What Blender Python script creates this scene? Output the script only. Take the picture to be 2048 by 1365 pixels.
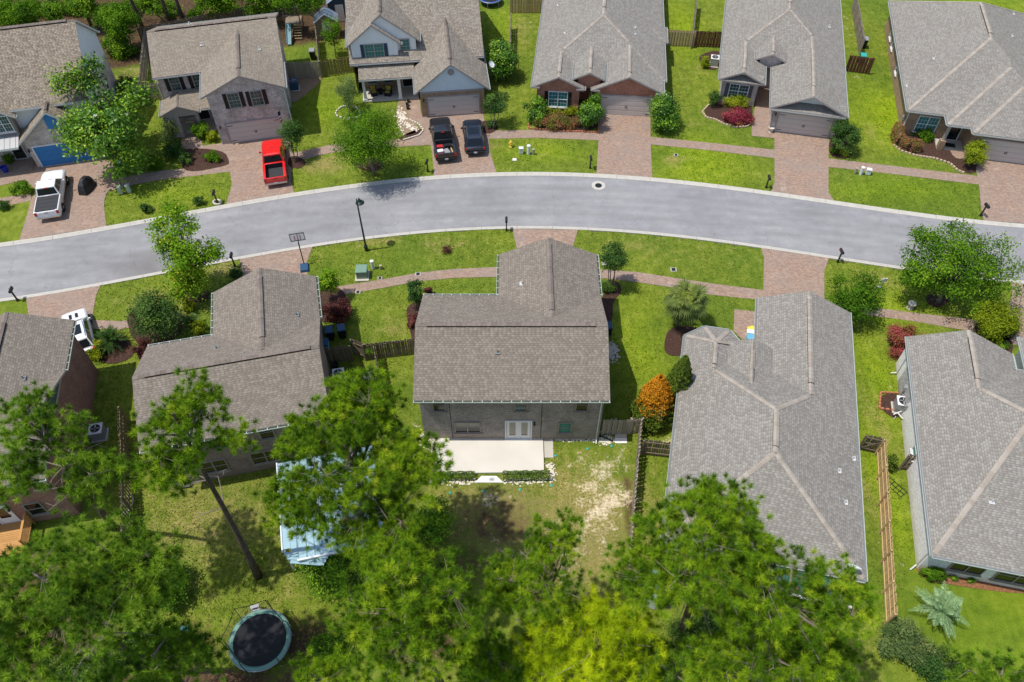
import bpy, bmesh, math, random
import numpy as np
from mathutils import Vector, Matrix
R = math.radians
sc = bpy.context.scene
for o in list(bpy.data.objects): bpy.data.objects.remove(o)
C = sc.collection

# ------------------------------------------------------------------ camera, sky, sun, exposure
CAM_H, CAM_TILT, CAM_F = 46.7, 51.0, 1593.0          # metres, degrees below horizontal, focal length in photo pixels
cam = bpy.data.objects.new('camera', bpy.data.cameras.new('camera')); C.objects.link(cam)
cam.data.sensor_width = 36; cam.data.lens = 36 * CAM_F / 2048
cam.data.clip_start = 0.5; cam.data.clip_end = 1500
cam.location = (0, 0, CAM_H); cam.rotation_euler = (R(90 - CAM_TILT), 0, 0)
sc.camera = cam

SUN = Vector((-2.07, -0.42, 5.35)).normalized()        # towards the sun
w = bpy.data.worlds.new('World'); sc.world = w; w.use_nodes = True
nt = w.node_tree; bg = nt.nodes['Background']
sky = nt.nodes.new('ShaderNodeTexSky'); sky.sky_type = 'NISHITA'; sky.sun_disc = False
sky.sun_elevation = math.asin(SUN.z); sky.sun_rotation = math.atan2(SUN.x, SUN.y)
sky.air_density = 1.0; sky.dust_density = 1.2
nt.links.new(sky.outputs[0], bg.inputs[0]); bg.inputs[1].default_value = 0.15
sl = bpy.data.lights.new('sun', 'SUN'); sl.energy = 3.95; sl.angle = R(0.6); sl.color = (1, 0.955, 0.88)
so = bpy.data.objects.new('sun', sl); C.objects.link(so)
so.rotation_euler = SUN.to_track_quat('Z', 'Y').to_euler(); so.location = (-30, -10, 60)
sc.view_settings.view_transform = 'Standard'; sc.view_settings.look = 'None'
sc.view_settings.exposure = 0.15; sc.view_settings.gamma = 1.0
sc.view_settings.use_curve_mapping = False

# ------------------------------------------------------------------ helpers
rnd = random.Random(7); nr = np.random.default_rng(7)
_c, _s = math.cos(R(CAM_TILT)), math.sin(R(CAM_TILT))
def ray(px, py):
    u, v = (px - 1024) / CAM_F, (py - 682.5) / CAM_F
    return Vector((u, _c - v * _s, -_s - v * _c))
def P(px, py, z=0.0):
    """world point at height z that the photograph shows at pixel (px, py)"""
    d = ray(px, py); t = (z - CAM_H) / d.z
    return Vector((t * d.x, t * d.y, z))

def tag(o, label=None, cat=None, group=None, kind=None):
    if label: o['label'] = label
    if cat: o['category'] = cat
    if group: o['group'] = group
    if kind: o['kind'] = kind
    return o
def empty(name, loc=(0, 0, 0), rz=0.0, label=None, cat=None, group=None):
    o = bpy.data.objects.new(name, None); C.objects.link(o)
    o.location = loc; o.rotation_euler = (0, 0, rz); o.empty_display_size = 0.3
    return tag(o, label, cat, group)
def link(name, me, parent=None, loc=(0, 0, 0), rot=(0, 0, 0)):
    o = bpy.data.objects.new(name, me); C.objects.link(o)
    o.location = loc; o.rotation_euler = rot
    if parent: o.parent = parent
    return o
def copy_tree(o, parent=None):
    c = o.copy(); C.objects.link(c); c.parent = parent
    for ch in o.children: copy_tree(ch, c)
    return c

class MB:
    """collects faces; build() links them as ONE mesh object with metric planar UVs"""
    def __init__(s): s.v = []; s.f = []; s.m = []; s.t = []; s.mi = 0; s.tint = 0.5
    def poly(s, pts, mi=None, tint=None):
        b = len(s.v); s.v += [tuple(p) for p in pts]
        s.f.append(tuple(range(b, b + len(pts)))); s.m.append(s.mi if mi is None else mi)
        s.t.append(s.tint if tint is None else tint)
    def mesh(s, vs, fs, mi=None, tint=None):
        b = len(s.v); s.v += [tuple(p) for p in vs]
        for f in fs:
            s.f.append(tuple(b + i for i in f)); s.m.append(s.mi if mi is None else mi)
            s.t.append(s.tint if tint is None else tint)
    def box(s, c, d, rz=0, mi=None, tint=None, top=1.0, rx=0, ry=0):
        """box centred at c, size d; top<1 tapers the top"""
        x, y, z = d[0] / 2, d[1] / 2, d[2] / 2
        vs = [Vector((sx * x * (top if sz > 0 else 1), sy * y * (top if sz > 0 else 1), sz * z))
              for sz in (-1, 1) for sx, sy in ((-1, -1), (1, -1), (1, 1), (-1, 1))]
        M = Matrix.Rotation(rz, 3, 'Z') @ Matrix.Rotation(ry, 3, 'Y') @ Matrix.Rotation(rx, 3, 'X')
        c = Vector(c)
        s.mesh([M @ v + c for v in vs], [(3, 2, 1, 0), (4, 5, 6, 7), (0, 1, 5, 4), (1, 2, 6, 5), (2, 3, 7, 6), (3, 0, 4, 7)], mi, tint)
    def prism(s, pts, z0, z1, mi=None, tint=None, bottom=False):
        n = len(pts)
        vs = [(p[0], p[1], z0) for p in pts] + [(p[0], p[1], z1) for p in pts]
        fs = [tuple(range(n, 2 * n))] + [(i, (i + 1) % n, n + (i + 1) % n, n + i) for i in range(n)]
        if bottom: fs.append(tuple(reversed(range(n))))
        s.mesh(vs, fs, mi, tint)
    def tube(s, path, rad, n=6, mi=None, tint=None, cap=True):
        path = [Vector(p) for p in path]; k = len(path)
        if not hasattr(rad, '__len__'): rad = [rad] * k
        vs = []; ref = Vector((0.13, 0.97, 0.2))
        for i, p in enumerate(path):
            d = (path[min(i + 1, k - 1)] - path[max(i - 1, 0)])
            if d.length < 1e-6: d = Vector((0, 0, 1))
            d.normalize()
            a = d.cross(ref)
            if a.length < 1e-3: a = d.cross(Vector((1, 0, 0)))
            a.normalize(); b = d.cross(a)
            for j in range(n):
                t = 2 * math.pi * j / n
                vs.append(p + (a * math.cos(t) + b * math.sin(t)) * rad[i])
        fs = [(i * n + j, i * n + (j + 1) % n, (i + 1) * n + (j + 1) % n, (i + 1) * n + j) for i in range(k - 1) for j in range(n)]
        if cap: fs += [tuple(reversed(range(n))), tuple(range((k - 1) * n, k * n))]
        s.mesh(vs, fs, mi, tint)
    def lathe(s, prof, c=(0, 0, 0), n=16, mi=None, tint=None, axis='Z'):
        vs = []
        for r, z in prof:
            for j in range(n):
                t = 2 * math.pi * j / n
                p = (r * math.cos(t), r * math.sin(t), z)
                if axis == 'X': p = (z, p[0], p[1])
                if axis == 'Y': p = (p[0], z, p[1])
                vs.append((p[0] + c[0], p[1] + c[1], p[2] + c[2]))
        k = len(prof)
        fs = [(i * n + j, i * n + (j + 1) % n, (i + 1) * n + (j + 1) % n, (i + 1) * n + j) for i in range(k - 1) for j in range(n)]
        fs += [tuple(reversed(range(n))), tuple(range((k - 1) * n, k * n))]
        s.mesh(vs, fs, mi, tint)
    def me(s, name, mats, smooth=False, uv=True, bevel=0):
        m = bpy.data.meshes.new(name); m.from_pydata(s.v, [], s.f)
        for mt in (mats if isinstance(mats, (list, tuple)) else [mats]): m.materials.append(mt)
        m.polygons.foreach_set('material_index', s.m)
        if smooth: m.polygons.foreach_set('use_smooth', [True] * len(s.f))
        if any(t != 0.5 for t in s.t):
            m.attributes.new('tint', 'FLOAT', 'FACE').data.foreach_set('value', s.t)
        if uv: planar_uv(m)
        if bevel:
            bm = bmesh.new(); bm.from_mesh(m)
            bmesh.ops.remove_doubles(bm, verts=bm.verts, dist=1e-4)
            bmesh.ops.recalc_face_normals(bm, faces=bm.faces)
            bmesh.ops.bevel(bm, geom=[e for e in bm.edges if e.is_manifold and e.calc_face_angle(0) > 0.4], offset=bevel, segments=2, affect='EDGES', profile=0.6)
            bm.to_mesh(m); bm.free()
        m.update(); return m
    def build(s, name, mats, parent=None, loc=(0, 0, 0), rot=(0, 0, 0), smooth=False, uv=True, bevel=0):
        return link(name, s.me(name, mats, smooth, uv, bevel), parent, loc, rot)

def planar_uv(m):
    uvl = m.uv_layers.new(name='UVMap')
    out = np.zeros(len(m.loops) * 2)
    for p in m.polygons:
        n = p.normal
        if abs(n.z) > 0.999: a, b = Vector((1, 0, 0)), Vector((0, 1, 0))
        else:
            a = Vector((-n.y, n.x, 0)).normalized(); b = n.cross(a)
            if b.z < 0: b = -b
        for li in p.loop_indices:
            co = m.vertices[m.loops[li].vertex_index].co
            out[2 * li] = co.dot(a); out[2 * li + 1] = co.dot(b)
    uvl.data.foreach_set('uv', out)

# ------------------------------------------------------------------ materials
class NG:
    """tiny node-graph helper"""
    def __init__(s, name):
        s.m = bpy.data.materials.new(name); s.m.use_nodes = True; s.t = s.m.node_tree
        s.b = s.t.nodes['Principled BSDF']; s.out = s.t.nodes['Material Output']
    def n(s, typ, **kw):
        nd = s.t.nodes.new('ShaderNode' + typ)
        for k, v in kw.items():
            if k.startswith('_'): setattr(nd, k[1:], v)
            else:
                key = int(k[1:]) if k[0] == 'i' and k[1:].isdigit() else k.replace('__', ' ')
                s.set(nd.inputs[key], v)
        return nd
    def set(s, sock, v):
        if hasattr(v, 'outputs'): v = v.outputs[0]
        if isinstance(v, bpy.types.NodeSocket): s.t.links.new(v, sock)
        else:
            if hasattr(sock.default_value, '__len__') and isinstance(v, (tuple, list)) and len(v) == 3 and len(sock.default_value) == 4: v = (*v, 1)
            sock.default_value = v
    def uv(s): return s.n('TexCoord').outputs['UV']
    def obj(s): return s.n('TexCoord').outputs['Object']
    def noise(s, vec, scale, detail=3, rough=0.55):
        return s.n('TexNoise', Vector=vec, Scale=scale, Detail=detail, Roughness=rough).outputs[0]
    def ramp(s, fac, stops, interp='LINEAR'):
        r = s.n('ValToRGB', Fac=fac); r.color_ramp.interpolation = interp
        e = r.color_ramp.elements
        while len(e) < len(stops): e.new(0.5)
        for i, (p, c) in enumerate(stops):
            e[i].position = p; e[i].color = (*c, 1) if len(c) == 3 else c
        return r.outputs[0]
    def mix(s, fac, a, b, mode='MIX'):
        mx = s.n('Mix', _data_type='RGBA', _blend_type=mode)
        s.set(mx.inputs[0], fac); s.set(mx.inputs[6], a); s.set(mx.inputs[7], b)
        return mx.outputs[2]
    def math(s, op, a, b=0.5, clamp=False):
        mm = s.n('Math', _operation=op, _use_clamp=clamp); s.set(mm.inputs[0], a); s.set(mm.inputs[1], b)
        return mm.outputs[0]
    def bump(s, h, strength=0.4, dist=0.02):
        bp = s.n('Bump', Strength=strength, Distance=dist, Height=h)
        s.t.links.new(bp.outputs[0], s.b.inputs['Normal'])
    def fin(s, col, rough=0.8, spec=0.3, metal=0.0):
        s.set(s.b.inputs['Base Color'], col); s.set(s.b.inputs['Roughness'], rough)
        s.set(s.b.inputs['Specular IOR Level'], spec); s.set(s.b.inputs['Metallic'], metal)
        return s.m

def m_plain(name, col, rough=0.6, spec=0.4, metal=0.0, var=0.12, scale=3.0, coat=0.0):
    g = NG(name); nz = g.noise(g.obj(), scale, 4)
    c = g.mix(nz, tuple(max(0, x * (1 - var)) for x in col), tuple(min(1, x * (1 + var)) for x in col))
    m = g.fin(c, rough, spec, metal)
    if coat: g.b.inputs['Coat Weight'].default_value = coat; g.b.inputs['Coat Roughness'].default_value = 0.04
    return m
def m_shingle(name, dark, mid, light, warm=(0.2, 0.15, 0.11), wear=0.22):
    """laminated shingles: rows of raised tabs with darker gaps, every row shifted, every tab its own tone"""
    g = NG(name); uv = g.uv(); sep = g.n('SeparateXYZ', Vector=uv)
    rv = g.math('DIVIDE', sep.outputs[1], 0.145); row = g.math('FLOOR', rv); saw = g.math('FRACT', rv)
    wr = g.n('TexWhiteNoise', _noise_dimensions='1D'); g.set(wr.inputs['W'], row)
    ru = g.math('ADD', g.math('DIVIDE', sep.outputs[0], 0.27), g.math('MULTIPLY', wr.outputs[0], 5.0)); tab = g.math('FLOOR', ru); fu = g.math('FRACT', ru)
    cb = g.n('CombineXYZ', X=tab, Y=row); wt = g.n('TexWhiteNoise', _noise_dimensions='2D', Vector=cb); rt = wt.outputs[0]
    on = g.math('LESS_THAN', fu, g.math('ADD', 0.48, g.math('MULTIPLY', rt, 0.28)))
    big = g.math('MULTIPLY', g.math('SUBTRACT', g.noise(uv, 0.45, 4), 0.5), wear)
    f = g.math('ADD', g.math('ADD', g.math('MULTIPLY', on, 0.34), g.math('MULTIPLY', rt, 0.52)), g.math('ADD', big, 0.08), True)
    col = g.ramp(f, [(0.0, dark), (0.5, mid), (1.0, light)])
    col = g.mix(g.math('MULTIPLY', g.noise(uv, 1.7, 3), 0.45), col, warm)
    fine = g.noise(uv, 40, 2); col = g.mix(0.25, col, g.ramp(fine, [(0.3, (0.3, 0.3, 0.3)), (0.7, (1.6, 1.6, 1.6))]), 'MULTIPLY')
    st = g.n('Mapping', Vector=uv, Scale=(0.9, 0.07, 1)); sn = g.noise(st, 1.3, 3)          # rain streaks down the slope
    col = g.mix(g.math('MULTIPLY', g.ramp(sn, [(0.5, (0, 0, 0)), (0.8, (1, 1, 1))]), 0.22), col, tuple(x * .8 for x in dark))
    edge = g.math('LESS_THAN', saw, 0.13); col = g.mix(g.math('MULTIPLY', edge, 0.5), col, tuple(x * .55 for x in dark))
    g.bump(g.math('ADD', g.math('SUBTRACT', 1.0, saw), g.math('MULTIPLY', on, 0.5)), 0.9, 0.016)
    return g.fin(col, 0.93, 0.15)
def m_brick(name, c1, c2, mortar, splash=None, bw=0.21, rh=0.075, msz=0.009, dirt=0.3):
    g = NG(name); uv = g.uv()
    b = g.n('TexBrick', Vector=uv, Color1=c1, Color2=c2, Mortar=mortar, Scale=1.0, Mortar__Size=msz, Bias=0.0, Brick__Width=bw, Row__Height=rh)
    nz = g.noise(uv, 1.1, 4); col = g.mix(dirt, b.outputs[0], g.ramp(nz, [(0.3, tuple(x * 0.5 for x in c1)), (0.7, tuple(min(1, x * 1.4) for x in c2))]), 'MIX')
    n2 = g.noise(uv, 7, 3); col = g.mix(0.5, col, g.ramp(n2, [(0.3, (0.6, 0.6, 0.6)), (0.7, (1.35, 1.35, 1.35))]), 'MULTIPLY')
    if splash:                                                                             # soil splashed on the foot of the wall
        z = g.n('SeparateXYZ', Vector=g.obj()).outputs[2]
        f = g.math('MULTIPLY', g.ramp(g.math('ADD', z, g.math('MULTIPLY', nz, 0.5)), [(0.2, (1, 1, 1)), (0.95, (0, 0, 0))]), 0.65)
        col = g.mix(f, col, splash)
    g.bump(b.outputs[1], -0.5, 0.01)
    return g.fin(col, 0.85, 0.25)
def m_siding(name, col, batten=0.3, depth=0.15):
    g = NG(name); uv = g.uv(); sx = g.n('SeparateXYZ', Vector=uv)
    f = g.math('FRACT', g.math('DIVIDE', sx.outputs[0], batten))
    line = g.math('LESS_THAN', f, 0.14)
    nz = g.noise(uv, 2, 4); c = g.mix(nz, tuple(x * 0.9 for x in col), tuple(min(1, x * 1.08) for x in col))
    g.bump(line, 0.7, 0.02)
    return g.fin(c, 0.6, 0.3)
def m_leaf(name, stops, trans=0.35, rough=0.75, spec=0.07):
    g = NG(name); a = g.n('Attribute', _attribute_name='tint')
    col = g.ramp(a.outputs['Fac'], stops)
    g.fin(col, rough, spec)
    t = g.n('BsdfTranslucent', Color=g.mix(1.0, col, (1.25, 1.3, 0.6), 'MULTIPLY'))
    mx = g.n('MixShader', Fac=trans); g.t.links.new(g.b.outputs[0], mx.inputs[1]); g.t.links.new(t.outputs[0], mx.inputs[2])
    g.t.links.new(mx.outputs[0], g.out.inputs[0]); return g.m
def m_wood(name, c1, c2, sx=6, sz=0.6):
    g = NG(name); mp = g.n('Mapping', Vector=g.obj(), Scale=(sx, sx, sz)); nz = g.noise(mp, 2.2, 4)
    rn = g.n('ObjectInfo').outputs['Random']
    col = g.mix(nz, c1, c2); col = g.mix(g.math('MULTIPLY', rn, 0.5), col, tuple(x * 0.6 for x in c1))
    return g.fin(col, 0.85, 0.2)
def m_bark(name, c1, c2):
    g = NG(name); mp = g.n('Mapping', Vector=g.obj(), Scale=(6, 6, 1.3)); nz = g.noise(mp, 2.5, 5, 0.65)
    g.bump(nz, 0.9, 0.05); return g.fin(g.ramp(nz, [(0.3, c1), (0.7, c2)]), 0.95, 0.1)
def m_glass(name, col=(0.03, 0.10, 0.10), rough=0.06):
    g = NG(name); nz = g.noise(g.obj(), 1.7, 2)
    m = g.fin(g.mix(nz, tuple(x * 0.6 for x in col), tuple(x * 1.3 for x in col)), rough + .06, 0.5); return m
def m_paint(name, col, metal=0.0, rough=0.3):
    g = NG(name); nz = g.noise(g.obj(), 2.5, 3)
    m = g.fin(g.mix(nz, tuple(x * 0.93 for x in col), col), rough, 0.5, metal)
    g.b.inputs['Coat Weight'].default_value = 0.8; g.b.inputs['Coat Roughness'].default_value = 0.05; return m

M = {}
M['roof_taupe'] = m_shingle('roof_taupe', (0.156, 0.133, 0.108), (0.198, 0.170, 0.141), (0.285, 0.251, 0.211), (0.196, 0.165, 0.134))
M['roof_tan'] = m_shingle('roof_tan', (0.184, 0.154, 0.123), (0.241, 0.206, 0.165), (0.331, 0.290, 0.236), (0.235, 0.197, 0.153))
M['roof_grey'] = m_shingle('roof_grey', (0.183, 0.169, 0.151), (0.234, 0.218, 0.194), (0.335, 0.320, 0.290), (0.240, 0.215, 0.183))
M['roof_mix'] = m_shingle('roof_mix', (0.124, 0.102, 0.084), (0.225, 0.190, 0.153), (0.386, 0.330, 0.253), (0.230, 0.173, 0.122))
M['roof_pale'] = m_shingle('roof_pale', (0.161, 0.139, 0.113), (0.230, 0.202, 0.167), (0.368, 0.330, 0.280), (0.230, 0.193, 0.153))
M['brick_grey'] = m_brick('brick_grey', (0.165, 0.142, 0.130), (0.33, 0.288, 0.260), (0.36, 0.325, 0.29), (0.36, 0.255, 0.165))
M['brick_brown'] = m_brick('brick_brown', (0.135, 0.088, 0.07), (0.28, 0.195, 0.155), (0.32, 0.275, 0.235), (0.26, 0.18, 0.12))
M['brick_wash'] = m_brick('brick_wash', (0.30, 0.235, 0.215), (0.60, 0.53, 0.50), (0.50, 0.45, 0.42), None, dirt=0.4)
M['brick_red'] = m_brick('brick_red', (0.31, 0.095, 0.055), (0.47, 0.175, 0.105), (0.44, 0.33, 0.27))
M['brick_maroon'] = m_brick('brick_maroon', (0.18, 0.065, 0.048), (0.33, 0.15, 0.11), (0.36, 0.28, 0.24), (0.22, 0.14, 0.08))
M['brick_tan'] = m_brick('brick_tan', (0.22, 0.13, 0.07), (0.38, 0.245, 0.14), (0.38, 0.32, 0.25))
M['brick_pale'] = m_brick('brick_pale', (0.68, 0.665, 0.645), (0.86, 0.845, 0.825), (0.80, 0.785, 0.76), (0.50, 0.42, 0.32), dirt=.12)
M['siding_white'] = m_siding('siding_white', (0.76, 0.78, 0.79), 0.34)
M['siding_blue'] = m_siding('siding_blue', (0.62, 0.70, 0.76), 0.34)
M['siding_slate'] = m_siding('siding_slate', (0.07, 0.085, 0.10), 0.2)
M['siding_taupe'] = m_siding('siding_taupe', (0.26, 0.235, 0.21), 0.34)
M['trim_white'] = m_plain('trim_white', (0.68, 0.68, 0.68), 0.5)
M['trim_tan'] = m_plain('trim_tan', (0.36, 0.32, 0.285), 0.6)
M['trim_mauve'] = m_plain('trim_mauve', (0.33, 0.285, 0.28), 0.6)
M['soffit'] = m_plain('soffit', (0.42, 0.40, 0.38), 0.7)
M['gutter_white'] = m_plain('gutter_white', (0.58, 0.60, 0.57), 0.4)
M['gutter_litter'] = m_plain('gutter_litter', (0.05, 0.075, 0.04), 0.9, scale=8, var=0.6)
M['ridge'] = (lambda g: g.fin(g.mix(0.5, g.ramp(g.n('Attribute', _attribute_name='tint').outputs['Fac'], [(0, (0.13, 0.105, 0.09)), (1, (0.25, 0.21, 0.18))]), g.ramp(g.noise(g.obj(), 9, 3), [(0.3, (0.13, 0.105, 0.09)), (0.7, (0.25, 0.21, 0.18))])), 0.92, 0.15))(NG('ridge'))
M['ridge_pale'] = (lambda g: g.fin(g.mix(0.4, g.ramp(g.n('Attribute', _attribute_name='tint').outputs['Fac'], [(0, (0.27, 0.228, 0.185)), (1, (0.38, 0.34, 0.295))]), g.ramp(g.noise(g.obj(), 9, 3), [(0.3, (0.26, 0.22, 0.18)), (0.7, (0.38, 0.345, 0.30))])), 0.92, 0.15))(NG('ridge_pale'))
M['vent_shadow_joint'] = m_plain('vent_shadow_joint', (0.012, 0.012, 0.012), 0.9)  # near-black paint for the shadow lines on ridge vent sides; also control joints
M['glass'] = m_glass('glass', (0.02, 0.075, 0.075)); M['glass_dark'] = m_glass('glass_dark', (0.008, 0.010, 0.012))
M['blind'] = m_plain('blind', (0.33, 0.30, 0.24), 0.7)
M['glass_teal'] = m_glass('glass_teal', (0.03, 0.19, 0.18))
M['frame_tan'] = m_plain('frame_tan', (0.27, 0.235, 0.20), 0.5); M['frame_white'] = M['trim_white']
M['shutter_black'] = m_plain('shutter_black', (0.012, 0.013, 0.015), 0.5); M['shutter_blue'] = m_plain('shutter_blue', (0.025, 0.065, 0.115), 0.5)
M['shutter_grey'] = m_plain('shutter_grey', (0.09, 0.09, 0.10), 0.5)
M['door_tan'] = m_plain('door_tan', (0.56, 0.50, 0.46), 0.55, var=0.05); M['door_blue'] = m_plain('door_blue', (0.02, 0.185, 0.46), 0.5, var=0.08)
M['door_dark'] = m_plain('door_dark', (0.02, 0.018, 0.017), 0.4)
M['iron'] = m_plain('iron', (0.015, 0.016, 0.017), 0.45); M['iron_green'] = m_plain('iron_green', (0.012, 0.028, 0.024), 0.4)
M['pipe'] = m_plain('pipe', (0.50, 0.50, 0.49), 0.5); M['lead'] = m_plain('lead', (0.16, 0.18, 0.18), 0.5)
M['concrete'] = m_plain('concrete', (0.46, 0.43, 0.37), 0.9, 0.2, scale=1.3, var=0.18)
M['concrete_kerb'] = m_plain('concrete_kerb', (0.46, 0.435, 0.385), 0.9, 0.2, scale=2.2, var=0.2)
M['metal_grey'] = m_plain('metal_grey', (0.34, 0.34, 0.35), 0.4, 0.5, 0.3)
M['white_plastic'] = m_plain('white_plastic', (0.68, 0.70, 0.70), 0.4); M['black_plastic'] = m_plain('black_plastic', (0.012, 0.013, 0.015), 0.45)
# ------------------------------------------------------------------ ground, road, kerbs, paving
far_px = [(0, 488), (220, 447), (500, 405), (690, 373), (860, 350), (985, 344), (1090, 345), (1300, 356), (1500, 378), (1660, 402), (1960, 438), (2048, 450)]
near_px = [(0, 607), (200, 566), (330, 545), (500, 520), (700, 487), (860, 466), (1030, 455), (1160, 457), (1500, 495), (1650, 520), (1790, 533), (2048, 568)]
def curve(px):
    p = np.array([P(*q)[:2] for q in px]); k = np.polyfit(p[:, 0], p[:, 1], 4); d = np.polyder(k); x0, x1 = p[0, 0] - 2, p[-1, 0] + 2
    def y(x):
        x = np.asarray(x, float); xc = np.clip(x, x0, x1)
        return np.polyval(k, xc) + np.polyval(d, xc) * (x - xc)
    return y
y_far, y_near = curve(far_px), curve(near_px)
KW = 0.42
def ribbon(y, off):
    def g(x):
        e = 0.05; t = (y(x + e) - y(x - e)) / (2 * e); n = 1 / math.sqrt(1 + t * t)
        return (x - t * n * off, float(y(x)) + n * off)
    return g

# ground sheet: fine where the photo looks, coarse to the horizon; the road bed is sunk into it
def axis(lo, hi, step, far):
    a = np.arange(lo, hi + step / 2, step); k = np.geomspace(step * 2, far, 14)
    return np.concatenate([(lo - k)[::-1], a, hi + k])
gx, gy = axis(-62, 62, 0.28, 500), axis(3, 100, 0.28, 500)
X, Y = np.meshgrid(gx, gy); nx, ny = len(gx), len(gy)
bed = (Y < y_far(X) - 0.12) & (Y > y_near(X) + 0.12)
lx, ly = X * 0.9, Y * 0.9
Z = 0.012 * np.sin(lx * 0.7 + 1.3 * np.sin(ly * 0.31)) * np.cos(ly * 0.6) - 0.02
Z[bed] = -0.32
mask = np.zeros((ny, nx, 4))                                           # dry, sand, litter, lush
def blob(ch, px, py, rx, ry, amt=1.0, soft=0.85):
    c = P(px, py); d = np.sqrt(((X - c.x) / rx) ** 2 + ((Y - c.y) / ry) ** 2)
    mask[..., ch] = np.maximum(mask[..., ch], amt * np.clip((1.0 - d) / soft + 0.0, 0, 1))
DRY, SAND, LIT, LUSH = 0, 1, 2, 3
for a in [(SAND, 1205, 990, 3.4, 6.5, 1.15), (SAND, 1140, 1090, 5.5, 5.0, .85), (SAND, 1238, 910, 1.3, 2.6, 1), (SAND, 985, 1000, 3.6, 1.6, .72), (SAND, 1000, 1090, 3, 3, .5),
          (SAND, 1335, 870, 0.9, 2.4, .9), (SAND, 1290, 870, .8, 1.2, .6), (SAND, 1080, 1010, 1.5, 1.5, .4), (SAND, 835, 835, .9, 1.8, .75), (SAND, 815, 780, .6, 1.2, .5),
          (LIT, 1258, 1010, 1.1, 6.0, .9), (LIT, 1000, 1080, 3.2, 2.6, .62), (LIT, 1215, 1080, 1, 2.0, .4), (LIT, 930, 1130, 4, 3, .8), (LIT, 1100, 1190, 5, 3, .8),
          (DRY, 1000, 1020, 7.5, 4.5, 1), (DRY, 1180, 1060, 7, 8, 1), (LIT, 1000, 1050, 6.5, 4.2, .8), (LIT, 900, 1010, 3.5, 2.5, .6), (LIT, 1120, 1120, 5, 4, .6), (DRY, 900, 985, 3, 1.3, .6), (SAND, 1150, 1000, 1.5, 1.6, .35),
          (DRY, 430, 1030, 10, 8, .62), (DRY, 560, 1150, 4, 4, .5), (DRY, 1690, 1250, 3, 6, .5), (DRY, 1440, 940, 2, 3, .3), (DRY, 1740, 1000, .9, 9, .4),
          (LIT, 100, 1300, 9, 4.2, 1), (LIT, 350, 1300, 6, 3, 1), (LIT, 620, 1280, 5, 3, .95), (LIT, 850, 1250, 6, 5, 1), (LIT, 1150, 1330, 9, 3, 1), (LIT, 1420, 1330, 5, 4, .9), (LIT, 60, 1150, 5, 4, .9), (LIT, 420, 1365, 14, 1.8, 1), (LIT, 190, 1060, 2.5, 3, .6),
          (SAND, 270, 138, 5, 0.7, .9), (SAND, 280, 175, 2.2, 3, .5), (DRY, 255, 150, 5, 3, .5), (SAND, 1700, 60, 1.3, 9, .6), (SAND, 1720, 155, 2.0, 1.0, .7), (SAND, 1400, 30, 3, 3, .3), (SAND, 1750, 45, 3, 1.6, .7),
          (SAND, 630, 125, 3, 4, .5), (LIT, 600, 80, 3.5, 8, .45), (DRY, 640, 330, 3.5, 2, .8), (LIT, 650, 350, 2.5, 1.3, .55), (DRY, 690, 270, 3, 1.5, .4), (SAND, 1050, 50, 1.6, 4, .5), (DRY, 1040, 60, 2.4, 6, .5),
          (SAND, 690, 500, 3.2, .7, .55), (SAND, 640, 510, 1, .8, .5), (DRY, 750, 480, 6, 1.5, .6), (DRY, 880, 490, 5, 2, .45), (SAND, 960, 468, 1.6, .4, .6), (DRY, 1270, 490, 6, 2, .45), (SAND, 1278, 475, .5, 1.4, .7), (DRY, 1400, 510, 7, 2, .25),
          (SAND, 893, 508, .8, .6, .8), (DRY, 790, 660, 2, 2, .55), (SAND, 1510, 510, 1, .6, .6), (DRY, 1750, 560, 4, 2, .4), (SAND, 1745, 700, .6, 3, .55), (SAND, 1805, 830, .35, 6, .95), (SAND, 1828, 1050, .3, 5, .9), (DRY, 1760, 850, 1.5, 6, .35), (SAND, 1790, 1130, 2, .5, .7),
          (DRY, 1345, 320, 2, 1.5, .55), (SAND, 1348, 330, 1.3, .7, .45), (DRY, 1740, 260, 1, 3, .5), (SAND, 1742, 250, .5, 2.6, .45), (SAND, 1795, 170, .5, 6, .7), (DRY, 1400, 135, 2, 1.5, .4), (DRY, 1390, 250, 1.5, 1, .5), (SAND, 1375, 248, .9, .6, .4),
          (DRY, 1090, 310, 2, 1, .3), (SAND, 1110, 338, 4, .35, .5), (DRY, 990, 290, 1, 1, .7), (DRY, 450, 540, 3, 1.5, .7), (SAND, 470, 535, 2, .8, .6), (DRY, 290, 600, 4, 2, .5), (DRY, 380, 620, 3, 3, .5), (SAND, 220, 680, 1.6, .5, .8),
          (LUSH, 1800, 230, 7, 8, 1), (LUSH, 1800, 380, 8, 2.5, 1), (LUSH, 1400, 320, 6, 6, .8), (LUSH, 1090, 305, 6, 2, .6), (LUSH, 650, 220, 4, 4, .8), (LUSH, 820, 320, 3, 1.5, .8), (LUSH, 1950, 1250, 7, 5, .9), (LUSH, 1780, 1000, 1.6, 9, .9), (LUSH, 1760, 760, 2, 6, .8), (LUSH, 1280, 700, 3, 8, .55), (LUSH, 350, 390, 6, 2, .5), (LUSH, 1000, 60, 3, 8, .7), (LUSH, 1370, 60, 3, 8, .8), (LUSH, 1960, 10, 8, 3, .7), (LUSH, 1780, 620, 5, 3, .6), (LUSH, 270, 115, 4, 3, .7), (LUSH, 1390, 970, 1.2, 3, .4)]:
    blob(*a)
wood = np.clip((Y - 75.5 - (X + 30) * 0.25) / 2.5, 0, 1) * (X < -12)                        # pine wood behind the far houses
mask[..., LIT] = np.maximum(mask[..., LIT], wood)
gm = bpy.data.meshes.new('ground')
vv = np.stack([X, Y, Z], -1).reshape(-1, 3)
idx = np.arange(nx * ny).reshape(ny, nx)
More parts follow.
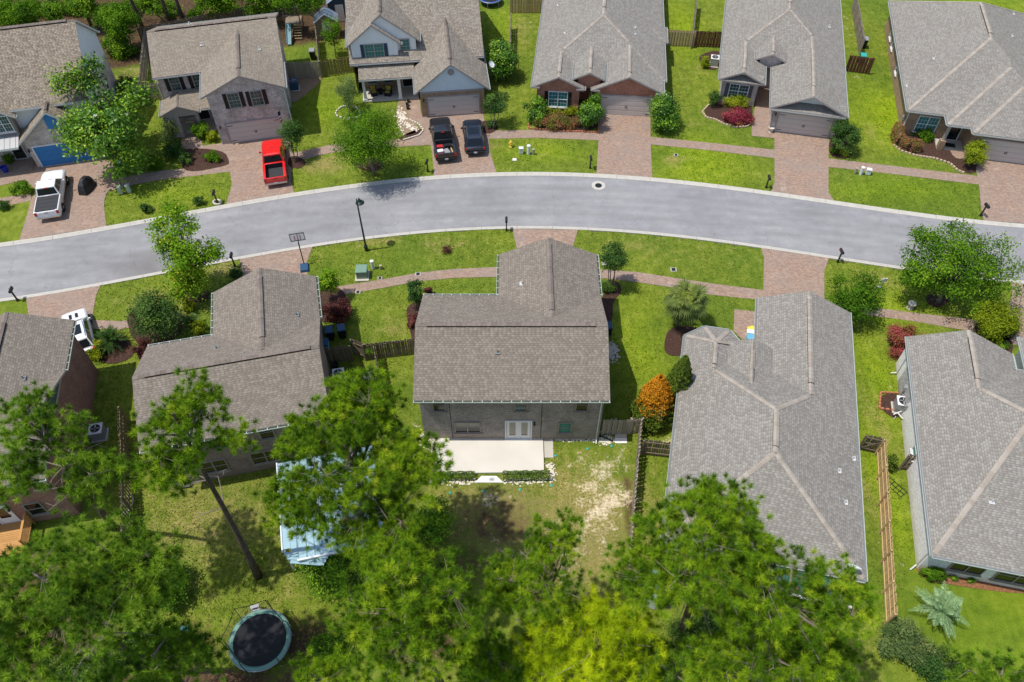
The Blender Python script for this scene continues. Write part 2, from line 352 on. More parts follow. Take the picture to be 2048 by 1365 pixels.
q = np.stack([idx[:-1, :-1], idx[:-1, 1:], idx[1:, 1:], idx[1:, :-1]], -1).reshape(-1, 4)
def np_mesh(me, v, f):
    """fast mesh from numpy arrays, all faces with the same corner count"""
    k = f.shape[1]; me.vertices.add(len(v)); me.vertices.foreach_set('co', v.astype(np.float32).ravel())
    me.loops.add(f.size); me.loops.foreach_set('vertex_index', f.astype(np.int32).ravel())
    me.polygons.add(len(f)); me.polygons.foreach_set('loop_start', np.arange(0, f.size, k, dtype=np.int32))
    me.update(calc_edges=True); return me
np_mesh(gm, vv, q)
gm.attributes.new('mask', 'FLOAT_COLOR', 'POINT').data.foreach_set('color', mask.astype(np.float32).ravel())
gm.polygons.foreach_set('use_smooth', [True] * len(q))

def m_ground():
    g = NG('lawn'); o = g.obj(); at = g.n('Attribute', _attribute_name='mask')
    sep = g.n('SeparateColor', Color=at.outputs['Color']); al = at.outputs['Alpha']
    n1 = g.noise(o, 0.22, 4); n2 = g.noise(o, 1.3, 5, 0.6); n3 = g.noise(o, 7.0, 4, 0.65); n4 = g.noise(o, 15, 4, 0.75)
    green = g.ramp(n2, [(0.25, (0.097, 0.142, 0.015)), (0.5, (0.153, 0.202, 0.022)), (0.75, (0.240, 0.267, 0.046))])
    lush = g.ramp(n2, [(0.25, (0.136, 0.215, 0.006)), (0.5, (0.214, 0.304, 0.009)), (0.8, (0.312, 0.363, 0.022))])
    col = g.mix(g.math('MULTIPLY', al, 0.9), green, lush)
    fresh = g.ramp(g.noise(o, 0.085, 3), [(0.42, (0, 0, 0)), (0.62, (1, 1, 1))]); col = g.mix(g.math('MULTIPLY', fresh, 0.6), col, g.ramp(n2, [(0.3, (0.062, 0.118, 0.014)), (0.75, (0.125, 0.195, 0.022))]))
    thatch = g.ramp(n3, [(0.3, (0.185, 0.155, 0.05)), (0.7, (0.36, 0.285, 0.125))])
    # natural yellow patches everywhere, more where 'dry'
    def cover(maskv, noise, t0, k, gain):                      # noise above a threshold that falls as the mask rises
        return g.math('MULTIPLY', g.math('ADD', g.math('SUBTRACT', noise, t0), g.math('MULTIPLY', maskv, k)), gain, True)
    nmix = g.math('ADD', g.math('MULTIPLY', n1, 0.3), g.math('ADD', g.math('MULTIPLY', n2, 0.35), g.math('MULTIPLY', n3, 0.35)))
    dry = g.math('MULTIPLY', cover(sep.outputs[0], nmix, 0.575, 0.27, 6.0), 0.80)
    col = g.mix(dry, col, thatch)
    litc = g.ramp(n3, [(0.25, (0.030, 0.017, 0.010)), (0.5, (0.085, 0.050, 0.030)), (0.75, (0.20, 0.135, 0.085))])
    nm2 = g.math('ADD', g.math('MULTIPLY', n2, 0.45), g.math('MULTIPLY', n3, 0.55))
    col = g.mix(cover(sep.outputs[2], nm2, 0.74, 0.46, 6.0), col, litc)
    sandc = g.ramp(n3, [(0.3, (0.440, 0.341, 0.220)), (0.7, (0.726, 0.627, 0.473))])
    n5 = g.noise(o, 3.2, 5, 0.7); nm3 = g.math('ADD', g.math('MULTIPLY', g.noise(o, 0.75, 3), 0.45), g.math('ADD', g.math('MULTIPLY', n5, 0.35), g.math('MULTIPLY', n3, 0.2)))
    col = g.mix(cover(sep.outputs[1], nm3, 0.645, 0.185, 9.0), col, sandc)
    col = g.mix(0.62, col, g.ramp(n4, [(0.25, (0.35, 0.38, 0.35)), (0.75, (1.6, 1.58, 1.5))]), 'MULTIPLY')
    # faint mowing stripes and long soft tone changes
    st = g.n('TexWave', Vector=o, Scale=0.55, Distortion=3.0, Detail=2.0); st.bands_direction = 'X'
    col = g.mix(0.10, col, g.ramp(st.outputs[1], [(0, (0.6, 0.6, 0.6)), (1, (1.35, 1.35, 1.35))]), 'MULTIPLY')
    col = g.mix(0.45, col, g.ramp(n1, [(0.3, (0.68, 0.72, 0.7)), (0.7, (1.28, 1.22, 1.1))]), 'MULTIPLY')
    g.bump(g.math('ADD', n3, g.math('MULTIPLY', n4, 0.7)), 0.9, 0.06)
    return g.fin(col, 0.95, 0.1)
M['lawn'] = m_ground(); gm.materials.append(M['lawn'])
tag(link('ground', gm), kind='structure')

def m_asphalt():
    g = NG('asphalt'); o = g.obj(); n1 = g.noise(o, 0.16, 5, 0.6); n2 = g.noise(o, 1.1, 5, 0.65); n3 = g.noise(o, 28, 3, 0.7)
    sp = g.n('Mapping', Vector=o, Scale=(0.10, 0.75, 1)); n4 = g.noise(sp, 1.6, 4)         # wear along the wheel tracks
    col = g.ramp(g.math('ADD', g.math('MULTIPLY', n1, 0.4), g.math('ADD', g.math('MULTIPLY', n2, 0.3), g.math('MULTIPLY', n4, 0.3))), [(0.36, (0.205, 0.203, 0.208)), (0.5, (0.262, 0.260, 0.266)), (0.66, (0.33, 0.326, 0.328))])
    v = g.n('TexVoronoi', Vector=o, Scale=0.22); n5 = g.noise(o, 0.6, 4)
    spot = g.ramp(g.math('ADD', v.outputs[0], g.math('MULTIPLY', n5, 0.4)), [(0.22, (1, 1, 1)), (0.34, (0, 0, 0))])
    col = g.mix(g.math('MULTIPLY', spot, 0.45), col, (0.36, 0.355, 0.35))
    n6 = g.noise(o, 2.4, 5, 0.75); dark = g.ramp(n6, [(0.62, (0, 0, 0)), (0.74, (1, 1, 1))])
    col = g.mix(g.math('MULTIPLY', dark, 0.5), col, (0.10, 0.095, 0.095))
    ob = g.n('SeparateXYZ', Vector=o)                                                       # old mud stain left of the maple
    c = P(290, 535); dx = g.math('SUBTRACT', ob.outputs[0], c.x); dy = g.math('MULTIPLY', g.math('SUBTRACT', ob.outputs[1], c.y), 1.8)
    d = g.math('SQRT', g.math('ADD', g.math('MULTIPLY', dx, dx), g.math('MULTIPLY', dy, dy)))
    st = g.math('MULTIPLY', g.math('SUBTRACT', 1.0, g.math('DIVIDE', g.math('ADD', d, g.math('MULTIPLY', n5, 2.5)), 5.2), True), 1.0, True)
    col = g.mix(g.math('MULTIPLY', st, 0.8), col, (0.13, 0.115, 0.10))
    la = g.n('Attribute', _attribute_name='lane').outputs['Fac']                               # 0..1 across the carriageway
    tr_ = g.ramp(la, [(0.0, (.55, .55, .55)), (.035, (.12, .12, .12)), (.16, (0, 0, 0)), (.26, (.5, .5, .5)), (.34, (0, 0, 0)), (.42, (.4, .4, .4)), (.5, (0, 0, 0)), (.58, (.4, .4, .4)), (.66, (0, 0, 0)), (.74, (.5, .5, .5)), (.84, (0, 0, 0)), (.965, (.12, .12, .12)), (1, (.55, .55, .55))])
    col = g.mix(g.math('MULTIPLY', tr_, g.math('MULTIPLY', n2, .75)), col, (0.135, 0.128, 0.122))
    ds = g.n('Mapping', Vector=o, Scale=(0.16, 0.16, 1)); wp = g.n('VectorMath', _operation='ADD'); g.set(wp.inputs[0], ds.outputs[0]); nzc = g.n('TexNoise', Vector=o, Scale=0.9, Detail=4.0); mlt = g.n('VectorMath', _operation='SCALE'); g.set(mlt.inputs[0], nzc.outputs[1]); mlt.inputs['Scale'].default_value = 0.35; g.set(wp.inputs[1], mlt.outputs[0])
    vc = g.n('TexVoronoi', Vector=wp.outputs[0], Scale=1.0, _feature='DISTANCE_TO_EDGE'); crack = g.math('MULTIPLY', g.math('LESS_THAN', vc.outputs[0], 0.0045), g.ramp(g.noise(o, .11, 2), [(.47, (0, 0, 0)), (.55, (1, 1, 1))]))
    col = g.mix(g.math('MULTIPLY', crack, .22), col, (0.07, 0.07, 0.07))
    col = g.mix(0.5, col, g.ramp(n3, [(0.3, (0.7, 0.7, 0.7)), (0.7, (1.3, 1.3, 1.3))]), 'MULTIPLY')
    g.bump(n3, 0.4, 0.01); return g.fin(col, 0.9, 0.2)
M['asphalt'] = m_asphalt()  # noqa
xs = np.arange(-75, 75.01, 0.8); b = MB(); L = []
fi, ni = ribbon(y_far, -KW + 0.02), ribbon(y_near, KW - 0.02)
for x in xs:
    a, c = ni(float(x)), fi(float(x)); L.append([(a[0] + (c[0] - a[0]) * t, a[1] + (c[1] - a[1]) * t, -0.085 + 0.05 * (1 - (2 * t - 1) ** 2)) for t in (0, .25, .5, .75, 1)])
for i in range(len(L) - 1):
    for j in range(4): b.poly([L[i][j], L[i + 1][j], L[i + 1][j + 1], L[i][j + 1]])
road = tag(b.build('road', M['asphalt']), kind='structure'); lane = np.tile(np.array([(j, j, j + 1, j + 1) for j in range(4)], float).ravel() / 4, len(L) - 1)
road.data.attributes.new('lane', 'FLOAT', 'POINT').data.foreach_set('value', lane.astype(np.float32))

def kerbs(name, y, sgn):
    root = tag(empty(name), kind='structure'); x = -66.0
    prof = [(0.0, -0.14), (0.0, 0.022), (0.13, 0.026), (0.30, -0.055), (KW, -0.07), (KW, -0.14)]
    while x < 66:
        x1 = x + 3.02; b = MB(); rows = []
        for t in np.linspace(x + 0.008, x1 - 0.010, 5):
            rows.append([(*ribbon(y, -sgn * d)(float(t)), z) for d, z in prof])
        for i in range(4):
            for j in range(5):
                q4 = [rows[i][j], rows[i + 1][j], rows[i + 1][j + 1], rows[i][j + 1]]; b.poly(q4 if sgn < 0 else q4[::-1])
        b.poly(rows[0]); b.poly(rows[-1][::-1])
        o = b.build('kerb_segment', M['concrete_kerb'], root); x = x1
    return root
kerbs('kerb_far', y_far, 1); kerbs('kerb_near', y_near, -1)

def m_paver():
    g = NG('pavers'); uv = g.uv()
    b = g.n('TexBrick', Vector=uv, Color1=(0, 0, 0), Color2=(1, 1, 1), Mortar=(0.35, 0.35, 0.35), Scale=1.0, Mortar__Size=0.006, Brick__Width=0.215, Row__Height=0.108)
    n1 = g.noise(uv, 8.5, 3, 0.7); n2 = g.noise(uv, 0.5, 4)
    f = g.math('ADD', g.math('MULTIPLY', b.outputs[0], 0.32), g.math('MULTIPLY', n1, 0.68), True)
    col = g.ramp(f, [(0.15, (0.157, 0.129, 0.110)), (0.42, (0.260, 0.180, 0.138)), (0.62, (0.346, 0.238, 0.174)), (0.88, (0.412, 0.342, 0.268))])
    col = g.mix(g.ramp(n2, [(0.4, (0, 0, 0)), (0.7, (0.55, 0.55, 0.55))]), col, (0.26, 0.215, 0.19))
    n3 = g.noise(uv, 0.9, 5, 0.7); col = g.mix(g.ramp(n3, [(0.58, (0, 0, 0)), (0.72, (0.5, 0.5, 0.5))]), col, (0.48, 0.39, 0.32))
    g.bump(b.outputs[1], -0.5, 0.01); return g.fin(col, 0.88, 0.2)
M['paver'] = m_paver()
M['mulch'] = (lambda g: (g.bump(g.noise(g.obj(), 14, 3), 1.0, 0.06), g.fin(g.ramp(g.noise(g.obj(), 11, 4, 0.7), [(0.3, (0.028, 0.016, 0.013)), (0.55, (0.075, 0.042, 0.032)), (0.8, (0.17, 0.10, 0.075))]), 0.95, 0.1))[1])(NG('mulch'))
M['mulch_red'] = (lambda g: (g.bump(g.noise(g.obj(), 14, 3), 1.0, 0.06), g.fin(g.ramp(g.noise(g.obj(), 9, 4, 0.7), [(0.3, (0.12, 0.05, 0.025)), (0.7, (0.34, 0.17, 0.085))]), 0.95, 0.1))[1])(NG('mulch_red'))
M['gravel_tan'] = (lambda g: (g.bump(g.noise(g.obj(), 20, 3), 1.0, 0.05), g.fin(g.ramp(g.noise(g.obj(), 16, 4, 0.7), [(0.3, (0.13, 0.09, 0.06)), (0.7, (0.40, 0.30, 0.20))]), 0.95, 0.1))[1])(NG('gravel_tan'))
M['stone_pale'] = m_plain('stone_pale', (0.60, 0.55, 0.46), 0.9, scale=9, var=0.3)

SHEETS = []
def sheet(name, px, z, mat, kind='structure', rot=0.0, world=False, thick=0.14):
    pts = [Vector((*p, 0)) if world else P(*p) for p in px]
    if name.endswith('_bed'):                            # planted beds have rounded outlines
        for _ in range(2): pts = [q for i in range(len(pts)) for q in (pts[i].lerp(pts[(i + 1) % len(pts)], .25), pts[i].lerp(pts[(i + 1) % len(pts)], .75))]
    a = sum(pts[i].x * pts[(i + 1) % len(pts)].y - pts[(i + 1) % len(pts)].x * pts[i].y for i in range(len(pts)))
    if a < 0: pts.reverse()
    SHEETS.append(np.array([(p.x, p.y) for p in pts]))
    Mr = Matrix.Rotation(-rot, 3, 'Z'); b = MB(); b.prism([(Mr @ p) for p in pts], z - thick, z)
    o = b.build(name, mat); o.rotation_euler = (0, 0, rot); return tag(o, kind=kind)
def kx(px_x, y):                                      # point on a kerb's lawn edge at the photo column px_x
    lo, hi = 300.0, 640.0
    for _ in range(40):
        m = (lo + hi) / 2; p = P(px_x, m)
        if p.y > float(y(p.x)): lo = m
        else: hi = m
    return (px_x, (lo + hi) / 2)
F, N_ = lambda x: kx(x, y_far), lambda x: kx(x, y_near)
drives = [
    ('A', R(14), [F(39), (62, 402), (72, 380), (50, 360), (0, 372), (-40, 380), (-40, 325), (0, 318), (72, 318), (195, 296), (240, 345), (219, 374), (209, 400), (208, 414), F(213)]),
    ('B', R(13), [F(452), (464, 371), (460, 344), (450, 338), (455, 318), (385, 306), (362, 296), (366, 262), (400, 262), (405, 292), (443, 287), (577, 255), (583, 303), (582, 364), F(588.5)]),
    ('C', R(6.5), [F(868), (864, 305), (861, 290), (800, 292), (797, 280), (846, 266), (834, 246), (815, 236), (811, 192), (840, 200), (842, 230), (955, 212), (966, 228), (978, 281), (981, 308), F(993)]),
    ('D', R(-5.5), [F(1193), (1197, 281), (1200, 222), (1301, 224), (1301, 281), F(1304.5)]),
    ('E', R(-12.5), [F(1541.5), (1549, 366), (1549, 277), (1503, 272), (1505, 237), (1512, 208), (1512, 165), (1541, 165), (1540, 225), (1545, 258), (1658, 268), (1657, 332), (1657, 385), F(1668)]),
    ('F', R(-12), [F(1967), (1962, 414), (1957, 360), (1945, 318), (1898, 297), (1900, 285), (1945, 290), (2075, 308), (2110, 330), F(2110)]),
    ('G', R(12), [N_(201), (192, 592), (186, 628), (185, 655), (160, 700), (60, 715), (57, 631), N_(52.6)]),
    ('H', R(12.8), [N_(625), (615, 522), (616, 590), (480, 605), (485, 560), N_(480)]),
    ('I', 0, [N_(1156), (1146, 493), (1146, 560), (1033, 560), (1033.6, 497.5), N_(1024.5)]),
    ('J', R(-12.5), [N_(1658), (1648.6, 542.5), (1648.6, 640), (1520, 640), (1526.6, 582), (1528, 517), N_(1522)]),
    ('K', R(-12.5), [N_(2140), (2120, 690), (2015, 690), (2010, 640), (2024, 590), N_(2022)]),
]
for nm, rot, px in drives: sheet('driveway', px, 0.014, M['paver'], rot=rot)
def strip(name, top, bot, z, mat, rot=0): return sheet(name, top + bot[::-1], z, mat, rot=rot)
strip('pavement', [(-30, 402), (62, 386)], [(-30, 420), (62, 402)], 0.006, M['paver'], R(14))
strip('pavement', [(214, 362), (270, 350), (330, 341), (400, 335), (462, 328)], [(205, 386), (270, 369), (330, 358), (400, 351), (464, 343)], 0.006, M['paver'], R(13))
strip('pavement', [(578, 308), (661, 290), (740, 283), (864, 273)], [(578, 326), (661, 306), (740, 297), (866, 290)], 0.006, M['paver'], R(7))
strip('pavement', [(970, 262), (1080, 260), (1199, 265)], [(975, 278), (1080, 276), (1199, 281)], 0.006, M['paver'])
strip('pavement', [(1300, 274), (1420, 286), (1551, 300)], [(1300, 289), (1420, 301), (1551, 317)], 0.006, M['paver'], R(-9))
strip('pavement', [(1655, 317), (1800, 334), (1962, 353)], [(1655, 334), (1800, 350), (1962, 370)], 0.006, M['paver'], R(-10))
strip('pavement', [(180, 640), (243, 643), (330, 625)], [(180, 658), (243, 659), (330, 642)], 0.006, M['paver'], R(12))
strip('pavement', [(600, 592), (678, 573), (761, 560), (837, 546), (912.5, 538), (997, 534.5), (1040, 534)], [(600, 612), (678, 591), (761, 577), (837, 563), (912.5, 556), (997, 554), (1040, 553)], 0.006, M['paver'])
strip('pavement', [(1140, 536), (1199, 539), (1277, 545), (1335, 554), (1422, 567), (1530, 581)], [(1140, 553), (1199, 556), (1277, 565), (1335, 574), (1422, 590), (1530, 601)], 0.006, M['paver'], R(-8))
strip('pavement', [(1640, 600), (1753, 616), (1828, 626), (1908, 635), (2040, 652)], [(1640, 617), (1753, 633), (1828, 643), (1908, 657), (2040, 676)], 0.006, M['paver'], R(-12))
sheet('front_path', [(1468.5, 619), (1512, 624), (1530, 700), (1509, 705), (1467, 662)], 0.012, M['paver'], rot=R(-12.5))
sheet('driveway', [(1898, 297), (1940, 303), (1960, 318), (1953, 340), (1905, 322)], 0.018, M['paver'], rot=R(-12)).name = 'front_path'
# ------------------------------------------------------------------ houses
def rect(x0, x1, y0, y1): return [(x0, y0), (x1, y0), (x1, y1), (x0, y1)]
def clip(poly, a, b, c, eps=1e-7):
    """keep the part of a convex polygon where a*x+b*y+c <= 0"""
    out = []; n = len(poly)
    for i in range(n):
        p, q = poly[i], poly[(i + 1) % n]; dp, dq = a * p[0] + b * p[1] + c, a * q[0] + b * q[1] + c
        if dp <= eps: out.append(p)
        if (dp < -eps and dq > eps) or (dp > eps and dq < -eps):
            t = dp / (dp - dq); out.append((p[0] + (q[0] - p[0]) * t, p[1] + (q[1] - p[1]) * t))
    return out
def area(p): return 0.5 * sum(p[i][0] * p[(i + 1) % len(p)][1] - p[(i + 1) % len(p)][0] * p[i][1] for i in range(len(p))) if len(p) > 2 else 0
def edge_in(p, q):
    """unit inward normal n and offset d of edge p->q of a CCW polygon: dist = n.x - d"""
    l = math.hypot(q[0] - p[0], q[1] - p[1]); n = (-(q[1] - p[1]) / l, (q[0] - p[0]) / l)
    return n, n[0] * p[0] + n[1] * p[1]
def inset(poly, offs):
    n = len(poly); L = []
    for i in range(n):
        nn, d = edge_in(poly[i], poly[(i + 1) % n]); L.append((nn[0], nn[1], d + offs[i]))
    out = []
    for i in range(n):
        a, b = L[i - 1], L[i]; det = a[0] * b[1] - a[1] * b[0]
        out.append(((a[2] * b[1] - a[1] * b[2]) / det, (a[0] * b[2] - a[2] * b[0]) / det))
    return out

class Blk:
    def __init__(s, poly, ze, pitch, oh=0.45, rake=0.28, walls=None, z0=0.0, wall='brick', gable=None, gz=None, offs=None, th=0.17):
        s.poly, s.ze, s.z0, s.th = poly, ze, z0, th; n = len(poly)
        s.pl = []                                                       # (edge, a, b, c): z = a x + b y + c
        for i in range(n):
            if pitch[i] is not None:
                nn, d = edge_in(poly[i], poly[(i + 1) % n]); s.pl.append((i, pitch[i] * nn[0], pitch[i] * nn[1], ze - pitch[i] * d))
        s.offs = offs or [oh if pitch[i] is not None else rake for i in range(n)]
        s.walls = range(n) if walls is None else walls
        s.wall, s.gable, s.gz = wall, gable, ze if gz is None else gz
    def z(s, x, y): return min(a * x + b * y + c for _, a, b, c in s.pl)
    def inside(s, x, y, e=1e-6):
        n = len(s.poly)
        for i in range(n):
            nn, d = edge_in(s.poly[i], s.poly[(i + 1) % n])
            if nn[0] * x + nn[1] * y - d < -e: return False
        return True

class House:
    def __init__(s, name, loc, rot, label, roofmat, walls, ridge='ridge', fascia='trim_tan', gutter='gutter_white', blocks=(), litter=False):
        s.root = empty(name, (*loc[:2], 0), R(rot), label, 'house'); s.rot = R(rot); s.loc = Vector((*loc[:2], 0)); s.B = list(blocks)
        s.wm, s.rm, s.fm, s.gm, s.cap_m, s.lit = walls, M[roofmat], M[fascia], M[gutter], M[ridge], litter
        s.roof(s.B, True)
        for b in s.B: s.wallmesh(b)
    def z(s, x, y): return max([b.z(x, y) for b in s.B if b.inside(x, y)] or [0])
    def roof(s, B, gut, name='roof'):
        mb = MB(); G = {}
        for i, A in enumerate(B):
            for (ei, a, b, c) in A.pl:
                pc = list(A.poly)
                for (ej, a2, b2, c2) in A.pl:
                    if ej != ei and pc: pc = clip(pc, a - a2, b - b2, c - c2)
                if area(pc) < 1e-4: continue
                pieces = [pc]
                for j, Bk in enumerate(B):
                    if j == i: continue
                    hp = list(Bk.poly)
                    if Bk.ze > A.ze + 0.9: hp = inset(hp, [0.3] * len(hp))
                    tol = 1e-3 if j > i else -1e-3
                    for (_, a2, b2, c2) in Bk.pl:
                        if hp: hp = clip(hp, a - a2, b - b2, c - c2 + tol)
                    if len(hp) < 3 or area(hp) < 1e-3: continue
                    new = []
                    for pc in pieces:
                        rem = pc
                        for k in range(len(hp)):
                            nn, d = edge_in(hp[k], hp[(k + 1) % len(hp)])
                            out = clip(rem, nn[0], nn[1], -d)
                            if area(out) > 1e-3: new.append(out)
                            rem = clip(rem, -nn[0], -nn[1], d)
                            if area(rem) < 1e-5: break
                    pieces = new
                for pc in pieces:
                    zz = [a * x + b * y + c for x, y in pc]
                    mb.poly([(x, y, z) for (x, y), z in zip(pc, zz)], 0)
                    mb.poly([(x, y, z - A.th) for (x, y), z in zip(pc, zz)][::-1], 2)
                    for k in range(len(pc)):
                        p, q = pc[k], pc[(k + 1) % len(pc)]; m = ((p[0] + q[0]) / 2, (p[1] + q[1]) / 2)
                        if math.dist(p, q) < 1e-3: continue
                        for e in range(len(A.poly)):
                            nn, d = edge_in(A.poly[e], A.poly[(e + 1) % len(A.poly)])
                            if abs(nn[0] * m[0] + nn[1] * m[1] - d) < 1e-4 and abs(nn[0] * p[0] + nn[1] * p[1] - d) < 1e-4:
                                zp, zq = zz[k], zz[(k + 1) % len(pc)]
                                mb.poly([(*p, zp), (*p, zp - A.th), (*q, zq - A.th), (*q, zq)], 1)
                                if e == ei and gut: G.setdefault((i, e), []).append((p, q, A.ze))
        ro = mb.build(name, [s.rm, s.fm, M['soffit']], s.root)
        for segs in G.values():
            # merge collinear pieces of one eave into runs
            p0, q0, ze = segs[0]; u = Vector((q0[0] - p0[0], q0[1] - p0[1])).normalized(); o = Vector(p0)
            iv = sorted((min((Vector(p) - o).dot(u), (Vector(q) - o).dot(u)), max((Vector(p) - o).dot(u), (Vector(q) - o).dot(u))) for p, q, _ in segs); run = [list(iv[0])]
            for lo, hi in iv[1:]:
                if lo <= run[-1][1] + 0.02: run[-1][1] = max(hi, run[-1][1])
                else: run.append([lo, hi])
            for lo, hi in run:
                if hi - lo > 0.4: s.gutter(o + u * lo, u, hi - lo, ze)
        return ro
    def gutter(s, o, u, L, ze):
        n = Vector((u.y, -u.x)); b = MB(); w, h = 0.13, 0.11
        def pt(t, d, z): return (o.x + u.x * t + n.x * d, o.y + u.y * t + n.y * d, z)
        z0 = ze - 0.13
        for (d0, za, d1, zb) in ((0.005, z0, w, z0), (w, z0, w + 0.01, z0 + h), ):
            b.poly([pt(0, d0, za), pt(L, d0, za), pt(L, d1, zb), pt(0, d1, zb)])
        b.poly([pt(0, w - 0.012, z0 + 0.02), pt(L, w - 0.012, z0 + 0.02), pt(L, w - 0.005, z0 + h), pt(0, w - 0.005, z0 + h)][::-1])
        b.poly([pt(0, w - 0.006, z0 + h), pt(0, w + 0.012, z0 + h), pt(L, w + 0.012, z0 + h), pt(L, w - 0.006, z0 + h)][::-1])
        for t in (0, L): b.poly([pt(t, 0.005, z0), pt(t, w, z0), pt(t, w + .01, z0 + h), pt(t, 0.005, z0 + h)])
        b.poly([pt(0, 0.006, z0 + 0.05), pt(L, 0.006, z0 + 0.05), pt(L, w - 0.008, z0 + 0.05), pt(0, w - 0.008, z0 + 0.05)][::-1], 1)
        if s.lit:
            k = max(2, int(L / 0.62))
            for i in range(k + 1):
                t = 0.05 + (L - 0.1) * i / k
                b.poly([pt(t - .02, 0.003, z0 + h + .006), pt(t - .02, w, z0 + h + .006), pt(t + .02, w, z0 + h + .006), pt(t + .02, 0.003, z0 + h + .006)][::-1])
        b.build('gutter', [s.gm, M['gutter_litter'] if s.lit else M['lead']], s.root)
    def wallmesh(s, A):
        pts = inset(A.poly, A.offs); mb = MB(); n = len(pts)
        for i in A.walls:
            p, q = Vector(pts[i]), Vector(pts[(i + 1) % n]); ts = {0.0, 1.0}
            for k in range(len(A.pl)):
                for l in range(k):
                    _, a, b, c = A.pl[k]; _, a2, b2, c2 = A.pl[l]; da, db, dc = a - a2, b - b2, c - c2
                    f0, f1 = da * p.x + db * p.y + dc, da * q.x + db * q.y + dc
                    if f0 * f1 < -1e-9: ts.add(f0 / (f0 - f1))
            ts = sorted(ts); top = [(p.lerp(q, t).x, p.lerp(q, t).y, A.z(*p.lerp(q, t)) - A.th * 0.9) for t in ts]
            tz = max(A.gz - A.th * 0.9, A.z0); isg = A.gable and max(z for _, _, z in top) > tz + 0.05
            if not isg: mb.poly([(p.x, p.y, A.z0), (q.x, q.y, A.z0)] + top[::-1], 0)
            else:
                if tz > A.z0 + 0.02: mb.poly([(p.x, p.y, A.z0), (q.x, q.y, A.z0), (q.x, q.y, min(tz, top[-1][2])), (p.x, p.y, min(tz, top[0][2]))], 0)
                up = [(p.x, p.y, min(tz, top[0][2])), (q.x, q.y, min(tz, top[-1][2]))] + [t for t in top[::-1] if t[2] > tz + 0.01]
                mb.poly(up, 1)
                nn = Vector((q.y - p.y, p.x - q.x)).normalized() * 0.015                    # trim board under the gable
                if A.gz > A.z0 + 1: mb.mesh([(p.x + nn.x, p.y + nn.y, tz - .1), (q.x + nn.x, q.y + nn.y, tz - .1), (q.x + nn.x, q.y + nn.y, tz + .1), (p.x + nn.x, p.y + nn.y, tz + .1)], [(0, 1, 2, 3)], 2)
        if mb.f: mb.build('wall', [M[A.wall] if A.wall in M else M[s.wm], M[A.gable] if A.gable else M[s.wm], s.fm], s.root)
    def box(s, name, c, d, mat, **k):
        b = MB(); b.box((0, 0, 0), d, **k); return b.build(name, mat, s.root, c)
    def wallbox(s, poly, z0, z1, mat, name='wall'):
        b = MB(); b.prism(poly, z0, z1); return b.build(name, mat, s.root)
    def cap(s, p, q, vent=False, w=0.30, piece=0.32):
        """ridge or hip capping laid over the roof along the local line p -> q"""
        a, b = Vector((*p, s.z(*p))), Vector((*q, s.z(*q))); d = b - a; L = d.length; d /= L
        side = Vector((d.y, -d.x, 0)).normalized(); mb = MB(); k = max(1, int(L / piece)); up = 0.12 if vent else 0.028
        def drop(c, sg):
            e = c + side * sg * w / 2
            zs = [bk.z(e.x, e.y) for bk in s.B if bk.inside(e.x, e.y)]
            return (max(zs) if zs else e.z) - c.z
        m = a.lerp(b, 0.5); dl, dr = max(drop(m, -1), -0.2), max(drop(m, 1), -0.2)
        for i in range(k):
            t0, t1 = L * i / k, L * (i + 1) / k; tint = rnd.random()
            p0, p1 = a + d * t0 + Vector((0, 0, up)), a + d * t1 + Vector((0, 0, up + 0.016))
            for sg, dz in ((-1, dl), (1, dr)):
                e0, e1 = p0 + side * sg * w / 2 + Vector((0, 0, dz)), p1 + side * sg * w / 2 + Vector((0, 0, dz))
                f = [p0, p1, e1, e0]; mb.poly(f if sg > 0 else f[::-1], 0, tint)
                h = Vector((0, 0, -up)); g = [e0, e1, e1 + h, e0 + h]; mb.poly(g if sg > 0 else g[::-1], 1 if vent else 0, tint)
            mb.poly([p0 - side * w / 2 + Vector((0, 0, dl)), p0, p0 + side * w / 2 + Vector((0, 0, dr)), a + d * t0 - Vector((0, 0, .03))], 0, tint)
        return mb.build('ridge_vent' if vent else 'ridge_cap', [s.cap_m, M['vent_shadow_joint']], s.root)
    # -- openings, placed on a wall plane (axis 'x' or 'y' of the house, at value v) -------------------
    def hit(s, px, py, axis, v):
        Mi = Matrix.Rotation(-s.rot, 3, 'Z'); o = Mi @ (Vector((0, 0, CAM_H)) - s.loc); d = Mi @ ray(px, py)
        k = 'xy'.index(axis); t = (v - o[k]) / d[k]; return o + d * t
    def place(s, axis, v, x, z, face):
        return ((x, v, z) if axis == 'y' else (v, x, z)), {'S': 0, 'E': R(90), 'N': R(180), 'W': R(-90)}[face]
    def window(s, axis, v, x, z, w, h, face='S', cols=1, rows=2, frame='frame_white', glass='glass', blind=0, shutter=None, muntin=False):
        """x: centre along the wall, z: sill height"""
        loc, rz = s.place(axis, v, x, z, face); b = MB(); t = 0.065
        for xx, ww in ((-w / 2 - t / 2, t), (w / 2 + t / 2, t)): b.box((xx, -0.03, h / 2), (ww, 0.10, h + 2 * t))
        for zz in (-t / 2, h + t / 2): b.box((0, -0.03, zz), (w, 0.098, t))
        for i in range(1, cols): b.box((-w / 2 + w * i / cols, -0.025, h / 2), (0.075, 0.085, h))
        for j in range(1, rows): b.box((0, -0.022, h * j / rows), (w, 0.07, 0.05))
        b.box((0, -0.06, -t - 0.05), (w + 0.3, 0.14, 0.06))
        fo = b.build('window', M[frame], s.root, loc, (0, 0, rz))
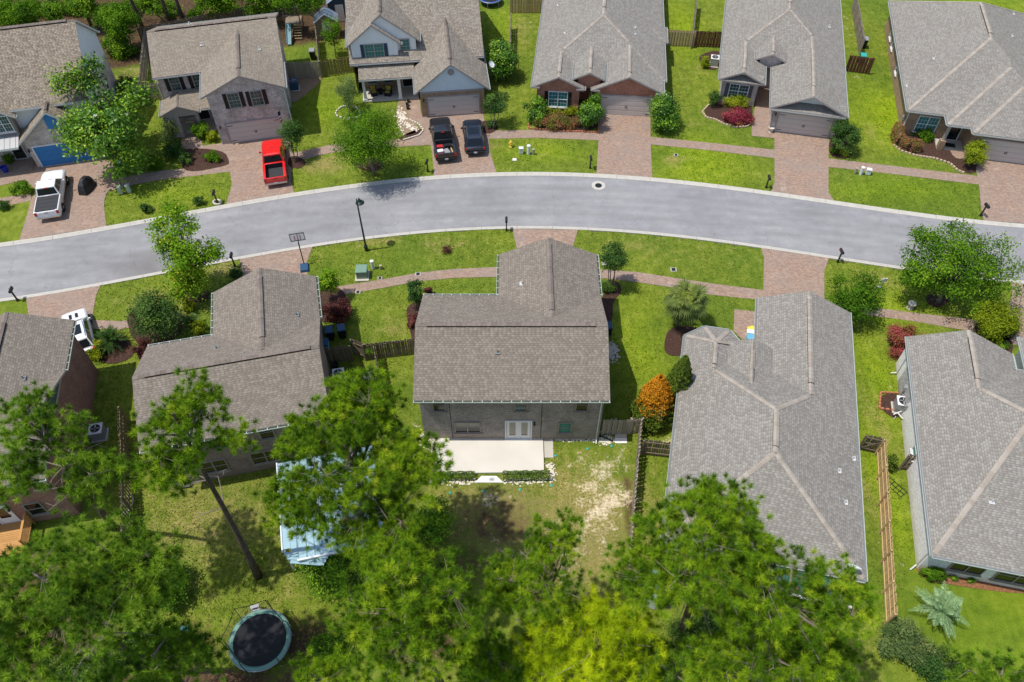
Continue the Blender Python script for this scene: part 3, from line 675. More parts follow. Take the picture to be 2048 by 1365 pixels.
        for i in range(cols):
            for j in range(rows):
                pw, ph = w / cols - 0.03, h / rows - 0.02; pb = MB(); pb.box((0, 0, 0), (pw, 0.016, ph))
                if muntin:
                    for u in (-pw / 6, pw / 6): pb.box((u, -0.012, 0), (0.016, 0.012, ph), mi=1)
                    pb.box((0, -0.013, 0), (pw, 0.012, 0.016), mi=1)
                gl = 'blind' if blind and j >= rows - blind else glass
                pb.build('pane', [M[gl], M[frame]], fo, (-w / 2 + w * (i + .5) / cols, -0.012 if j else -0.006, h * (j + .5) / rows))
        if shutter:
            for sg in (-1, 1):
                q = MB(); q.box((0, 0, 0), (0.34, 0.05, h + 0.06))
                for r_ in range(int(h / 0.09)): q.box((0, -0.028, -h / 2 + 0.06 + r_ * 0.09), (0.26, 0.014, 0.05), rx=0.35)
                so_ = q.build('shutter', M[shutter], s.root); off = sg * (w / 2 + t + 0.19)
                so_.location = Vector(loc) + Matrix.Rotation(rz, 3, 'Z') @ Vector((off, -0.03, h / 2)); so_.rotation_euler = (0, 0, rz)
        return fo
    def garage(s, axis, v, x, w=4.88, h=2.13, face='S', mat='door_tan', hinges=True):
        loc, rz = s.place(axis, v, x, 0.02, face); b = MB()
        for xx in (-w / 2 - .06, w / 2 + .06): b.box((xx, -0.02, h / 2), (0.12, 0.10, h))
        b.box((0, -0.02, h + 0.06), (w + 0.24, 0.10, 0.12)); b.box((0, 0.02, -0.0), (w, 0.1, 0.04))
        g = b.build('garage_door', M['trim_mauve'] if mat == 'door_tan' else M['trim_white'], s.root, loc, (0, 0, rz))
        for i in range(4):
            p = MB(); p.box((0, 0, 0), (w - 0.01, 0.05, h / 4 - 0.018))
            for k in range(8): p.box((-w / 2 + w * (k + .5) / 8, -0.027, 0), (w / 8 - 0.12, 0.012, h / 4 - 0.14))
            p.build('panel', M[mat], g, (0, 0.0, h * (i + .5) / 4))
        if hinges:
            for xx in (-w / 2 + .3, w / 2 - .3):
                for zz in (h * .12, h * .88): q = MB(); q.box((0, 0, 0), (0.5, 0.02, 0.045)); q.build('hinge', M['iron'], g, (xx, -0.045, zz))
            q = MB()
            for xx in (-.07, .07): q.box((xx, 0, 0), (0.05, 0.03, 0.26))
            q.build('handle', M['iron'], g, (0, -0.05, h * .45))
        return g
    def door(s, axis, v, x, w=0.95, h=2.05, z=0.1, face='S', mat='door_dark', frame='frame_white', lite=True):
        loc, rz = s.place(axis, v, x, z, face); b = MB()
        for xx in (-w / 2 - .04, w / 2 + .04): b.box((xx, -0.02, h / 2), (0.08, 0.09, h))
        b.box((0, -0.02, h + .04), (w + .16, 0.088, 0.08)); b.box((0, -.05, -.03), (w + .2, .2, .05))
        d = b.build('door', M[frame], s.root, loc, (0, 0, rz)); q = MB(); q.box((0, 0, h / 2), (w - .01, .05, h)); q.build('door_leaf', M[mat], d, (0, 0, 0))
        if lite: q = MB(); q.box((0, -.03, h * .6), (w * .6, .02, h * .55)); q.build('pane', M['glass_dark'], d)
        q = MB(); q.lathe([(.02, -.03), (.03, 0), (.02, .02)], (w * .38, -.06, h * .47), 8, axis='Y'); q.build('handle', M['iron'], d); return d
    def lamp(s, axis, v, x, z, face='S'):
        loc, rz = s.place(axis, v, x, z, face); b = MB()
        b.box((0, -.02, 0), (.1, .04, .24)); b.box((0, -.1, .1), (.05, .16, .03)); b.lathe([(.05, -.14), (.085, .0), (.03, .1), (.01, .14)], (0, -.15, .0), 8)
        return b.build('wall_lamp', M['iron'], s.root, loc, (0, 0, rz))
    def vent(s, x, y, h=0.26, mat='pipe', r=0.04):
        b = MB(); z = s.z(x, y); b.box((0, 0, .02), (.34, .34, .012), rx=0.0); b.lathe([(r * 2.2, 0), (r * 1.3, .1), (r, .12), (r, h), (r * .7, h)], (0, 0, 0), 10)
        return b.build('vent_pipe', M[mat], s.root, (x, y, z - 0.02), smooth=False)
    def vpx(s, px, py, **k):
        """vent pipe where the photo shows it: march the pixel's ray down to the roof"""
        Mi = Matrix.Rotation(-s.rot, 3, 'Z'); o = Mi @ (Vector((0, 0, CAM_H)) - s.loc); d = Mi @ ray(px, py)
        for t in np.arange(25, 95, 0.02):
            p = o + d * float(t)
            if p.z < s.z(p.x, p.y): return s.vent(p.x, p.y, **k)
    def column(s, x, y, z0, z1, w=0.28, mat='trim_white', base=None):
        b = MB(); b.box((0, 0, (z0 + z1) / 2), (w, w, z1 - z0)); b.box((0, 0, z0 + .08), (w + .1, w + .1, .16)); b.box((0, 0, z1 - .06), (w + .1, w + .1, .12))
        if base: b.box((0, 0, z0 + .5), (w + .24, w + .24, 1.0), mi=1)
        return b.build('porch_column', [M[mat], M[base] if base else M[mat]], s.root, (x, y, 0))
    def downspout(s, x, y, z1, nx_=0, ny_=-1, mat='gutter_white'):
        b = MB(); b.tube([(nx_ * -.25, ny_ * -.25, z1), (0, 0, z1 - .35), (0, 0, .25), (nx_ * .35, ny_ * .35, .08)], .045, 6)
        return b.build('downspout', M[mat], s.root, (x, y, 0))

N0 = None
# --- centre house seen from behind -------------------------------------------------------------
I = House('brick_house', (0, 33.2), 0, 'two-storey brick house with white rear gutters and concrete patio, centre of the photo', 'roof_taupe', 'brick_grey', litter=True, blocks=[
    Blk(rect(-6.25, 6.2, -4.5, 4.47), 5.3, [.47, N0, .47, N0], wall='brick_grey'),
    Blk(rect(-.95, 6.2, .85, 8.5), 5.3, [N0, .47, N0, .47], walls=[1, 2, 3], wall='brick_grey')])
I.cap((-6.2, 0), (6.15, 0)); I.cap((-5.5, -0.01), (5.4, -0.01), True, .34); I.cap((2.62, 1.0), (2.62, 8.45)); I.cap((2.62, 1.6), (2.62, 7.9), True, .34)
for px, py in ((995, 705),): I.vpx(px, py, mat='lead')
I.vpx(1044, 568)
yv = -4.05
for px, py, w_, h_, c_, bl in ((878, 813, .72, .9, 1, 0), (1042, 812, .72, .9, 1, 1), (1164, 812, .72, .9, 1, 0)):
    p = I.hit(px, py, 'y', yv); I.window('y', yv, p.x, 3.55, w_, 1.35, cols=c_, blind=bl, frame='frame_tan', glass='glass_dark' if not bl else 'glass')
p = I.hit(935, 852, 'y', yv); I.window('y', yv, p.x, .95, 1.62, 1.15, cols=2, blind=1, frame='frame_tan', glass='glass_dark')
p = I.hit(1130, 852, 'y', yv); I.window('y', yv, p.x, .9, .76, 1.2, frame='frame_tan', glass='glass_teal')
p = I.hit(1037, 856, 'y', yv)
fd = MB(); W2, H2 = 1.62, 2.08
for xx in (-W2 / 2 - .05, 0, W2 / 2 + .05): fd.box((xx, -.03, H2 / 2), (.1, .1, H2))
fd.box((0, -.03, H2 + .05), (W2 + .2, .1, .1)); fd.box((0, -.08, -.05), (W2 + .2, .2, .08))
fdo = fd.build('french_door', M['trim_white'], I.root, (p.x, yv, .16))
for sg in (-1, 1):
    q = MB(); q.box((0, 0, H2 / 2), (W2 / 2 - .06, .05, H2)); lf = q.build('door_leaf', M['trim_white'], fdo, (sg * W2 / 4, 0, 0))
    q = MB(); q.box((sg * W2 / 4, -.03, H2 * .56), (.42, .02, 1.55)); q.build('pane', M['blind'], fdo)
    q = MB(); q.box((sg * W2 / 4, -.033, H2 * .56 - .72), (.42, .02, .1)); q.build('pane', M['glass_dark'], fdo)
p = I.hit(1069, 846, 'y', yv); I.lamp('y', yv, p.x, p.z)
b = MB(); b.box((0, 0, 2.6), (.03, .03, 5.0)); b.build('control_joint', M['vent_shadow_joint'], I.root, (1.95, yv - .005, 0)); b = MB(); b.box((0, 0, 2.6), (.03, .03, 5.0)); b.build('control_joint', M['vent_shadow_joint'], I.root, (-4.05, yv - .005, 0))
I.downspout(5.75, yv - .06, 5.1)

# --- house left of it ----------------------------------------------------------------------------
H_ = House('brick_house', (-20.13, 34.03), 12.8, 'two-storey brown brick house with tall pine over its rear roof, left of the centre house', 'roof_taupe', 'brick_brown', blocks=[
    Blk(rect(-4.25, 7.15, -8.3, 0), 5.3, [.47, N0, .47, N0], wall='brick_brown'),
    Blk(rect(0, 7.15, -3.35, 4.0), 5.3, [N0, .47, N0, .47], walls=[1, 2, 3], wall='brick_brown')], litter=True)
H_.cap((-4.2, -4.15), (7.1, -4.15)); H_.cap((-3.5, -4.16), (6.6, -4.16), True, .3); H_.cap((3.57, -3.2), (3.57, 3.95)); H_.cap((3.57, -2.4), (3.57, 3.2), True, .34)
H_.vpx(593, 630, mat='lead'); H_.vpx(433, 697, mat='lead')
yv = -7.85
for px, py, z_, w_, h_, c_ in ((533, 866, 3.6, .8, 1.3, 1), (437, 878, 3.6, .8, 1.3, 1), (528, 906, .9, 1.7, 1.25, 2), (425, 928, .9, 1.6, 1.25, 2), (606, 900, .9, .8, 1.3, 1)):
    p = H_.hit(px, py, 'y', yv); H_.window('y', yv, p.x, z_, w_, h_, cols=c_, frame='frame_tan', glass='glass_dark')
H_.downspout(6.9, yv - .1, 5.1)

# --- far left, near side of the street -----------------------------------------------------------
G_ = House('brick_house', (-29.01, 31.08), 12, 'red brick two-storey house cut by the left edge, behind pines with timber deck', 'roof_taupe', 'brick_maroon', blocks=[
    Blk(rect(-12, 0, -8.1, 0), 5.3, [.47, N0, .47, N0], wall='brick_maroon', gable='siding_slate'),
    Blk(rect(-7.2, 0, -3.35, 4.4), 5.3, [N0, .47, N0, .47], walls=[1, 2, 3], wall='brick_maroon')], litter=True)
G_.cap((-11.9, -4.05), (-.05, -4.05)); G_.cap((-3.6, -3.2), (-3.6, 4.35)); G_.cap((-3.6, -2.5), (-3.6, 3.4), True, .34); G_.vpx(46, 757, mat='lead')
yv = -7.65
for px, py, z_, w_, h_, c_ in ((76, 965, 3.7, .8, 1.2, 1), (70, 1016, .95, .9, 1.3, 1), (30, 975, 3.7, .8, 1.2, 1)):
    p = G_.hit(px, py, 'y', yv); G_.window('y', yv, p.x, z_, w_, h_, cols=c_, frame='frame_tan', glass='glass_dark')
p = G_.hit(14, 1035, 'y', yv); G_.door('y', yv, p.x, 1.0, 2.05, .5, mat='trim_white', frame='trim_white'); p = G_.hit(18, 1017, 'y', yv); G_.lamp('y', yv, p.x, p.z)

# --- far side, whitewashed brick -----------------------------------------------------------------
B_ = House('brick_house', (-27.64, 61.26), 13.3, 'whitewashed brick two-storey house with black shutters behind the red pickup', 'roof_tan', 'brick_wash', fascia='trim_mauve', blocks=[
    Blk(rect(-4.35, 7.42, 4.23, 13.3), 5.3, [.46, N0, .46, N0], wall='brick_wash'),
    Blk(rect(0, 7.42, 0, 7.9), 5.3, [N0, .46, N0, .46], walls=[0, 1, 3], wall='brick_wash'),
    Blk(rect(-4.45, -.95, 2.1, 4.66), 2.65, [N0, .46, N0, .46], walls=[0], z0=2.25, wall='trim_tan', oh=.3, rake=.2),
    Blk(rect(-2.6, .25, 2.5, 4.66), 2.65, [.46, N0, N0, N0], walls=[], oh=.3)])
B_.cap((-4.3, 8.77), (7.38, 8.77)); B_.cap((-3.6, 8.76), (6.6, 8.76), True, .3); B_.cap((3.71, .1), (3.71, 7.9)); B_.cap((3.71, 1.2), (3.71, 7.2), True, .34); B_.cap((-2.7, 2.15), (-2.7, 4.2), w=.2)
for px, py in ((404, 90), (518, 99), (379, 49)): B_.vpx(px, py, r=.06)
yv = .28
for px, py in ((468.5, 201), (514, 196)): p = B_.hit(px, py, 'y', yv); B_.window('y', yv, p.x, p.z - .72, .95, 1.45, frame='trim_tan', shutter='shutter_black', glass='glass', muntin=True)
B_.garage('y', yv, 3.75); B_.lamp('y', yv, .75, 1.95)
yv = 4.68
for px, py in ((348, 162), (394, 155)): p = B_.hit(px, py, 'y', yv); B_.window('y', yv, p.x, 3.55, .8, 1.35, frame='trim_tan', shutter='shutter_black', muntin=True)
B_.door('y', yv, -1.1, .95, 2.05, .12); B_.window('y', yv, -2.9, .7, 1.4, 1.4, cols=2, frame='trim_tan', glass='glass_dark')
B_.column(-1.35, 2.55, 0, 2.3, .2, 'trim_tan'); B_.column(-4.15, 2.35, 0, 2.3, .2, 'trim_tan')
B_.wallbox(rect(-4.2, -3.0, 2.35, 2.6), 0, 2.3, M['brick_wash']); B_.wallbox(rect(-2.1, -.95, 2.36, 2.6), 0, .62, M['brick_wash'])
B_.wallbox(rect(-4.0, .2, 2.7, 4.66), 0.0, .1, M['concrete'], 'porch_slab')
B_.downspout(-4.2, 4.6, 5.1); B_.downspout(7.2, .3, 5.1, 1, 0)

# --- far side, white board-and-batten -------------------------------------------------------------
C_ = House('boarded_house', (-9.17, 65.57), 6.5, 'white board-and-batten house with porch and blue shutters behind the two black vehicles', 'roof_pale', 'brick_tan', fascia='trim_mauve', gutter='gutter_white', blocks=[
    Blk(rect(-6.1, 7.0, 4.6, 19.4), 3.55, [.63, N0, .63, N0], walls=[1, 2, 3], wall='brick_tan', gable='siding_white'),
    Blk(rect(0, 7.04, .05, 8.3), 2.85, [N0, .81, N0, .81], walls=[0, 1, 3], wall='brick_tan', gable='siding_blue', gz=2.85),
    Blk(rect(-6.15, .85, 5.35, 11.6), 5.2, [N0, .8, N0, .8], walls=[0, 1, 3], z0=2.9, wall='siding_white', oh=.38, rake=.22),
    Blk(rect(-6.15, -.95, 4.95, 6.5), 5.2, [N0, .8, N0, .8], walls=[0, 1, 3], z0=2.9, wall='siding_white', oh=.38, rake=.22),
    Blk(rect(-5.35, .05, 3.3, 5.6), 2.6, [.43, N0, N0, N0], walls=[])])
C_.cap((3.52, .1), (3.52, 8.2)); C_.cap((3.52, 1.0), (3.52, 7.0), True, .32); C_.cap((-2.65, 5.4), (-2.65, 11.4)); C_.cap((-2.65, 6.0), (-2.65, 11), True, .32)
p = C_.hit(749, 103, 'y', 5.17); C_.window('y', 5.17, p.x, p.z - .75, 1.75, 1.5, cols=2, frame='trim_tan', shutter='shutter_blue', glass='glass_teal', muntin=True)
p = C_.hit(810, 93, 'y', 5.57); C_.window('y', 5.57, p.x, p.z - .7, .85, 1.45, frame='trim_tan', glass='glass_teal', muntin=True)
C_.garage('y', .33, 3.6); C_.lamp('y', .33, .75, 1.95)
b = MB(); b.lathe([(.30, 0), (.30, .05), (.24, .07), (.24, .03)], (0, 0, 0), 16, axis='Y'); b.build('gable_vent', M['trim_mauve'], C_.root, (3.52, .27, 4.75), (0, 0, R(180)))
yv = 5.6; C_.wallbox(rect(-5.2, 0.2, yv, yv + .2), 0, 3.3, M['brick_tan'])
for px, py in ((745, 167), (778, 165)): p = C_.hit(px, py, 'y', yv); C_.window('y', yv, p.x, .75, .95, 1.5, glass='glass', frame='trim_tan')
p = C_.hit(818, 165, 'y', yv); C_.door('y', yv, -.75, .95, 2.05, .15, mat='glass_dark')
C_.column(-1.55, 3.65, .12, 2.5, .3, 'trim_white'); C_.column(-5.0, 3.65, .12, 2.5, .26, 'trim_white'); C_.wallbox(rect(-5.3, .25, 3.4, 5.6), 0, .12, M['concrete'], 'porch_slab')

# --- far side, red brick ---------------------------------------------------------------------------
D_ = House('brick_house', (1.91, 66.76), -5.5, 'red brick single-storey house with three front gables and white flowering magnolias', 'roof_grey', 'brick_red', ridge='ridge_pale', fascia='trim_mauve', blocks=[
    Blk(rect(0, 12.75, 2.2, 25), 2.8, [.47] * 4, wall='brick_red'),
    Blk(rect(0, 5.0, .1, 4.65), 2.8, [N0, .47, N0, .47], walls=[0, 1, 3], wall='brick_red'),
    Blk(rect(5.75, 12.5, .1, 5.6), 2.8, [N0, .47, N0, .47], walls=[0, 1, 3], wall='brick_red'),
    Blk(rect(3.9, 6.93, .65, 5.4), 3.54, [N0, .47, N0, .47], walls=[0], z0=2.45, wall='brick_red'),
    Blk(rect(9.5, 13.05, 9.2, 12.2), 2.8, [.47, .47, .47, N0], walls=[0, 1, 2], wall='brick_red')])
D_.cap((6.37, 8.6), (6.37, 18.5)); D_.cap((6.37, 10), (6.37, 18), True, .34); D_.cap((6.3, 8.5), (2.7, 4.9)); D_.cap((6.44, 8.5), (9.0, 5.95))
D_.cap((2.5, .15), (2.5, 4.6)); D_.cap((2.5, .9), (2.5, 3.6), True, .3); D_.cap((9.12, .15), (9.12, 5.6)); D_.cap((9.12, .9), (9.12, 4.9), True, .3); D_.cap((5.41, .7), (5.41, 5.2)); D_.cap((5.41, 1.4), (5.41, 4.4), True, .28)
for px, py in ((1131, 66), (1269, 55), (1269, 68), (1117, 11)): D_.vpx(px, py)
yv = .38; p = D_.hit(1116, 196, 'y', yv); D_.window('y', yv, p.x, .6, 1.75, 1.6, cols=2, glass='glass_teal', shutter='shutter_black', muntin=True)
D_.garage('y', yv, 9.15); D_.lamp('y', yv, 6.35, 1.9); D_.wallbox(rect(4.6, 6.1, 3.0, 3.2), 0, 2.6, M['door_dark']); D_.door('y', 3.0, 5.4, .95, 2.05, .12)
for x0_, x1_ in ((0.1, .75), (4.25, 4.95), (5.8, 6.5), (11.75, 12.4)):
    D_.box('gable_return', ((x0_ + x1_) / 2, .18, 2.72), (x1_ - x0_, .26, .16), M['trim_mauve'])

# --- far side, grey brick with red shrub -------------------------------------------------------------
E_ = House('brick_house', (24.06, 63.45), -12.5, 'grey brick single-storey house with round burgundy shrub and planter by its garage', 'roof_grey', 'brick_pale', ridge='ridge_pale', fascia='trim_mauve', blocks=[
    Blk(rect(-5.0, 6.95, 7.2, 28), 2.8, [.47] * 4, wall='brick_wash'),
    Blk(rect(-4.93, -.65, 3.75, 9.4), 2.8, [N0, .47, N0, .47], walls=[1, 3], wall='brick_wash'),
    Blk(rect(0, 6.9, .05, 10.6), 2.8, [N0, .47, N0, .47], walls=[1, 3], wall='brick_wash'),
    Blk(rect(-1.69, 1.29, 6.95, 10.3), 3.42, [N0, .47, N0, .47], walls=[0], z0=2.45, wall='brick_wash')])
E_.roof([Blk(rect(.12, 6.78, .04, 1.15), 2.72, [.42, N0, N0, N0], walls=[], th=.1)], True, 'pent_roof'); E_.roof([Blk(rect(-4.8, -.77, 3.74, 4.7), 2.72, [.42, N0, N0, N0], walls=[], th=.1)], False, 'pent_roof')
for (x0_, x1_, y_, rr) in ((.12, 6.78, 1.0, 3.45), (-4.8, -.77, 4.55, 2.14)):
    xc = (x0_ + x1_) / 2; zt = 2.8 + .47 * rr - .16; b = MB(); b.poly([(x0_ + .3, y_, 2.9), (x1_ - .3, y_, 2.9), (xc, y_, zt)]); b.build('gable_panel', M['siding_white'], E_.root)
E_.wallbox(rect(.45, 6.45, .5, 1.2), 0, 2.62, M['brick_wash']); E_.wallbox(rect(-4.5, -1.1, 4.15, 4.6), 0, 2.62, M['brick_wash'])
E_.cap((.97, 13.2), (.97, 22)); E_.cap((.97, 14.5), (.97, 21), True, .34); E_.cap((.9, 13.1), (-2.7, 9.5)); E_.cap((1.05, 13.1), (3.4, 10.75)); E_.cap((3.45, .2), (3.45, 10.6)); E_.cap((3.45, 1.8), (3.45, 8.3), True, .3)
E_.cap((-2.8, 3.8), (-2.8, 9.3)); E_.cap((-2.8, 4.4), (-2.8, 7.6), True, .3); E_.cap((-.2, 7.0), (-.2, 10.2)); E_.cap((-.2, 7.4), (-.2, 9.4), True, .28)
E_.vpx(1658, 54, r=.06)
E_.garage('y', .5, 3.45); E_.lamp('y', .5, .68, 1.95); E_.lamp('y', .5, 6.2, 1.95)
p = E_.hit(1478, 178, 'y', 4.15); E_.window('y', 4.15, p.x, .75, 1.75, 1.45, cols=2, glass='glass', shutter='shutter_grey', muntin=True)
E_.wallbox(rect(-1.0, .4, 8.6, 8.8), 0, 2.5, M['door_dark']); E_.door('y', 8.6, -.3, .95, 2.05, .1)

# --- far right corner, hipped ---------------------------------------------------------------------------
F_ = House('brick_house', (36.49, 62.92), -12, 'tan brick hip-roofed house in the upper right corner with curved burgundy hedge', 'roof_grey', 'brick_tan', ridge='ridge_pale', blocks=[
    Blk(rect(.1, 14.4, 0, 20.4), 2.9, [.4, .47, .64, .47], wall='brick_tan'),
    Blk(rect(3.45, 14.3, -1.5, 8), 2.9, [.386, .47, N0, .47], walls=[1], wall='brick_tan'),
    Blk(rect(5.55, 14.2, -2.35, 6), 2.9, [.386, .47, N0, .47], walls=[0, 1, 3], wall='brick_tan')])
F_.cap((7.25, 8.45), (7.25, 15.1)); F_.cap((7.25, 9.2), (7.25, 14.6), True, .34); F_.cap((7.2, 15.2), (.2, 20.3)); F_.cap((7.3, 15.2), (14.3, 20.3)); F_.cap((.2, .1), (7.2, 8.4)); F_.cap((3.5, -1.45), (8.75, 4.95)); F_.cap((5.6, -2.3), (9.75, 2.8))
for px, py in ((1869, 118), (2026, 28), (2023, 72), (1815, 172)): F_.vpx(px, py)
p = F_.hit(1857, 242, 'y', .45); F_.window('y', .45, p.x, .6, 1.75, 1.6, cols=2, glass='glass_teal', muntin=True); F_.garage('y', -1.9, 9.2)
F_.column(3.85, -1.1, 0, 2.75, .24, 'trim_tan', 'brick_tan'); F_.wallbox(rect(3.6, 6.0, -1.2, .45), 0, .1, M['concrete'], 'porch_slab'); F_.door('y', .45, 5.0, 1.0, 2.05, .12, mat='glass_dark'); F_.box('door_mat', (4.9, -.5, .115), (.9, .6, .02), M['iron'])
for px, py, hh in ((1790, 55, 1.4), (1799, 130, 1.0), (1792, 78, 1.2)): p = F_.hit(px, py, 'x', .55); F_.window('x', .55, p.y, 1.0, .8, hh, 'W', glass='glass_dark')
F_.downspout(.5, .5, 2.7)

# --- right of the centre house ------------------------------------------------------------------------
J_ = House('hipped_house', (12.34, 36.03), -12.5, 'long grey hip-roofed house with satellite dish, right of the centre house', 'roof_grey', 'brick_pale', ridge='ridge_pale', blocks=[
    Blk(rect(0, 11.55, -15.95, -1.25), 2.8, [.47] * 4, wall='brick_pale'),
    Blk(rect(4.95, 11.55, -4.5, 4.85), 2.8, [N0, .47, N0, .47], walls=[1, 2, 3], wall='brick_pale'),
    Blk([(0, -3.3), (4.1, -3.3), (4.1, -.1), (3.07, 1.2), (1.3, 1.15), (0, 0)], 2.8, [N0, .47, .47, .47, .47, .47], walls=[1, 2, 3, 4, 5], wall='brick_pale'),
    Blk(rect(2.95, 6.05, -5.4, -.3), 3.3, [N0, .47, N0, .47], walls=[], wall='brick_pale')])
J_.cap((5.77, -10.2), (5.77, -7.0)); J_.cap((5.77, -9.8), (5.77, -7.4), True, .34); J_.cap((5.85, -10.3), (11.45, -15.85)); J_.cap((5.7, -10.3), (.1, -15.85)); J_.cap((5.7, -6.95), (2.15, -3.4)); J_.cap((5.85, -6.95), (8.15, -4.65))
J_.cap((8.25, 4.8), (8.25, -4.5)); J_.cap((8.25, 4.2), (8.25, -3.6), True, .34); J_.cap((2.05, -.9), (2.05, -3.2)); J_.cap((2.05, -1.2), (2.05, -2.9), True, .3); J_.cap((4.5, -.4), (4.5, -4.5)); J_.cap((4.5, -1.4), (4.5, -3.0), True, .3)
J_.cap((2.05, -.9), (.1, .05)); J_.cap((2.05, -.9), (1.35, 1.05)); J_.cap((2.05, -.9), (3.0, 1.1)); J_.cap((2.05, -.9), (4.0, -.1))
for px, py in ((1677, 942), (1706, 917), (1690, 1005)): J_.vpx(px, py)
J_.wallbox(rect(3.6, 5.5, -2.2, -2.0), 0, 3.2, M['brick_pale'])
J_.window('y', -15.5, 8.4, .8, 2.6, 1.5, cols=3, glass='glass', frame='trim_white')
b = MB(); b.box((0, 0, 0), (.05, 1.1, .03)); bo = b.build('valley_flashing', M['lead'], J_.root, (5.35, -2.6, J_.z(5.35, -2.6) + .03), (0, 0, 0))
# --- right edge ---------------------------------------------------------------------------------------
K_ = House('hipped_house', (24.39, 19.49), -12.5, 'grey hip-roofed house with white side wall, cut by the right edge', 'roof_grey', 'brick_pale', ridge='ridge_pale', fascia='trim_white', blocks=[
    Blk(rect(.1, 15, 0, 15.4), 2.8, [.29, .47, .47, .47], wall='brick_pale', offs=[.45, .45, .45, .2]),
    Blk(rect(.1, 7.1, 11.7, 16.9), 2.8, [N0, .47, N0, .47], walls=[1, 2, 3], wall='brick_pale', offs=[.28, .45, .28, .2]),
    Blk(rect(7.9, 15, 11, 18.6), 2.8, [N0, .47, N0, .47], walls=[1, 2, 3], wall='brick_pale')])
K_.cap((.2, .15), (5.8, 9.2)); K_.cap((5.8, 9.6), (3.7, 11.75)); K_.cap((3.6, 11.8), (3.6, 16.85)); K_.cap((3.6, 12.6), (3.6, 16.2), True, .34); K_.cap((5.9, 9.4), (12, 9.4))
K_.vpx(1983, 1004)
yv = .45
p = K_.hit(1939, 1132, 'y', yv); K_.window('y', yv, p.x, .85, 1.75, 1.1, cols=2, rows=1, frame='frame_tan', glass='glass_dark'); p = K_.hit(2035, 1155, 'y', yv); K_.window('y', yv, p.x, .7, 2.2, 1.5, cols=2, frame='frame_tan', glass='glass_dark')
p = K_.hit(1836, 897, 'x', .3); K_.window('x', .3, p.y, 1.3, .75, 1.0, 'W', glass='glass_teal')
K_.downspout(.22, .6, 2.7, -1, -1); K_.downspout(.22, 15.6, 2.7, -1, 0)
# --- upper left corner ----------------------------------------------------------------------------------
A_ = House('boarded_house', (-40.6, 72.08), 14, 'brown-roofed house with bright blue garage door behind the white pickup', 'roof_mix', 'brick_wash', fascia='trim_white', blocks=[
    Blk(rect(-16, .4, -11.5, .25), 5.3, [.75, N0, .75, N0], wall='brick_wash', gable='siding_white', gz=3.5),
    Blk(rect(-6.5, .3, -13.0, -10.95), 2.8, [N0, .82, N0, .82], walls=[0, 1, 3], wall='brick_wash'),
    Blk(rect(-11.2, -5.9, -12.1, -7), 5.0, [N0, .7, N0, .7], walls=[0, 1, 3], z0=2.9, wall='siding_taupe')])
A_.roof([Blk(rect(-11.6, -6.45, -13.3, -11.2), 2.75, [.28, N0, N0, N0], walls=[], th=.1)], True, 'awning_roof').data.materials[0] = M['metal_grey']
for i in range(11):
    b = MB(); b.box((0, 0, 0), (.035, 2.15, .04), rx=math.atan(.28)); b.build('standing_seam', M['metal_grey'], A_.root, (-11.4 + i * .47, -12.25, 3.06))
A_.cap((-15.9, -5.62), (.35, -5.62)); A_.cap((-15, -5.63), (-.3, -5.63), True, .34); A_.cap((-3.1, -12.95), (-3.1, -11.2)); A_.cap((-3.1, -12.6), (-3.1, -11.5), True, .26)
yv = -12.72
A_.garage('y', yv, -3.15, mat='door_blue', hinges=False); A_.lamp('y', yv, -6.0, 1.9)
p = A_.hit(101, 243, 'y', yv); b = MB()
pts = [(-.45, 0), (.45, 0), (.45, 1.15)] + [(.45 * math.cos(t), 1.15 + .28 * math.sin(t)) for t in np.linspace(.3, math.pi - .3, 6)] + [(-.45, 1.15)]
b.mesh([(x, -.05, z) for x, z in pts] + [(x, .05, z) for x, z in pts], [tuple(range(len(pts)))] + [(i, i + len(pts), (i + 1) % len(pts) + len(pts), (i + 1) % len(pts)) for i in range(len(pts))]); b.build('arched_shutter', M['door_blue'], A_.root, (p.x, yv, p.z - .75))
p = A_.hit(4, 248, 'y', -11.85); A_.window('y', -11.85, p.x, p.z - .8, 1.3, 1.5, cols=2, glass='glass', muntin=True)
A_.door('y', -11.05, -7.6, .95, 2.05, .1); A_.window('x', .12, -4.0, .9, .8, 1.3, 'E', glass='glass_dark')
A_.wallbox(rect(-11.4, -6.5, -13.0, -11.1), 0, .08, M['paver'], 'porch_slab')
# ------------------------------------------------------------------ vegetation
def ppm(px, py, z=0.0):
    """photo pixels per metre at that point"""
    p = P(px, py, z); d = Vector((p.x, p.y, z - CAM_H)); return CAM_F / (d.y * _c - d.z * _s)
def unit(n, up=0.0):
    v = nr.normal(size=(n, 3)); v[:, 2] += up; return v / np.linalg.norm(v, axis=1, keepdims=True)
def leaf_mesh(name, cen, size, tint, mat, up=0.6, slim=0.55, out=None):
    """one small folded leaf face per centre"""
    n = len(cen); nor = unit(n, up); 
    if out is not None: nor = nor + out * 0.7; nor /= np.linalg.norm(nor, axis=1, keepdims=True)
    t = np.cross(nor, unit(n)); t /= np.linalg.norm(t, axis=1, keepdims=True) + 1e-9; b = np.cross(nor, t)
    s = (np.asarray(size) * nr.uniform(0.7, 1.3, n))[:, None]
    v = np.stack([cen - t * s * .5, cen + b * s * slim * .5 - nor * s * .08, cen + t * s * .55, cen - b * s * slim * .5 - nor * s * .08], 1).reshape(-1, 3)
    f = np.arange(n * 4).reshape(n, 4); me = np_mesh(bpy.data.meshes.new(name), v, f)
    me.attributes.new('tint', 'FLOAT', 'FACE').data.foreach_set('value', np.clip(tint, 0, 1).astype(np.float32)); me.materials.append(mat); return me
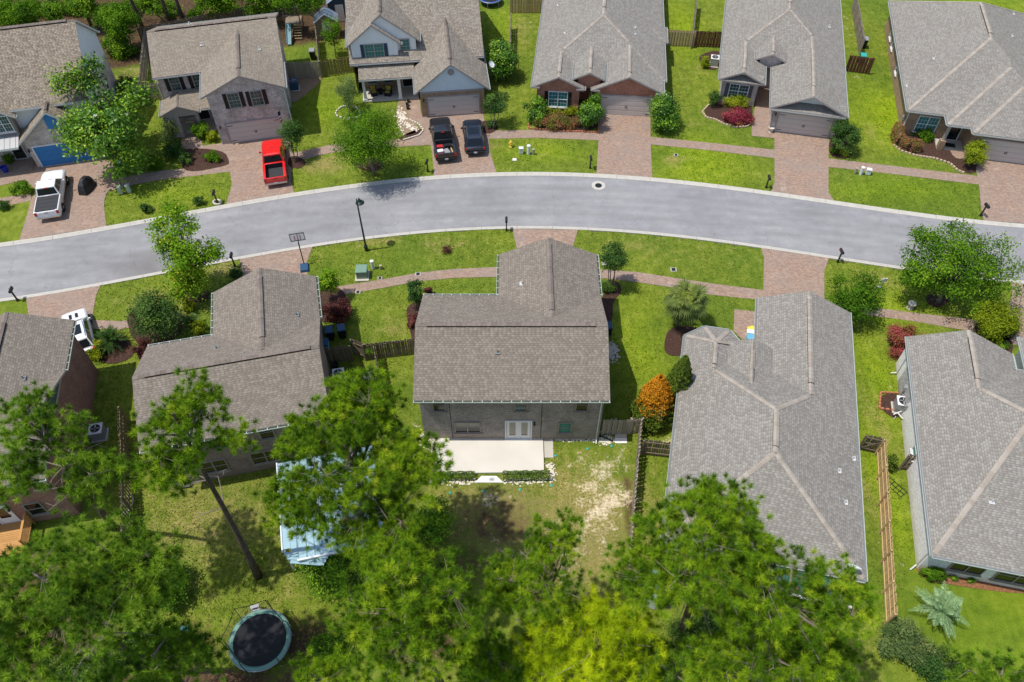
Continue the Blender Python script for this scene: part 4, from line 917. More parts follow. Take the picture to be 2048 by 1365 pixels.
def tuft_mesh(name, cen, axis, tint, mat, k=88, length=0.31, width=0.018, spread=0.85):
    """long-needle tufts: k needles fan out of every centre around its axis"""
    n = len(cen); d = nr.normal(size=(n, k, 3)); d /= np.linalg.norm(d, axis=2, keepdims=True)
    d = d * spread + axis[:, None, :] * 0.62; d /= np.linalg.norm(d, axis=2, keepdims=True)
    L = length * nr.uniform(0.7, 1.15, (n, k, 1)); root = cen[:, None, :] + d * 0.02 - axis[:, None, :] * nr.uniform(0, .16, (n, k, 1))
    sd = np.cross(d, nr.normal(size=(n, k, 3))); sd /= np.linalg.norm(sd, axis=2, keepdims=True) + 1e-9
    tip = root + d * L; tip[..., 2] -= 0.10 * L[..., 0] * nr.uniform(0, 1, (n, k))
    v = np.stack([root - sd * width / 2, root + sd * width / 2, tip], 2).reshape(-1, 3); f = np.arange(n * k * 3).reshape(-1, 3)
    me = np_mesh(bpy.data.meshes.new(name), v, f); t = np.clip(np.repeat(tint, k) + nr.normal(0, .10, n * k), 0, 1)
    me.attributes.new('tint', 'FLOAT', 'FACE').data.foreach_set('value', t.astype(np.float32)); me.materials.append(mat); return me

LM = {
    'pine': m_leaf('pine_needles', [(0, (0.038, 0.091, 0.006)), (.45, (0.124, 0.242, 0.009)), (.8, (0.262, 0.398, 0.013)), (1, (0.416, 0.501, 0.027))], .16, .65, .08),
    'pine_deep': m_leaf('pine_needles_deep', [(0, (0.042, 0.097, 0.011)), (.5, (0.127, 0.245, 0.014)), (1, (0.300, 0.450, 0.032))], .16, .65, .08),
    'pine_gold': m_leaf('pine_needles_gold', [(0, (0.150, 0.238, 0.006)), (.5, (0.377, 0.493, 0.008)), (1, (0.693, 0.750, 0.020))], .35, .65, .12),
    'oak': m_leaf('oak_leaves', [(0, (0.039, 0.103, 0.007)), (.5, (0.096, 0.217, 0.012)), (1, (0.243, 0.398, 0.025))]),
    'maple': m_leaf('maple_leaves', [(0, (0.084, 0.196, 0.012)), (.5, (0.192, 0.362, 0.017)), (.85, (0.367, 0.469, 0.031)), (1, (0.501, 0.391, 0.053))]),
    'dark': m_leaf('dark_leaves', [(0, (0.020, 0.054, 0.015)), (.5, (0.050, 0.116, 0.025)), (1, (0.145, 0.232, 0.043))], .2),
    'magnolia': m_leaf('magnolia_leaves', [(0, (0.029, 0.091, 0.010)), (.5, (0.087, 0.211, 0.013)), (.85, (0.271, 0.439, 0.023)), (1, (0.477, 0.559, 0.076))], .15, .45, .3),
    'lime': m_leaf('lime_leaves', [(0, (0.132, 0.197, 0.010)), (.5, (0.264, 0.330, 0.016)), (1, (0.448, 0.461, 0.039))]),
    'grey': m_leaf('grey_leaves', [(0, (0.078, 0.132, 0.046)), (.5, (0.155, 0.225, 0.070)), (1, (0.310, 0.357, 0.124))]),
    'maroon': m_leaf('maroon_leaves', [(0, (0.046, 0.019, 0.019)), (.5, (0.132, 0.043, 0.040)), (1, (0.264, 0.101, 0.070))], .2),
    'burgundy': m_leaf('burgundy_leaves', [(0, (0.139, 0.019, 0.034)), (.5, (0.326, 0.046, 0.078)), (.85, (0.512, 0.109, 0.139)), (1, (0.465, 0.465, 0.031))], .25),
    'bronze': m_leaf('bronze_leaves', [(0, (0.078, 0.109, 0.019)), (.4, (0.202, 0.202, 0.034)), (.8, (0.341, 0.155, 0.085)), (1, (0.651, 0.109, 0.139))], .2),
    'redbush': m_leaf('red_bush_leaves', [(0, (0.062, 0.087, 0.010)), (.45, (0.149, 0.162, 0.015)), (.75, (0.298, 0.062, 0.062)), (1, (0.446, 0.099, 0.111))], .2),
    'orange': m_leaf('orange_tips', [(0, (0.275, 0.100, 0.009)), (.5, (0.575, 0.235, 0.013)), (1, (0.727, 0.381, 0.033))], .25),
    'thuja': m_leaf('thuja_leaves', [(0, (0.025, 0.053, 0.009)), (.5, (0.078, 0.127, 0.016)), (1, (0.178, 0.232, 0.025))], .15),
    'palm': m_leaf('palm_leaves', [(0, (0.032, 0.052, 0.012)), (.5, (0.109, 0.152, 0.032)), (1, (0.304, 0.341, 0.080))], .12, .55, .15),
    'sago': m_leaf('sago_leaves', [(0, (0.016, 0.043, 0.009)), (.5, (0.043, 0.096, 0.019)), (1, (0.124, 0.202, 0.046))], .15, .3),
    'pindo': m_leaf('pindo_leaves', [(0, (0.109, 0.198, 0.085)), (.5, (0.233, 0.364, 0.168)), (1, (0.420, 0.563, 0.281))], .2, .5, .2),
    'hedge': m_leaf('hedge_leaves', [(0, (0.031, 0.077, 0.015)), (.5, (0.088, 0.165, 0.027)), (1, (0.232, 0.310, 0.057))], .2),
    'under': m_leaf('undergrowth_leaves', [(0, (0.043, 0.106, 0.014)), (.5, (0.116, 0.242, 0.020)), (1, (0.330, 0.504, 0.027))], .3),
}
M['bark_pine'] = m_bark('bark_pine', (0.045, 0.030, 0.024), (0.17, 0.125, 0.105)); M['bark_grey'] = m_bark('bark_grey', (0.09, 0.075, 0.062), (0.27, 0.235, 0.20))
M['twig'] = m_plain('twig', (0.22, 0.18, 0.15), .9, .1, scale=6, var=.4); M['flower_white'] = m_plain('flower_white', (.8, .8, .74), .6)

def trunk_path(base, top, bow=0.0, n=7):
    base, top = Vector(base), Vector(top); side = Vector((-(top - base).y, (top - base).x, 0)); side = side.normalized() if side.length > 1e-3 else Vector((1, 0, 0))
    return [base.lerp(top, i / (n - 1)) + side * bow * math.sin(math.pi * i / (n - 1)) + Vector((rnd.uniform(-.05, .05), rnd.uniform(-.05, .05), 0)) * (0 < i < n - 1) for i in range(n)]
def limb(mb, a, b, r0, r1, sag=0.15, n=5, sides=5):
    a, b = Vector(a), Vector(b); L = (b - a).length; k = Vector((rnd.uniform(-1, 1), rnd.uniform(-1, 1), 0)) * L * .06
    mb.tube([a.lerp(b, t) + Vector((0, 0, -sag * L * math.sin(math.pi * t) * .5)) + k * math.sin(math.pi * t) for t in np.linspace(0, 1, n)], list(np.linspace(r0, r1, n)), sides)

def pine(label, base, crown, z, rpx, h=None, mat='pine', ry=None, rz=None, dens=7.5, tr=0.20, lobes=None, group='tall pines along the bottom edge', name='pine_tree', tl=0.30, bare=10):
    """base, crown: photo pixels of the trunk foot (ground) and of the crown's middle (height z); rpx: crown radius in photo pixels"""
    b0 = P(*base); cc = P(*crown, z); s = ppm(*crown, z); rx = rpx / s; ry = (ry or rpx) / s; rz = rz or rx * .55
    root = empty(name, b0, 0, label, 'pine tree', group); o = Vector(b0); top = cc + Vector((0, 0, rz * .7))
    path = trunk_path((0, 0, -.1), top - o, rnd.uniform(-.25, .25)); mb = MB(); H = top.z
    mb.tube(path, [tr * (1.25 if i == 0 else 1) * (1 - .72 * i / (len(path) - 1)) for i in range(len(path))], 9)
    mb.build('trunk', M['bark_pine'], root, smooth=True)
    # branch-end clumps through the crown volume, more of them outside and on top
    lobes = lobes or [(0, 0, 0, 1.0)]; ncl = max(8, int(rx * ry * 3.1416 * dens / 2.0)); cl = []
    while len(cl) < ncl:
        lx_, ly_, lz_, lr = lobes[rnd.randrange(len(lobes))]
        d = Vector((rnd.gauss(0, 1), rnd.gauss(0, 1), rnd.gauss(0, 1) + .25)).normalized() * (rnd.random() ** .42)
        c = Vector((lx_ * rx + d.x * rx * lr, ly_ * ry + d.y * ry * lr, lz_ * rz + d.z * rz * lr))
        if all((c - q_).length > .46 for q_, _ in cl) or rnd.random() < .1: cl.append((c, d))
    br = MB(); cen, ax, tn = [], [], []
    # main limbs first, every clump then hangs on the nearest limb
    def on_trunk(zt):
        t = min(max(zt / max(top.z, .1), .2), .98); k = min(int(t * (len(path) - 1)), len(path) - 2); return path[k].lerp(path[k + 1], t * (len(path) - 1) - k)
    mains = []
    for c, d in rnd.sample(cl, min(len(cl), 9 + int(rx * 2))):
        e = cc - o + c * .85; a = on_trunk(e.z - rnd.uniform(.3, .8) * (Vector((c.x, c.y)).length * .5 + .3)); mains += [a.lerp(e, u) for u in (.35, .6, .8, 1)]
        limb(br, a, e, .045 + .012 * rx, .018, .1)
    for c, d in cl:
        wpos = cc - o + c; a = min(mains, key=lambda m_: (m_ - wpos).length); br.tube([a, a.lerp(wpos, .5) + Vector((0, 0, -.08)), wpos], [.016, .012, .009], 3, cap=False)
        base_t = rnd.uniform(.2, .74)
        for _ in range(rnd.randint(6, 10)):
            q_ = wpos + Vector((rnd.gauss(0, .31), rnd.gauss(0, .31), rnd.gauss(0, .20)))
            ou = (q_ - Vector((path[-1].x, path[-1].y, q_.z))); ou = ou.normalized() if ou.length > .01 else Vector((0, 0, 1))
            a_ = (ou * .5 + Vector((0, 0, .8)) + Vector((rnd.gauss(0, .25), rnd.gauss(0, .25), 0))).normalized()
            cen.append(q_); ax.append(a_); tn.append(base_t + rnd.gauss(0, .16))
    for _ in range(bare):                                                   # dead grey twigs under the crown
        t = rnd.uniform(.55, .9); k = min(int(t * (len(path) - 1)), len(path) - 2); a = path[k]; an = rnd.uniform(0, 6.28); L = rnd.uniform(.35, .8) * rx
        e = a + Vector((math.cos(an) * L, math.sin(an) * L, rnd.uniform(.1, .6))); limb(br, a, e, .04, .012, -.1)
        for _ in range(3): f_ = a.lerp(e, rnd.uniform(.5, 1)); br.tube([f_, f_ + Vector((rnd.uniform(-.5, .5), rnd.uniform(-.5, .5), rnd.uniform(0, .4)))], .012, 3, cap=False)
    tag(br.build('branches', M['twig'], root), kind='stuff')
    me = tuft_mesh('needles', np.array(cen, float), np.array(ax, float), np.array(tn), LM[mat], length=tl); link('crown', me, root)
    return root

def tree(label, base, crown, z, rpx, mat, h=None, name='tree', cat='tree', ry=None, rz=None, n=5200, leaf=.17, ncl=46, tr=.12, stems=1, bark='bark_grey', group=None, shape='ball', tint=(.15, .8), flowers=0, slim=.55, cspread=.23, up=.6, low=0.0, extra=()):
    b0 = P(*base); cc = P(*crown, z); s = ppm(*crown, z); rx = rpx / s; ry = (ry or rpx) / s; rz = rz or rx * .75
    root = empty(name, b0, 0, label, cat, group); off = cc - b0; mb = MB(); cl = []
    while len(cl) < ncl:
        d = Vector((rnd.gauss(0, 1), rnd.gauss(0, 1), rnd.gauss(0, 1))).normalized() * (rnd.random() ** .38)
        if shape == 'cone':
            f = rnd.random() ** 1.4; an = rnd.uniform(0, 6.283); r_ = (1 - f * .88) * math.sqrt(rnd.uniform(.3, 1)); d = Vector((math.cos(an) * r_, math.sin(an) * r_, -1 + 2 * f))
        c = Vector((d.x * rx * .86, d.y * ry * .86, d.z * rz * .86)); 
        if all((c - q_).length > rx * .16 for q_ in cl) or rnd.random() < .1: cl.append(c)
    for ex, ey, ez, er in extra:
        ce = P(ex, ey, ez) - cc; re_ = er / ppm(ex, ey, ez)
        for _ in range(max(4, int(ncl * (re_ / rx) ** 2 * 1.3))): cl.append(ce + Vector((rnd.uniform(-1, 1), rnd.uniform(-1, 1), rnd.uniform(-.8, .8))) * re_ * .8)
    ncl = len(cl)
    for sidx in range(stems):
        an = 6.283 * sidx / max(stems, 1) + .4; k = .0 if stems == 1 else .35 * rx
        e = off + Vector((math.cos(an) * k, math.sin(an) * k, -rz * .1)); p0 = Vector((math.cos(an) * .12, math.sin(an) * .12, -.05)) if stems > 1 else Vector((0, 0, -.05))
        mb.tube(trunk_path(p0, e, rnd.uniform(-.1, .1)), [tr * (1 - .6 * i / 6) for i in range(7)], 8)
        if stems == 1 and rz > 1: 
            for c in cl[::2]: limb(mb, Vector((0, 0, 0)).lerp(e, rnd.uniform(.45, .95)), off + c * .9, tr * .32, .012, .05)
        else:
            for c in cl[sidx::stems * 2]: limb(mb, e.lerp(p0, rnd.uniform(0, .5)), off + c * .9, tr * .4, .01, .05)
    mb.build('trunk', M[bark], root, smooth=True)
    n = int(n * 1.7); per = n // ncl; C_l = np.repeat(np.array([tuple(off + c) for c in cl]), per, 0); R_ = (rx + ry + rz) / 3 * cspread
    cen = C_l + np.clip(nr.normal(size=C_l.shape), -1.5, 1.5) * R_ * np.array([1, 1, .8]) * nr.uniform(.5, 1, (len(C_l), 1)); cen[:, 2] = np.maximum(cen[:, 2], .04 + low)
    ct = np.repeat(nr.uniform(*tint, ncl), per); tn = ct + nr.normal(0, .16, len(cen))
    outv = cen - np.array(tuple(off)); outv /= np.linalg.norm(outv, axis=1, keepdims=True) + 1e-6
    link('crown', leaf_mesh('leaves', cen, leaf, tn, LM[mat], up, slim, outv), root)
    for _ in range(flowers):
        i = rnd.randrange(len(cen)); q = MB(); p_ = Vector(cen[i]) + Vector(outv[i]) * .15
        for k in range(6): q.poly([p_, p_ + Vector((math.cos(k) * .13, math.sin(k) * .13, .07)), p_ + Vector((math.cos(k + .5) * .17, math.sin(k + .5) * .17, .05)), p_ + Vector((math.cos(k + 1) * .13, math.sin(k + 1) * .13, .07))])
        q.build('flower', M['flower_white'], root)
    return root
def shrub(label, px, rpx, h, mat, ry=None, n=1500, leaf=.11, name='shrub', cat='shrub', group=None, flowers=0, **k):
    """low bush standing on the ground at pixel px (its middle), radius in photo pixels"""
    s = ppm(*px, h * .5); p = P(*px, h * .5); b = P(*px, h * .5); 
    root = tree(label, px, px, h * .5, rpx, mat, name=name, cat=cat, ry=ry, rz=h * .5, n=n, leaf=leaf, ncl=k.pop('ncl', 22), tr=k.pop('tr', .03), stems=k.pop('stems', 3), group=group, flowers=flowers, cspread=k.pop('cspread', .26), **k)
    return root

# --- pines -------------------------------------------------------------------------------------
pine('tall pine with long bare leaning trunk rising from the left lawn', (517, 1152), (366, 862), 16.5, 114, lobes=[(0, 0, 0, .85), (-.25, -.55, -.5, .55), (.75, .15, -.5, .32), (.1, .55, .2, .5)], dens=7.5, tr=.21, rz=2.0, bare=6)
pine('dark pine leaning over the red brick house at the left edge', (228, 1056), (88, 878), 14.5, 118, lobes=[(0, .1, 0, .75), (.75, -.35, -.9, .55), (-.5, .45, 0, .5), (-.3, -.6, -.2, .45)], mat='pine_deep', tr=.2, rz=2.0, bare=14)
pine('broad pine filling the lower left corner', (292, 1342), (132, 1192), 14.5, 190, lobes=[(0, 0, 0, .9), (.55, .3, -.3, .5), (-.4, -.5, -.2, .6)], mat='pine_deep', tr=.24, rz=2.4, dens=9, bare=20)
pine('low pine below the broad corner pine at bottom left', (430, 1420), (322, 1328), 8.5, 125, mat='pine_deep', ry=85, tr=.16, rz=1.8, dens=8)
pine('pine standing over the pale metal roof, left of the patio', (792, 1148), (702, 930), 12.8, 180, lobes=[(0, 0, 0, .8), (.05, .62, .5, .48), (.62, 0, -.1, .45), (-.52, -.3, -.35, .46), (.3, -.65, -.5, .45), (-.1, .1, .3, .7)], tr=.23, rz=2.6, dens=10.5, bare=18)
pine('dense bright pine at bottom centre', (885, 1375), (818, 1232), 13, 150, tr=.22, rz=2.4, dens=9, bare=10)
pine('small forked pine between the bare yard and the gold pine', (1105, 1302), (1088, 1155), 9.5, 108, ry=115, lobes=[(0, 0, 0, .8), (-.75, -.05, -.4, .4), (.2, .6, .2, .5)], tr=.14, rz=2.0, dens=6.5, bare=14)
pine('big pine with forked trunk in front of the hip-roofed house', (1362, 1268), (1400, 1105), 14.5, 178, ry=150, lobes=[(0, 0, 0, .85), (.2, .5, .3, .5), (-.6, -.2, -.2, .45)], tr=.25, rz=2.2, dens=8.5, bare=16)
pine('big leaning pine beside the white beam of the rear porch', (1398, 1315), (1580, 1200), 13.0, 180, ry=125, lobes=[(0, 0, 0, .9), (-.4, .7, .2, .5), (.55, .1, -.3, .4)], tr=.23, rz=1.9, dens=6.8, bare=22)
pine('young yellow-green pine at the bottom edge', (1215, 1400), (1190, 1300), 7.5, 140, ry=105, mat='pine_gold', tr=.14, rz=2.2, dens=11, tl=.36, bare=3)
pine('pine cut by the bottom edge, right of the forked trunks', (1560, 1440), (1530, 1325), 9.5, 185, ry=85, tr=.18, rz=1.6, dens=8, bare=16)
pine('pine tip at the lower right edge of the lawn', (1985, 1440), (1985, 1362), 6, 110, ry=50, mat='pine_deep', tr=.12, rz=1.3, dens=9, bare=3)
pine('pine tip at the bottom edge right of the trampoline', (640, 1440), (640, 1350), 5, 60, ry=36, mat='pine', tr=.1, rz=1.0, dens=9, bare=3)
pine('low pine filling the gap left of the gold pine at the bottom edge', (985, 1400), (985, 1318), 6, 88, ry=55, tr=.12, rz=1.6, dens=9, bare=4)
pine('low pine filling the gap right of the gold pine at the bottom edge', (1335, 1420), (1340, 1335), 6.5, 85, ry=48, mat='pine_deep', tr=.12, rz=1.5, dens=9, bare=4)
# pines of the wood behind the far houses: trunks in view, crowns above the frame
for i, (bx, by, w_) in enumerate([(130, 60, 'behind the ridge of the upper left house'), (187, 62, 'right of the first wood trunk behind the white gable'), (288, 62, 'at the fence corner left of the tan roof'), (345, 58, 'left of the pair behind the tan roof'), (372, 54, 'right of the pair behind the tan roof')]):
    t = P(bx, by); q = Vector((t.x - .6, t.y + 3, 17)); root = pine('bare pine trunk of the wood ' + w_, (bx, by), (0, 0), 1, 1, group='pines of the wood behind the far houses', tr=.2) if False else None
    root = empty('pine_tree', t, 0, 'bare pine trunk of the wood ' + w_, 'pine tree', 'pines of the wood behind the far houses'); mb = MB(); lean = Vector((rnd.uniform(-.6, .3), rnd.uniform(-.2, .8), 17))
    pa = trunk_path((0, 0, -.1), lean, .1); mb.tube(pa, [.21 * (1 - .6 * k / 6) for k in range(7)], 8); mb.build('trunk', M['bark_pine'], root, smooth=True)
    cen = np.array([tuple(lean)]) + nr.normal(size=(130, 3)) * np.array([1.3, 1.3, 1.0]); link('crown', tuft_mesh('needles', cen, unit(130, 1.5), nr.uniform(.2, .7, 130), LM['pine_deep'], k=30), root)
for lab, bs, cr, z, r, ry, mat, n in [('dense dark tree of the wood in the gap between the two left houses', (235, 90), (232, 42), 3.6, 42, 30, 'oak', 6500), ('leafy bush at the foot of the wood, left of the grey fence', (240, 98), (240, 95), .9, 38, 22, 'under', 2600), ('bushy tree of the wood over the left end of the brown ridge', (30, 62), (35, 28), 3, 48, 30, 'oak', 4000), ('pale bush of the wood between two bare trunks', (105, 50), (108, 22), 2.4, 28, 26, 'under', 2500), ('leafy tree of the wood left of the trunk pair', (175, 30), (168, 8), 3, 30, 24, 'under', 2500), ('leafy tree of the wood above the tan roof', (420, 25), (428, 2), 3, 45, 20, 'oak', 3000), ('bushy tree of the wood at the top edge right of the tan roof', (520, 20), (515, -4), 3.2, 60, 18, 'oak', 3000), ('small tree of the wood between the trunk pair and the fence corner', (315, 30), (305, 8), 2.6, 30, 20, 'under', 2000)]:
    tree(lab, bs, cr, z, r, mat, ry=ry * 1.3, n=n, leaf=.2, group='trees of the wood behind the far houses')
for i, (bx, by, r_, mt) in enumerate([(10, 18, 34, 'under'), (68, 14, 26, 'oak'), (142, 12, 24, 'under'), (200, 22, 26, 'oak'), (262, 12, 26, 'under'), (340, 20, 24, 'under'), (395, 30, 24, 'oak'), (470, 22, 28, 'under'), (560, 10, 26, 'oak')]):
    shrub('leafy wood-edge bush, number %s from the left along the top edge' % ('one two three four five six seven eight nine'.split()[i]), (bx, by), r_, 1.7, mt, ry=r_ * .9, n=1300, leaf=.18, group='bushes of the wood edge')
# --- broadleaf trees --------------------------------------------------------------------------------
tree('large glossy magnolia tree with white blooms before the blue garage door', (250, 352), (205, 248), 5.0, 84, 'magnolia', ry=95, rz=2.6, n=8000, leaf=.30, ncl=70, tr=.2, name='magnolia_tree', flowers=7, tint=(.25, .85), cspread=.2, extra=[(165, 160, 7.2, 26), (135, 165, 7.2, 22), (185, 135, 8.0, 18), (265, 195, 6.0, 28), (150, 285, 4.2, 26), (150, 260, 5, 30), (255, 320, 2.5, 36)])
tree('wide dark green oak on the verge near the black pickup', (750, 350), (733, 274), 4.4, 72, 'oak', ry=74, rz=2.1, n=9500, leaf=.15, ncl=70, tr=.13)
tree('tall layered maple at the roadside, left of the driveway with the hoop', (388, 592), (372, 515), 4.2, 46, 'maple', ry=52, rz=2.6, n=6500, leaf=.2, ncl=46, tr=.15, name='maple_tree', cspread=.2, extra=[(345, 425, 7.2, 22), (330, 465, 6.0, 26), (318, 452, 6, 16), (405, 505, 4.6, 26), (430, 503, 4.4, 15), (372, 565, 2.2, 34), (362, 448, 6.6, 22), (340, 500, 4.6, 24)])
tree('slender dark crape myrtle beside the red pickup', (592, 325), (583, 268), 2.6, 27, 'dark', ry=34, rz=1.5, n=2600, leaf=.13, ncl=30, tr=.05, stems=3)
tree('feathery young tree in the stone ringed bed left of the porch', (700, 232), (694, 182), 2.3, 26, 'grey', ry=34, rz=1.5, n=2600, leaf=.12, ncl=30, tr=.05)
tree('round glossy camellia between the white house and the red brick house', (1008, 160), (1006, 118), 2.1, 37, 'magnolia', ry=40, rz=1.9, n=5200, leaf=.2, ncl=50, tint=(.2, .75))
tree('dark wispy crape myrtle right of the tan garage door', (988, 258), (990, 205), 2.5, 34, 'dark', ry=28, rz=1.1, n=2600, leaf=.13, ncl=34, tr=.05, stems=3)
tree('magnolia shrub with white blooms between red brick window and garage', (1185, 252), (1183, 222), 1.6, 25, 'magnolia', ry=36, rz=1.6, n=3400, leaf=.19, ncl=40, flowers=4, tint=(.1, .7))
tree('large magnolia shrub with white blooms right of the red brick garage', (1332, 262), (1331, 224), 1.8, 31, 'magnolia', ry=42, rz=1.8, n=4600, leaf=.19, ncl=48, flowers=7, tint=(.1, .7))
tree('round dark magnolia shrub at the left corner of the red brick house', (1071, 238), (1071, 220), 1.2, 24, 'magnolia', ry=28, rz=1.2, n=2800, leaf=.17, ncl=30, tint=(.05, .65))
tree('dark leafy small tree right of the grey brick garage', (1692, 305), (1691, 272), 1.9, 29, 'dark', ry=34, rz=1.5, n=3000, leaf=.15, ncl=36, tint=(.3, .9))
tree('small lime green tree in mulch before the corner house', (1955, 332), (1953, 304), 1.5, 30, 'lime', ry=28, rz=1.0, n=2600, leaf=.14, ncl=34, tr=.05, stems=3)
tree('largest broad oak by the street at the right edge', (1876, 607), (1905, 530), 3.8, 100, 'oak', ry=76, rz=2.3, n=11000, leaf=.18, ncl=64, tr=.2, tint=(.2, .9), name='oak_tree', cspread=.17, extra=[(1845, 490, 4.6, 40), (1930, 478, 5.0, 46), (1995, 520, 4.2, 42), (1830, 550, 3.2, 38), (1985, 575, 3.0, 42)])
tree('loose dark tree at the front corner of the long hip-roofed house', (1722, 645), (1710, 590), 2.6, 56, 'oak', ry=52, rz=1.9, n=4200, leaf=.16, ncl=50, tr=.08, tint=(.0, .6))
tree('yellow-green round shrub in front of the right edge house', (1998, 668), (1997, 640), 1.6, 50, 'lime', ry=44, rz=1.5, n=5200, leaf=.14, ncl=60, tint=(0, .5))
tree('crape myrtle with bare forked stems beside the centre garage wing', (1222, 578), (1228, 513), 3.4, 33, 'dark', ry=30, rz=1.0, n=2600, leaf=.14, ncl=34, tr=.045, stems=4, tint=(.3, .8))
tree('dark spreading tree between the maple and the brown brick house', (322, 678), (312, 632), 2.4, 56, 'dark', ry=54, rz=1.8, n=5000, leaf=.15, ncl=60, tr=.07, tint=(.2, .9))
tree('small green tree above the maroon bush right of the brown brick house', (662, 590), (655, 565), 2.0, 24, 'maple', ry=28, rz=1.2, n=1800, leaf=.15, ncl=24, tr=.05, tint=(.1, .7))
tree('small dark tree in the mulch bed left of the centre house', (838, 612), (832, 582), 1.7, 20, 'dark', ry=26, rz=1.3, n=1700, leaf=.14, ncl=24, tr=.04)
tree('thin fruit tree by the blue shed behind the white house', (672, 115), (664, 62), 2.6, 22, 'oak', ry=28, rz=1.5, n=1500, leaf=.16, ncl=24, tr=.05)
tree('pale branching tree over the shed roof at the top edge', (648, 45), (600, 2), 4.0, 60, 'oak', ry=22, rz=1.2, n=3000, leaf=.17, ncl=40, tr=.09, stems=3)
# orange-tipped and green thujas
def thuja(label, base, h, rpx, orange):
    b0 = P(*base); r = rpx / ppm(*base, h * .4); root = empty('thuja', b0, 0, label, 'conifer', 'thujas beside the hip-roofed house'); mb = MB(); mb.tube([(0, 0, -.05), (0, 0, h * .8)], [.09, .03], 7); mb.build('trunk', M['bark_grey'], root)
    def cloud(n, z0, z1):
        f = nr.uniform(z0, z1, n); a = nr.uniform(0, 6.283, n); rr = r * np.clip(1 - f, .03, 1) ** .6 * np.where(f < .18, .75 + f * 1.4, 1) * (.78 + .22 * np.sqrt(nr.random(n))) * (1 + .13 * np.sin(a * 7 + f * 23) * np.sin(f * 31))
        return np.stack([rr * np.cos(a), rr * np.sin(a), .05 + f * h], 1)
    def crown(nm, c, mt):
        o_ = c.copy(); o_[:, 2] = .4 * r; o_ /= np.linalg.norm(o_, axis=1, keepdims=True); link(nm, leaf_mesh(nm, c, .15, nr.uniform(.1, .9, len(c)), LM[mt], .4, .4, o_), root)
    if orange: crown('crown', cloud(6500, 0, .5), 'thuja'); crown('orange_top', cloud(5600, .36, 1.0), 'orange')
    else: crown('crown', cloud(11000, 0, 1), 'thuja')
thuja('conifer with bright orange top beside the gate', (1302, 838), 4.9, 50, True); thuja('dark green conifer right of the orange one, against the hip roof', (1345, 812), 5.6, 38, False)
# palms
def frond(mb, a, el, L, droop, w, n=16, tint=.5, fold=.35):
    """pinnate frond: a rib with leaflets either side"""
    d = Vector((math.cos(a), math.sin(a), 0)); pts = []
    for i in range(7):
        t = i / 6; pts.append(d * L * t * math.cos(el) + Vector((0, 0, L * (t * math.sin(el) - droop * t * t))))
    mb.tube(pts, [.018 * (1 - .7 * i / 6) for i in range(7)], 4, 0, .8)
    side = Vector((-d.y, d.x, 0))
    for i in range(n):
        t = .1 + .88 * i / n; k = min(int(t * 6), 5); p = pts[k].lerp(pts[k + 1], t * 6 - k); tg = (pts[k + 1] - pts[k]).normalized(); ll = w * math.sin(math.pi * min(1, t * .8 + .18)) * rnd.uniform(.85, 1.1)
        for sg in (-1, 1):
            e = p + (side * sg * .8 + tg * .55 + Vector((0, 0, -fold * rnd.uniform(.3, 1.3)))).normalized() * ll; m = p.lerp(e, .5) + tg * .022; m2 = p.lerp(e, .5) - tg * .022
            mb.poly([p, m, e, m2], 0, min(1, max(0, tint + rnd.gauss(0, .15))))
def fan(mb, a, el, L, r, tint):
    """palmetto fan leaf: stiff pointed segments spread round the end of an arching stalk"""
    d = Vector((math.cos(a) * math.cos(el), math.sin(a) * math.cos(el), math.sin(el))); side = Vector((-math.sin(a), math.cos(a), 0)); c = d * L + Vector((0, 0, -.12 * L))
    mb.tube([Vector((0, 0, 0)), d * L * .5 + Vector((0, 0, .05)), c], .014, 4, 0, .95)
    d2 = (d + Vector((0, 0, -.35))).normalized(); nrm = side.cross(d2).normalized()
    for k in range(17):
        t = -1.75 + 3.5 * k / 16; v = (d2 * math.cos(t) + side * math.sin(t)).normalized(); ll = r * (1 - .13 * abs(t)) * rnd.uniform(.92, 1.08); e = c + v * ll + Vector((0, 0, -.22 * ll * rnd.uniform(.6, 1.4))); m = c + v * ll * .55 - Vector((0, 0, .02)); n_ = nrm.cross(v).normalized() * .05
        tt = min(1, max(0, tint + rnd.gauss(0, .10))); mb.poly([c, m + n_, e, m - n_], 0, tt)
root = empty('palm_tree', P(1354, 655), 0, 'sabal palm with fan leaves in mulch, left of the hip-roofed house', 'palm tree'); mb = MB(); tz = 2.9; mb.tube([(0, 0, -.05), (.05, .05, 1.4), (.25, .1, tz)], [.17, .14, .13], 9); mb.build('trunk', M['bark_grey'], root, smooth=True)
mb = MB()
for i in range(30): u = i / 29; fan(mb, i * 2.399, 1.25 - 1.9 * u, rnd.uniform(.85, 1.15), rnd.uniform(.8, 1.0), .62 - .4 * u + rnd.uniform(-.1, .1))
mb.build('crown', LM['palm'], root, (.25, .1, tz + .1), uv=False)
root = empty('sago_palm', P(228, 690), 0, 'dark sago palm in the bed before the red brick house', 'palm tree'); mb = MB(); mb.tube([(0, 0, 0), (0, 0, .7)], .2, 8); mb.build('trunk', M['bark_grey'], root); mb = MB()
for i in range(44): frond(mb, i * 2.399, rnd.uniform(.1, 1.3), rnd.uniform(1.2, 1.6), rnd.uniform(.25, .5), .26, 20, .3)
mb.build('crown', LM['sago'], root, (0, 0, .7), uv=False)
root = empty('pindo_palm', P(1868, 1232), 0, 'pale blue-green feather palm on the lawn at lower right', 'palm tree'); mb = MB(); mb.tube([(0, 0, -.05), (0, 0, 1.2)], [.25, .2], 9); mb.build('trunk', M['bark_grey'], root); mb = MB()
for i in range(26): frond(mb, i * 2.399, rnd.uniform(.2, 1.3), rnd.uniform(1.7, 2.2), rnd.uniform(.35, .75), .42, 30, .5, .6)
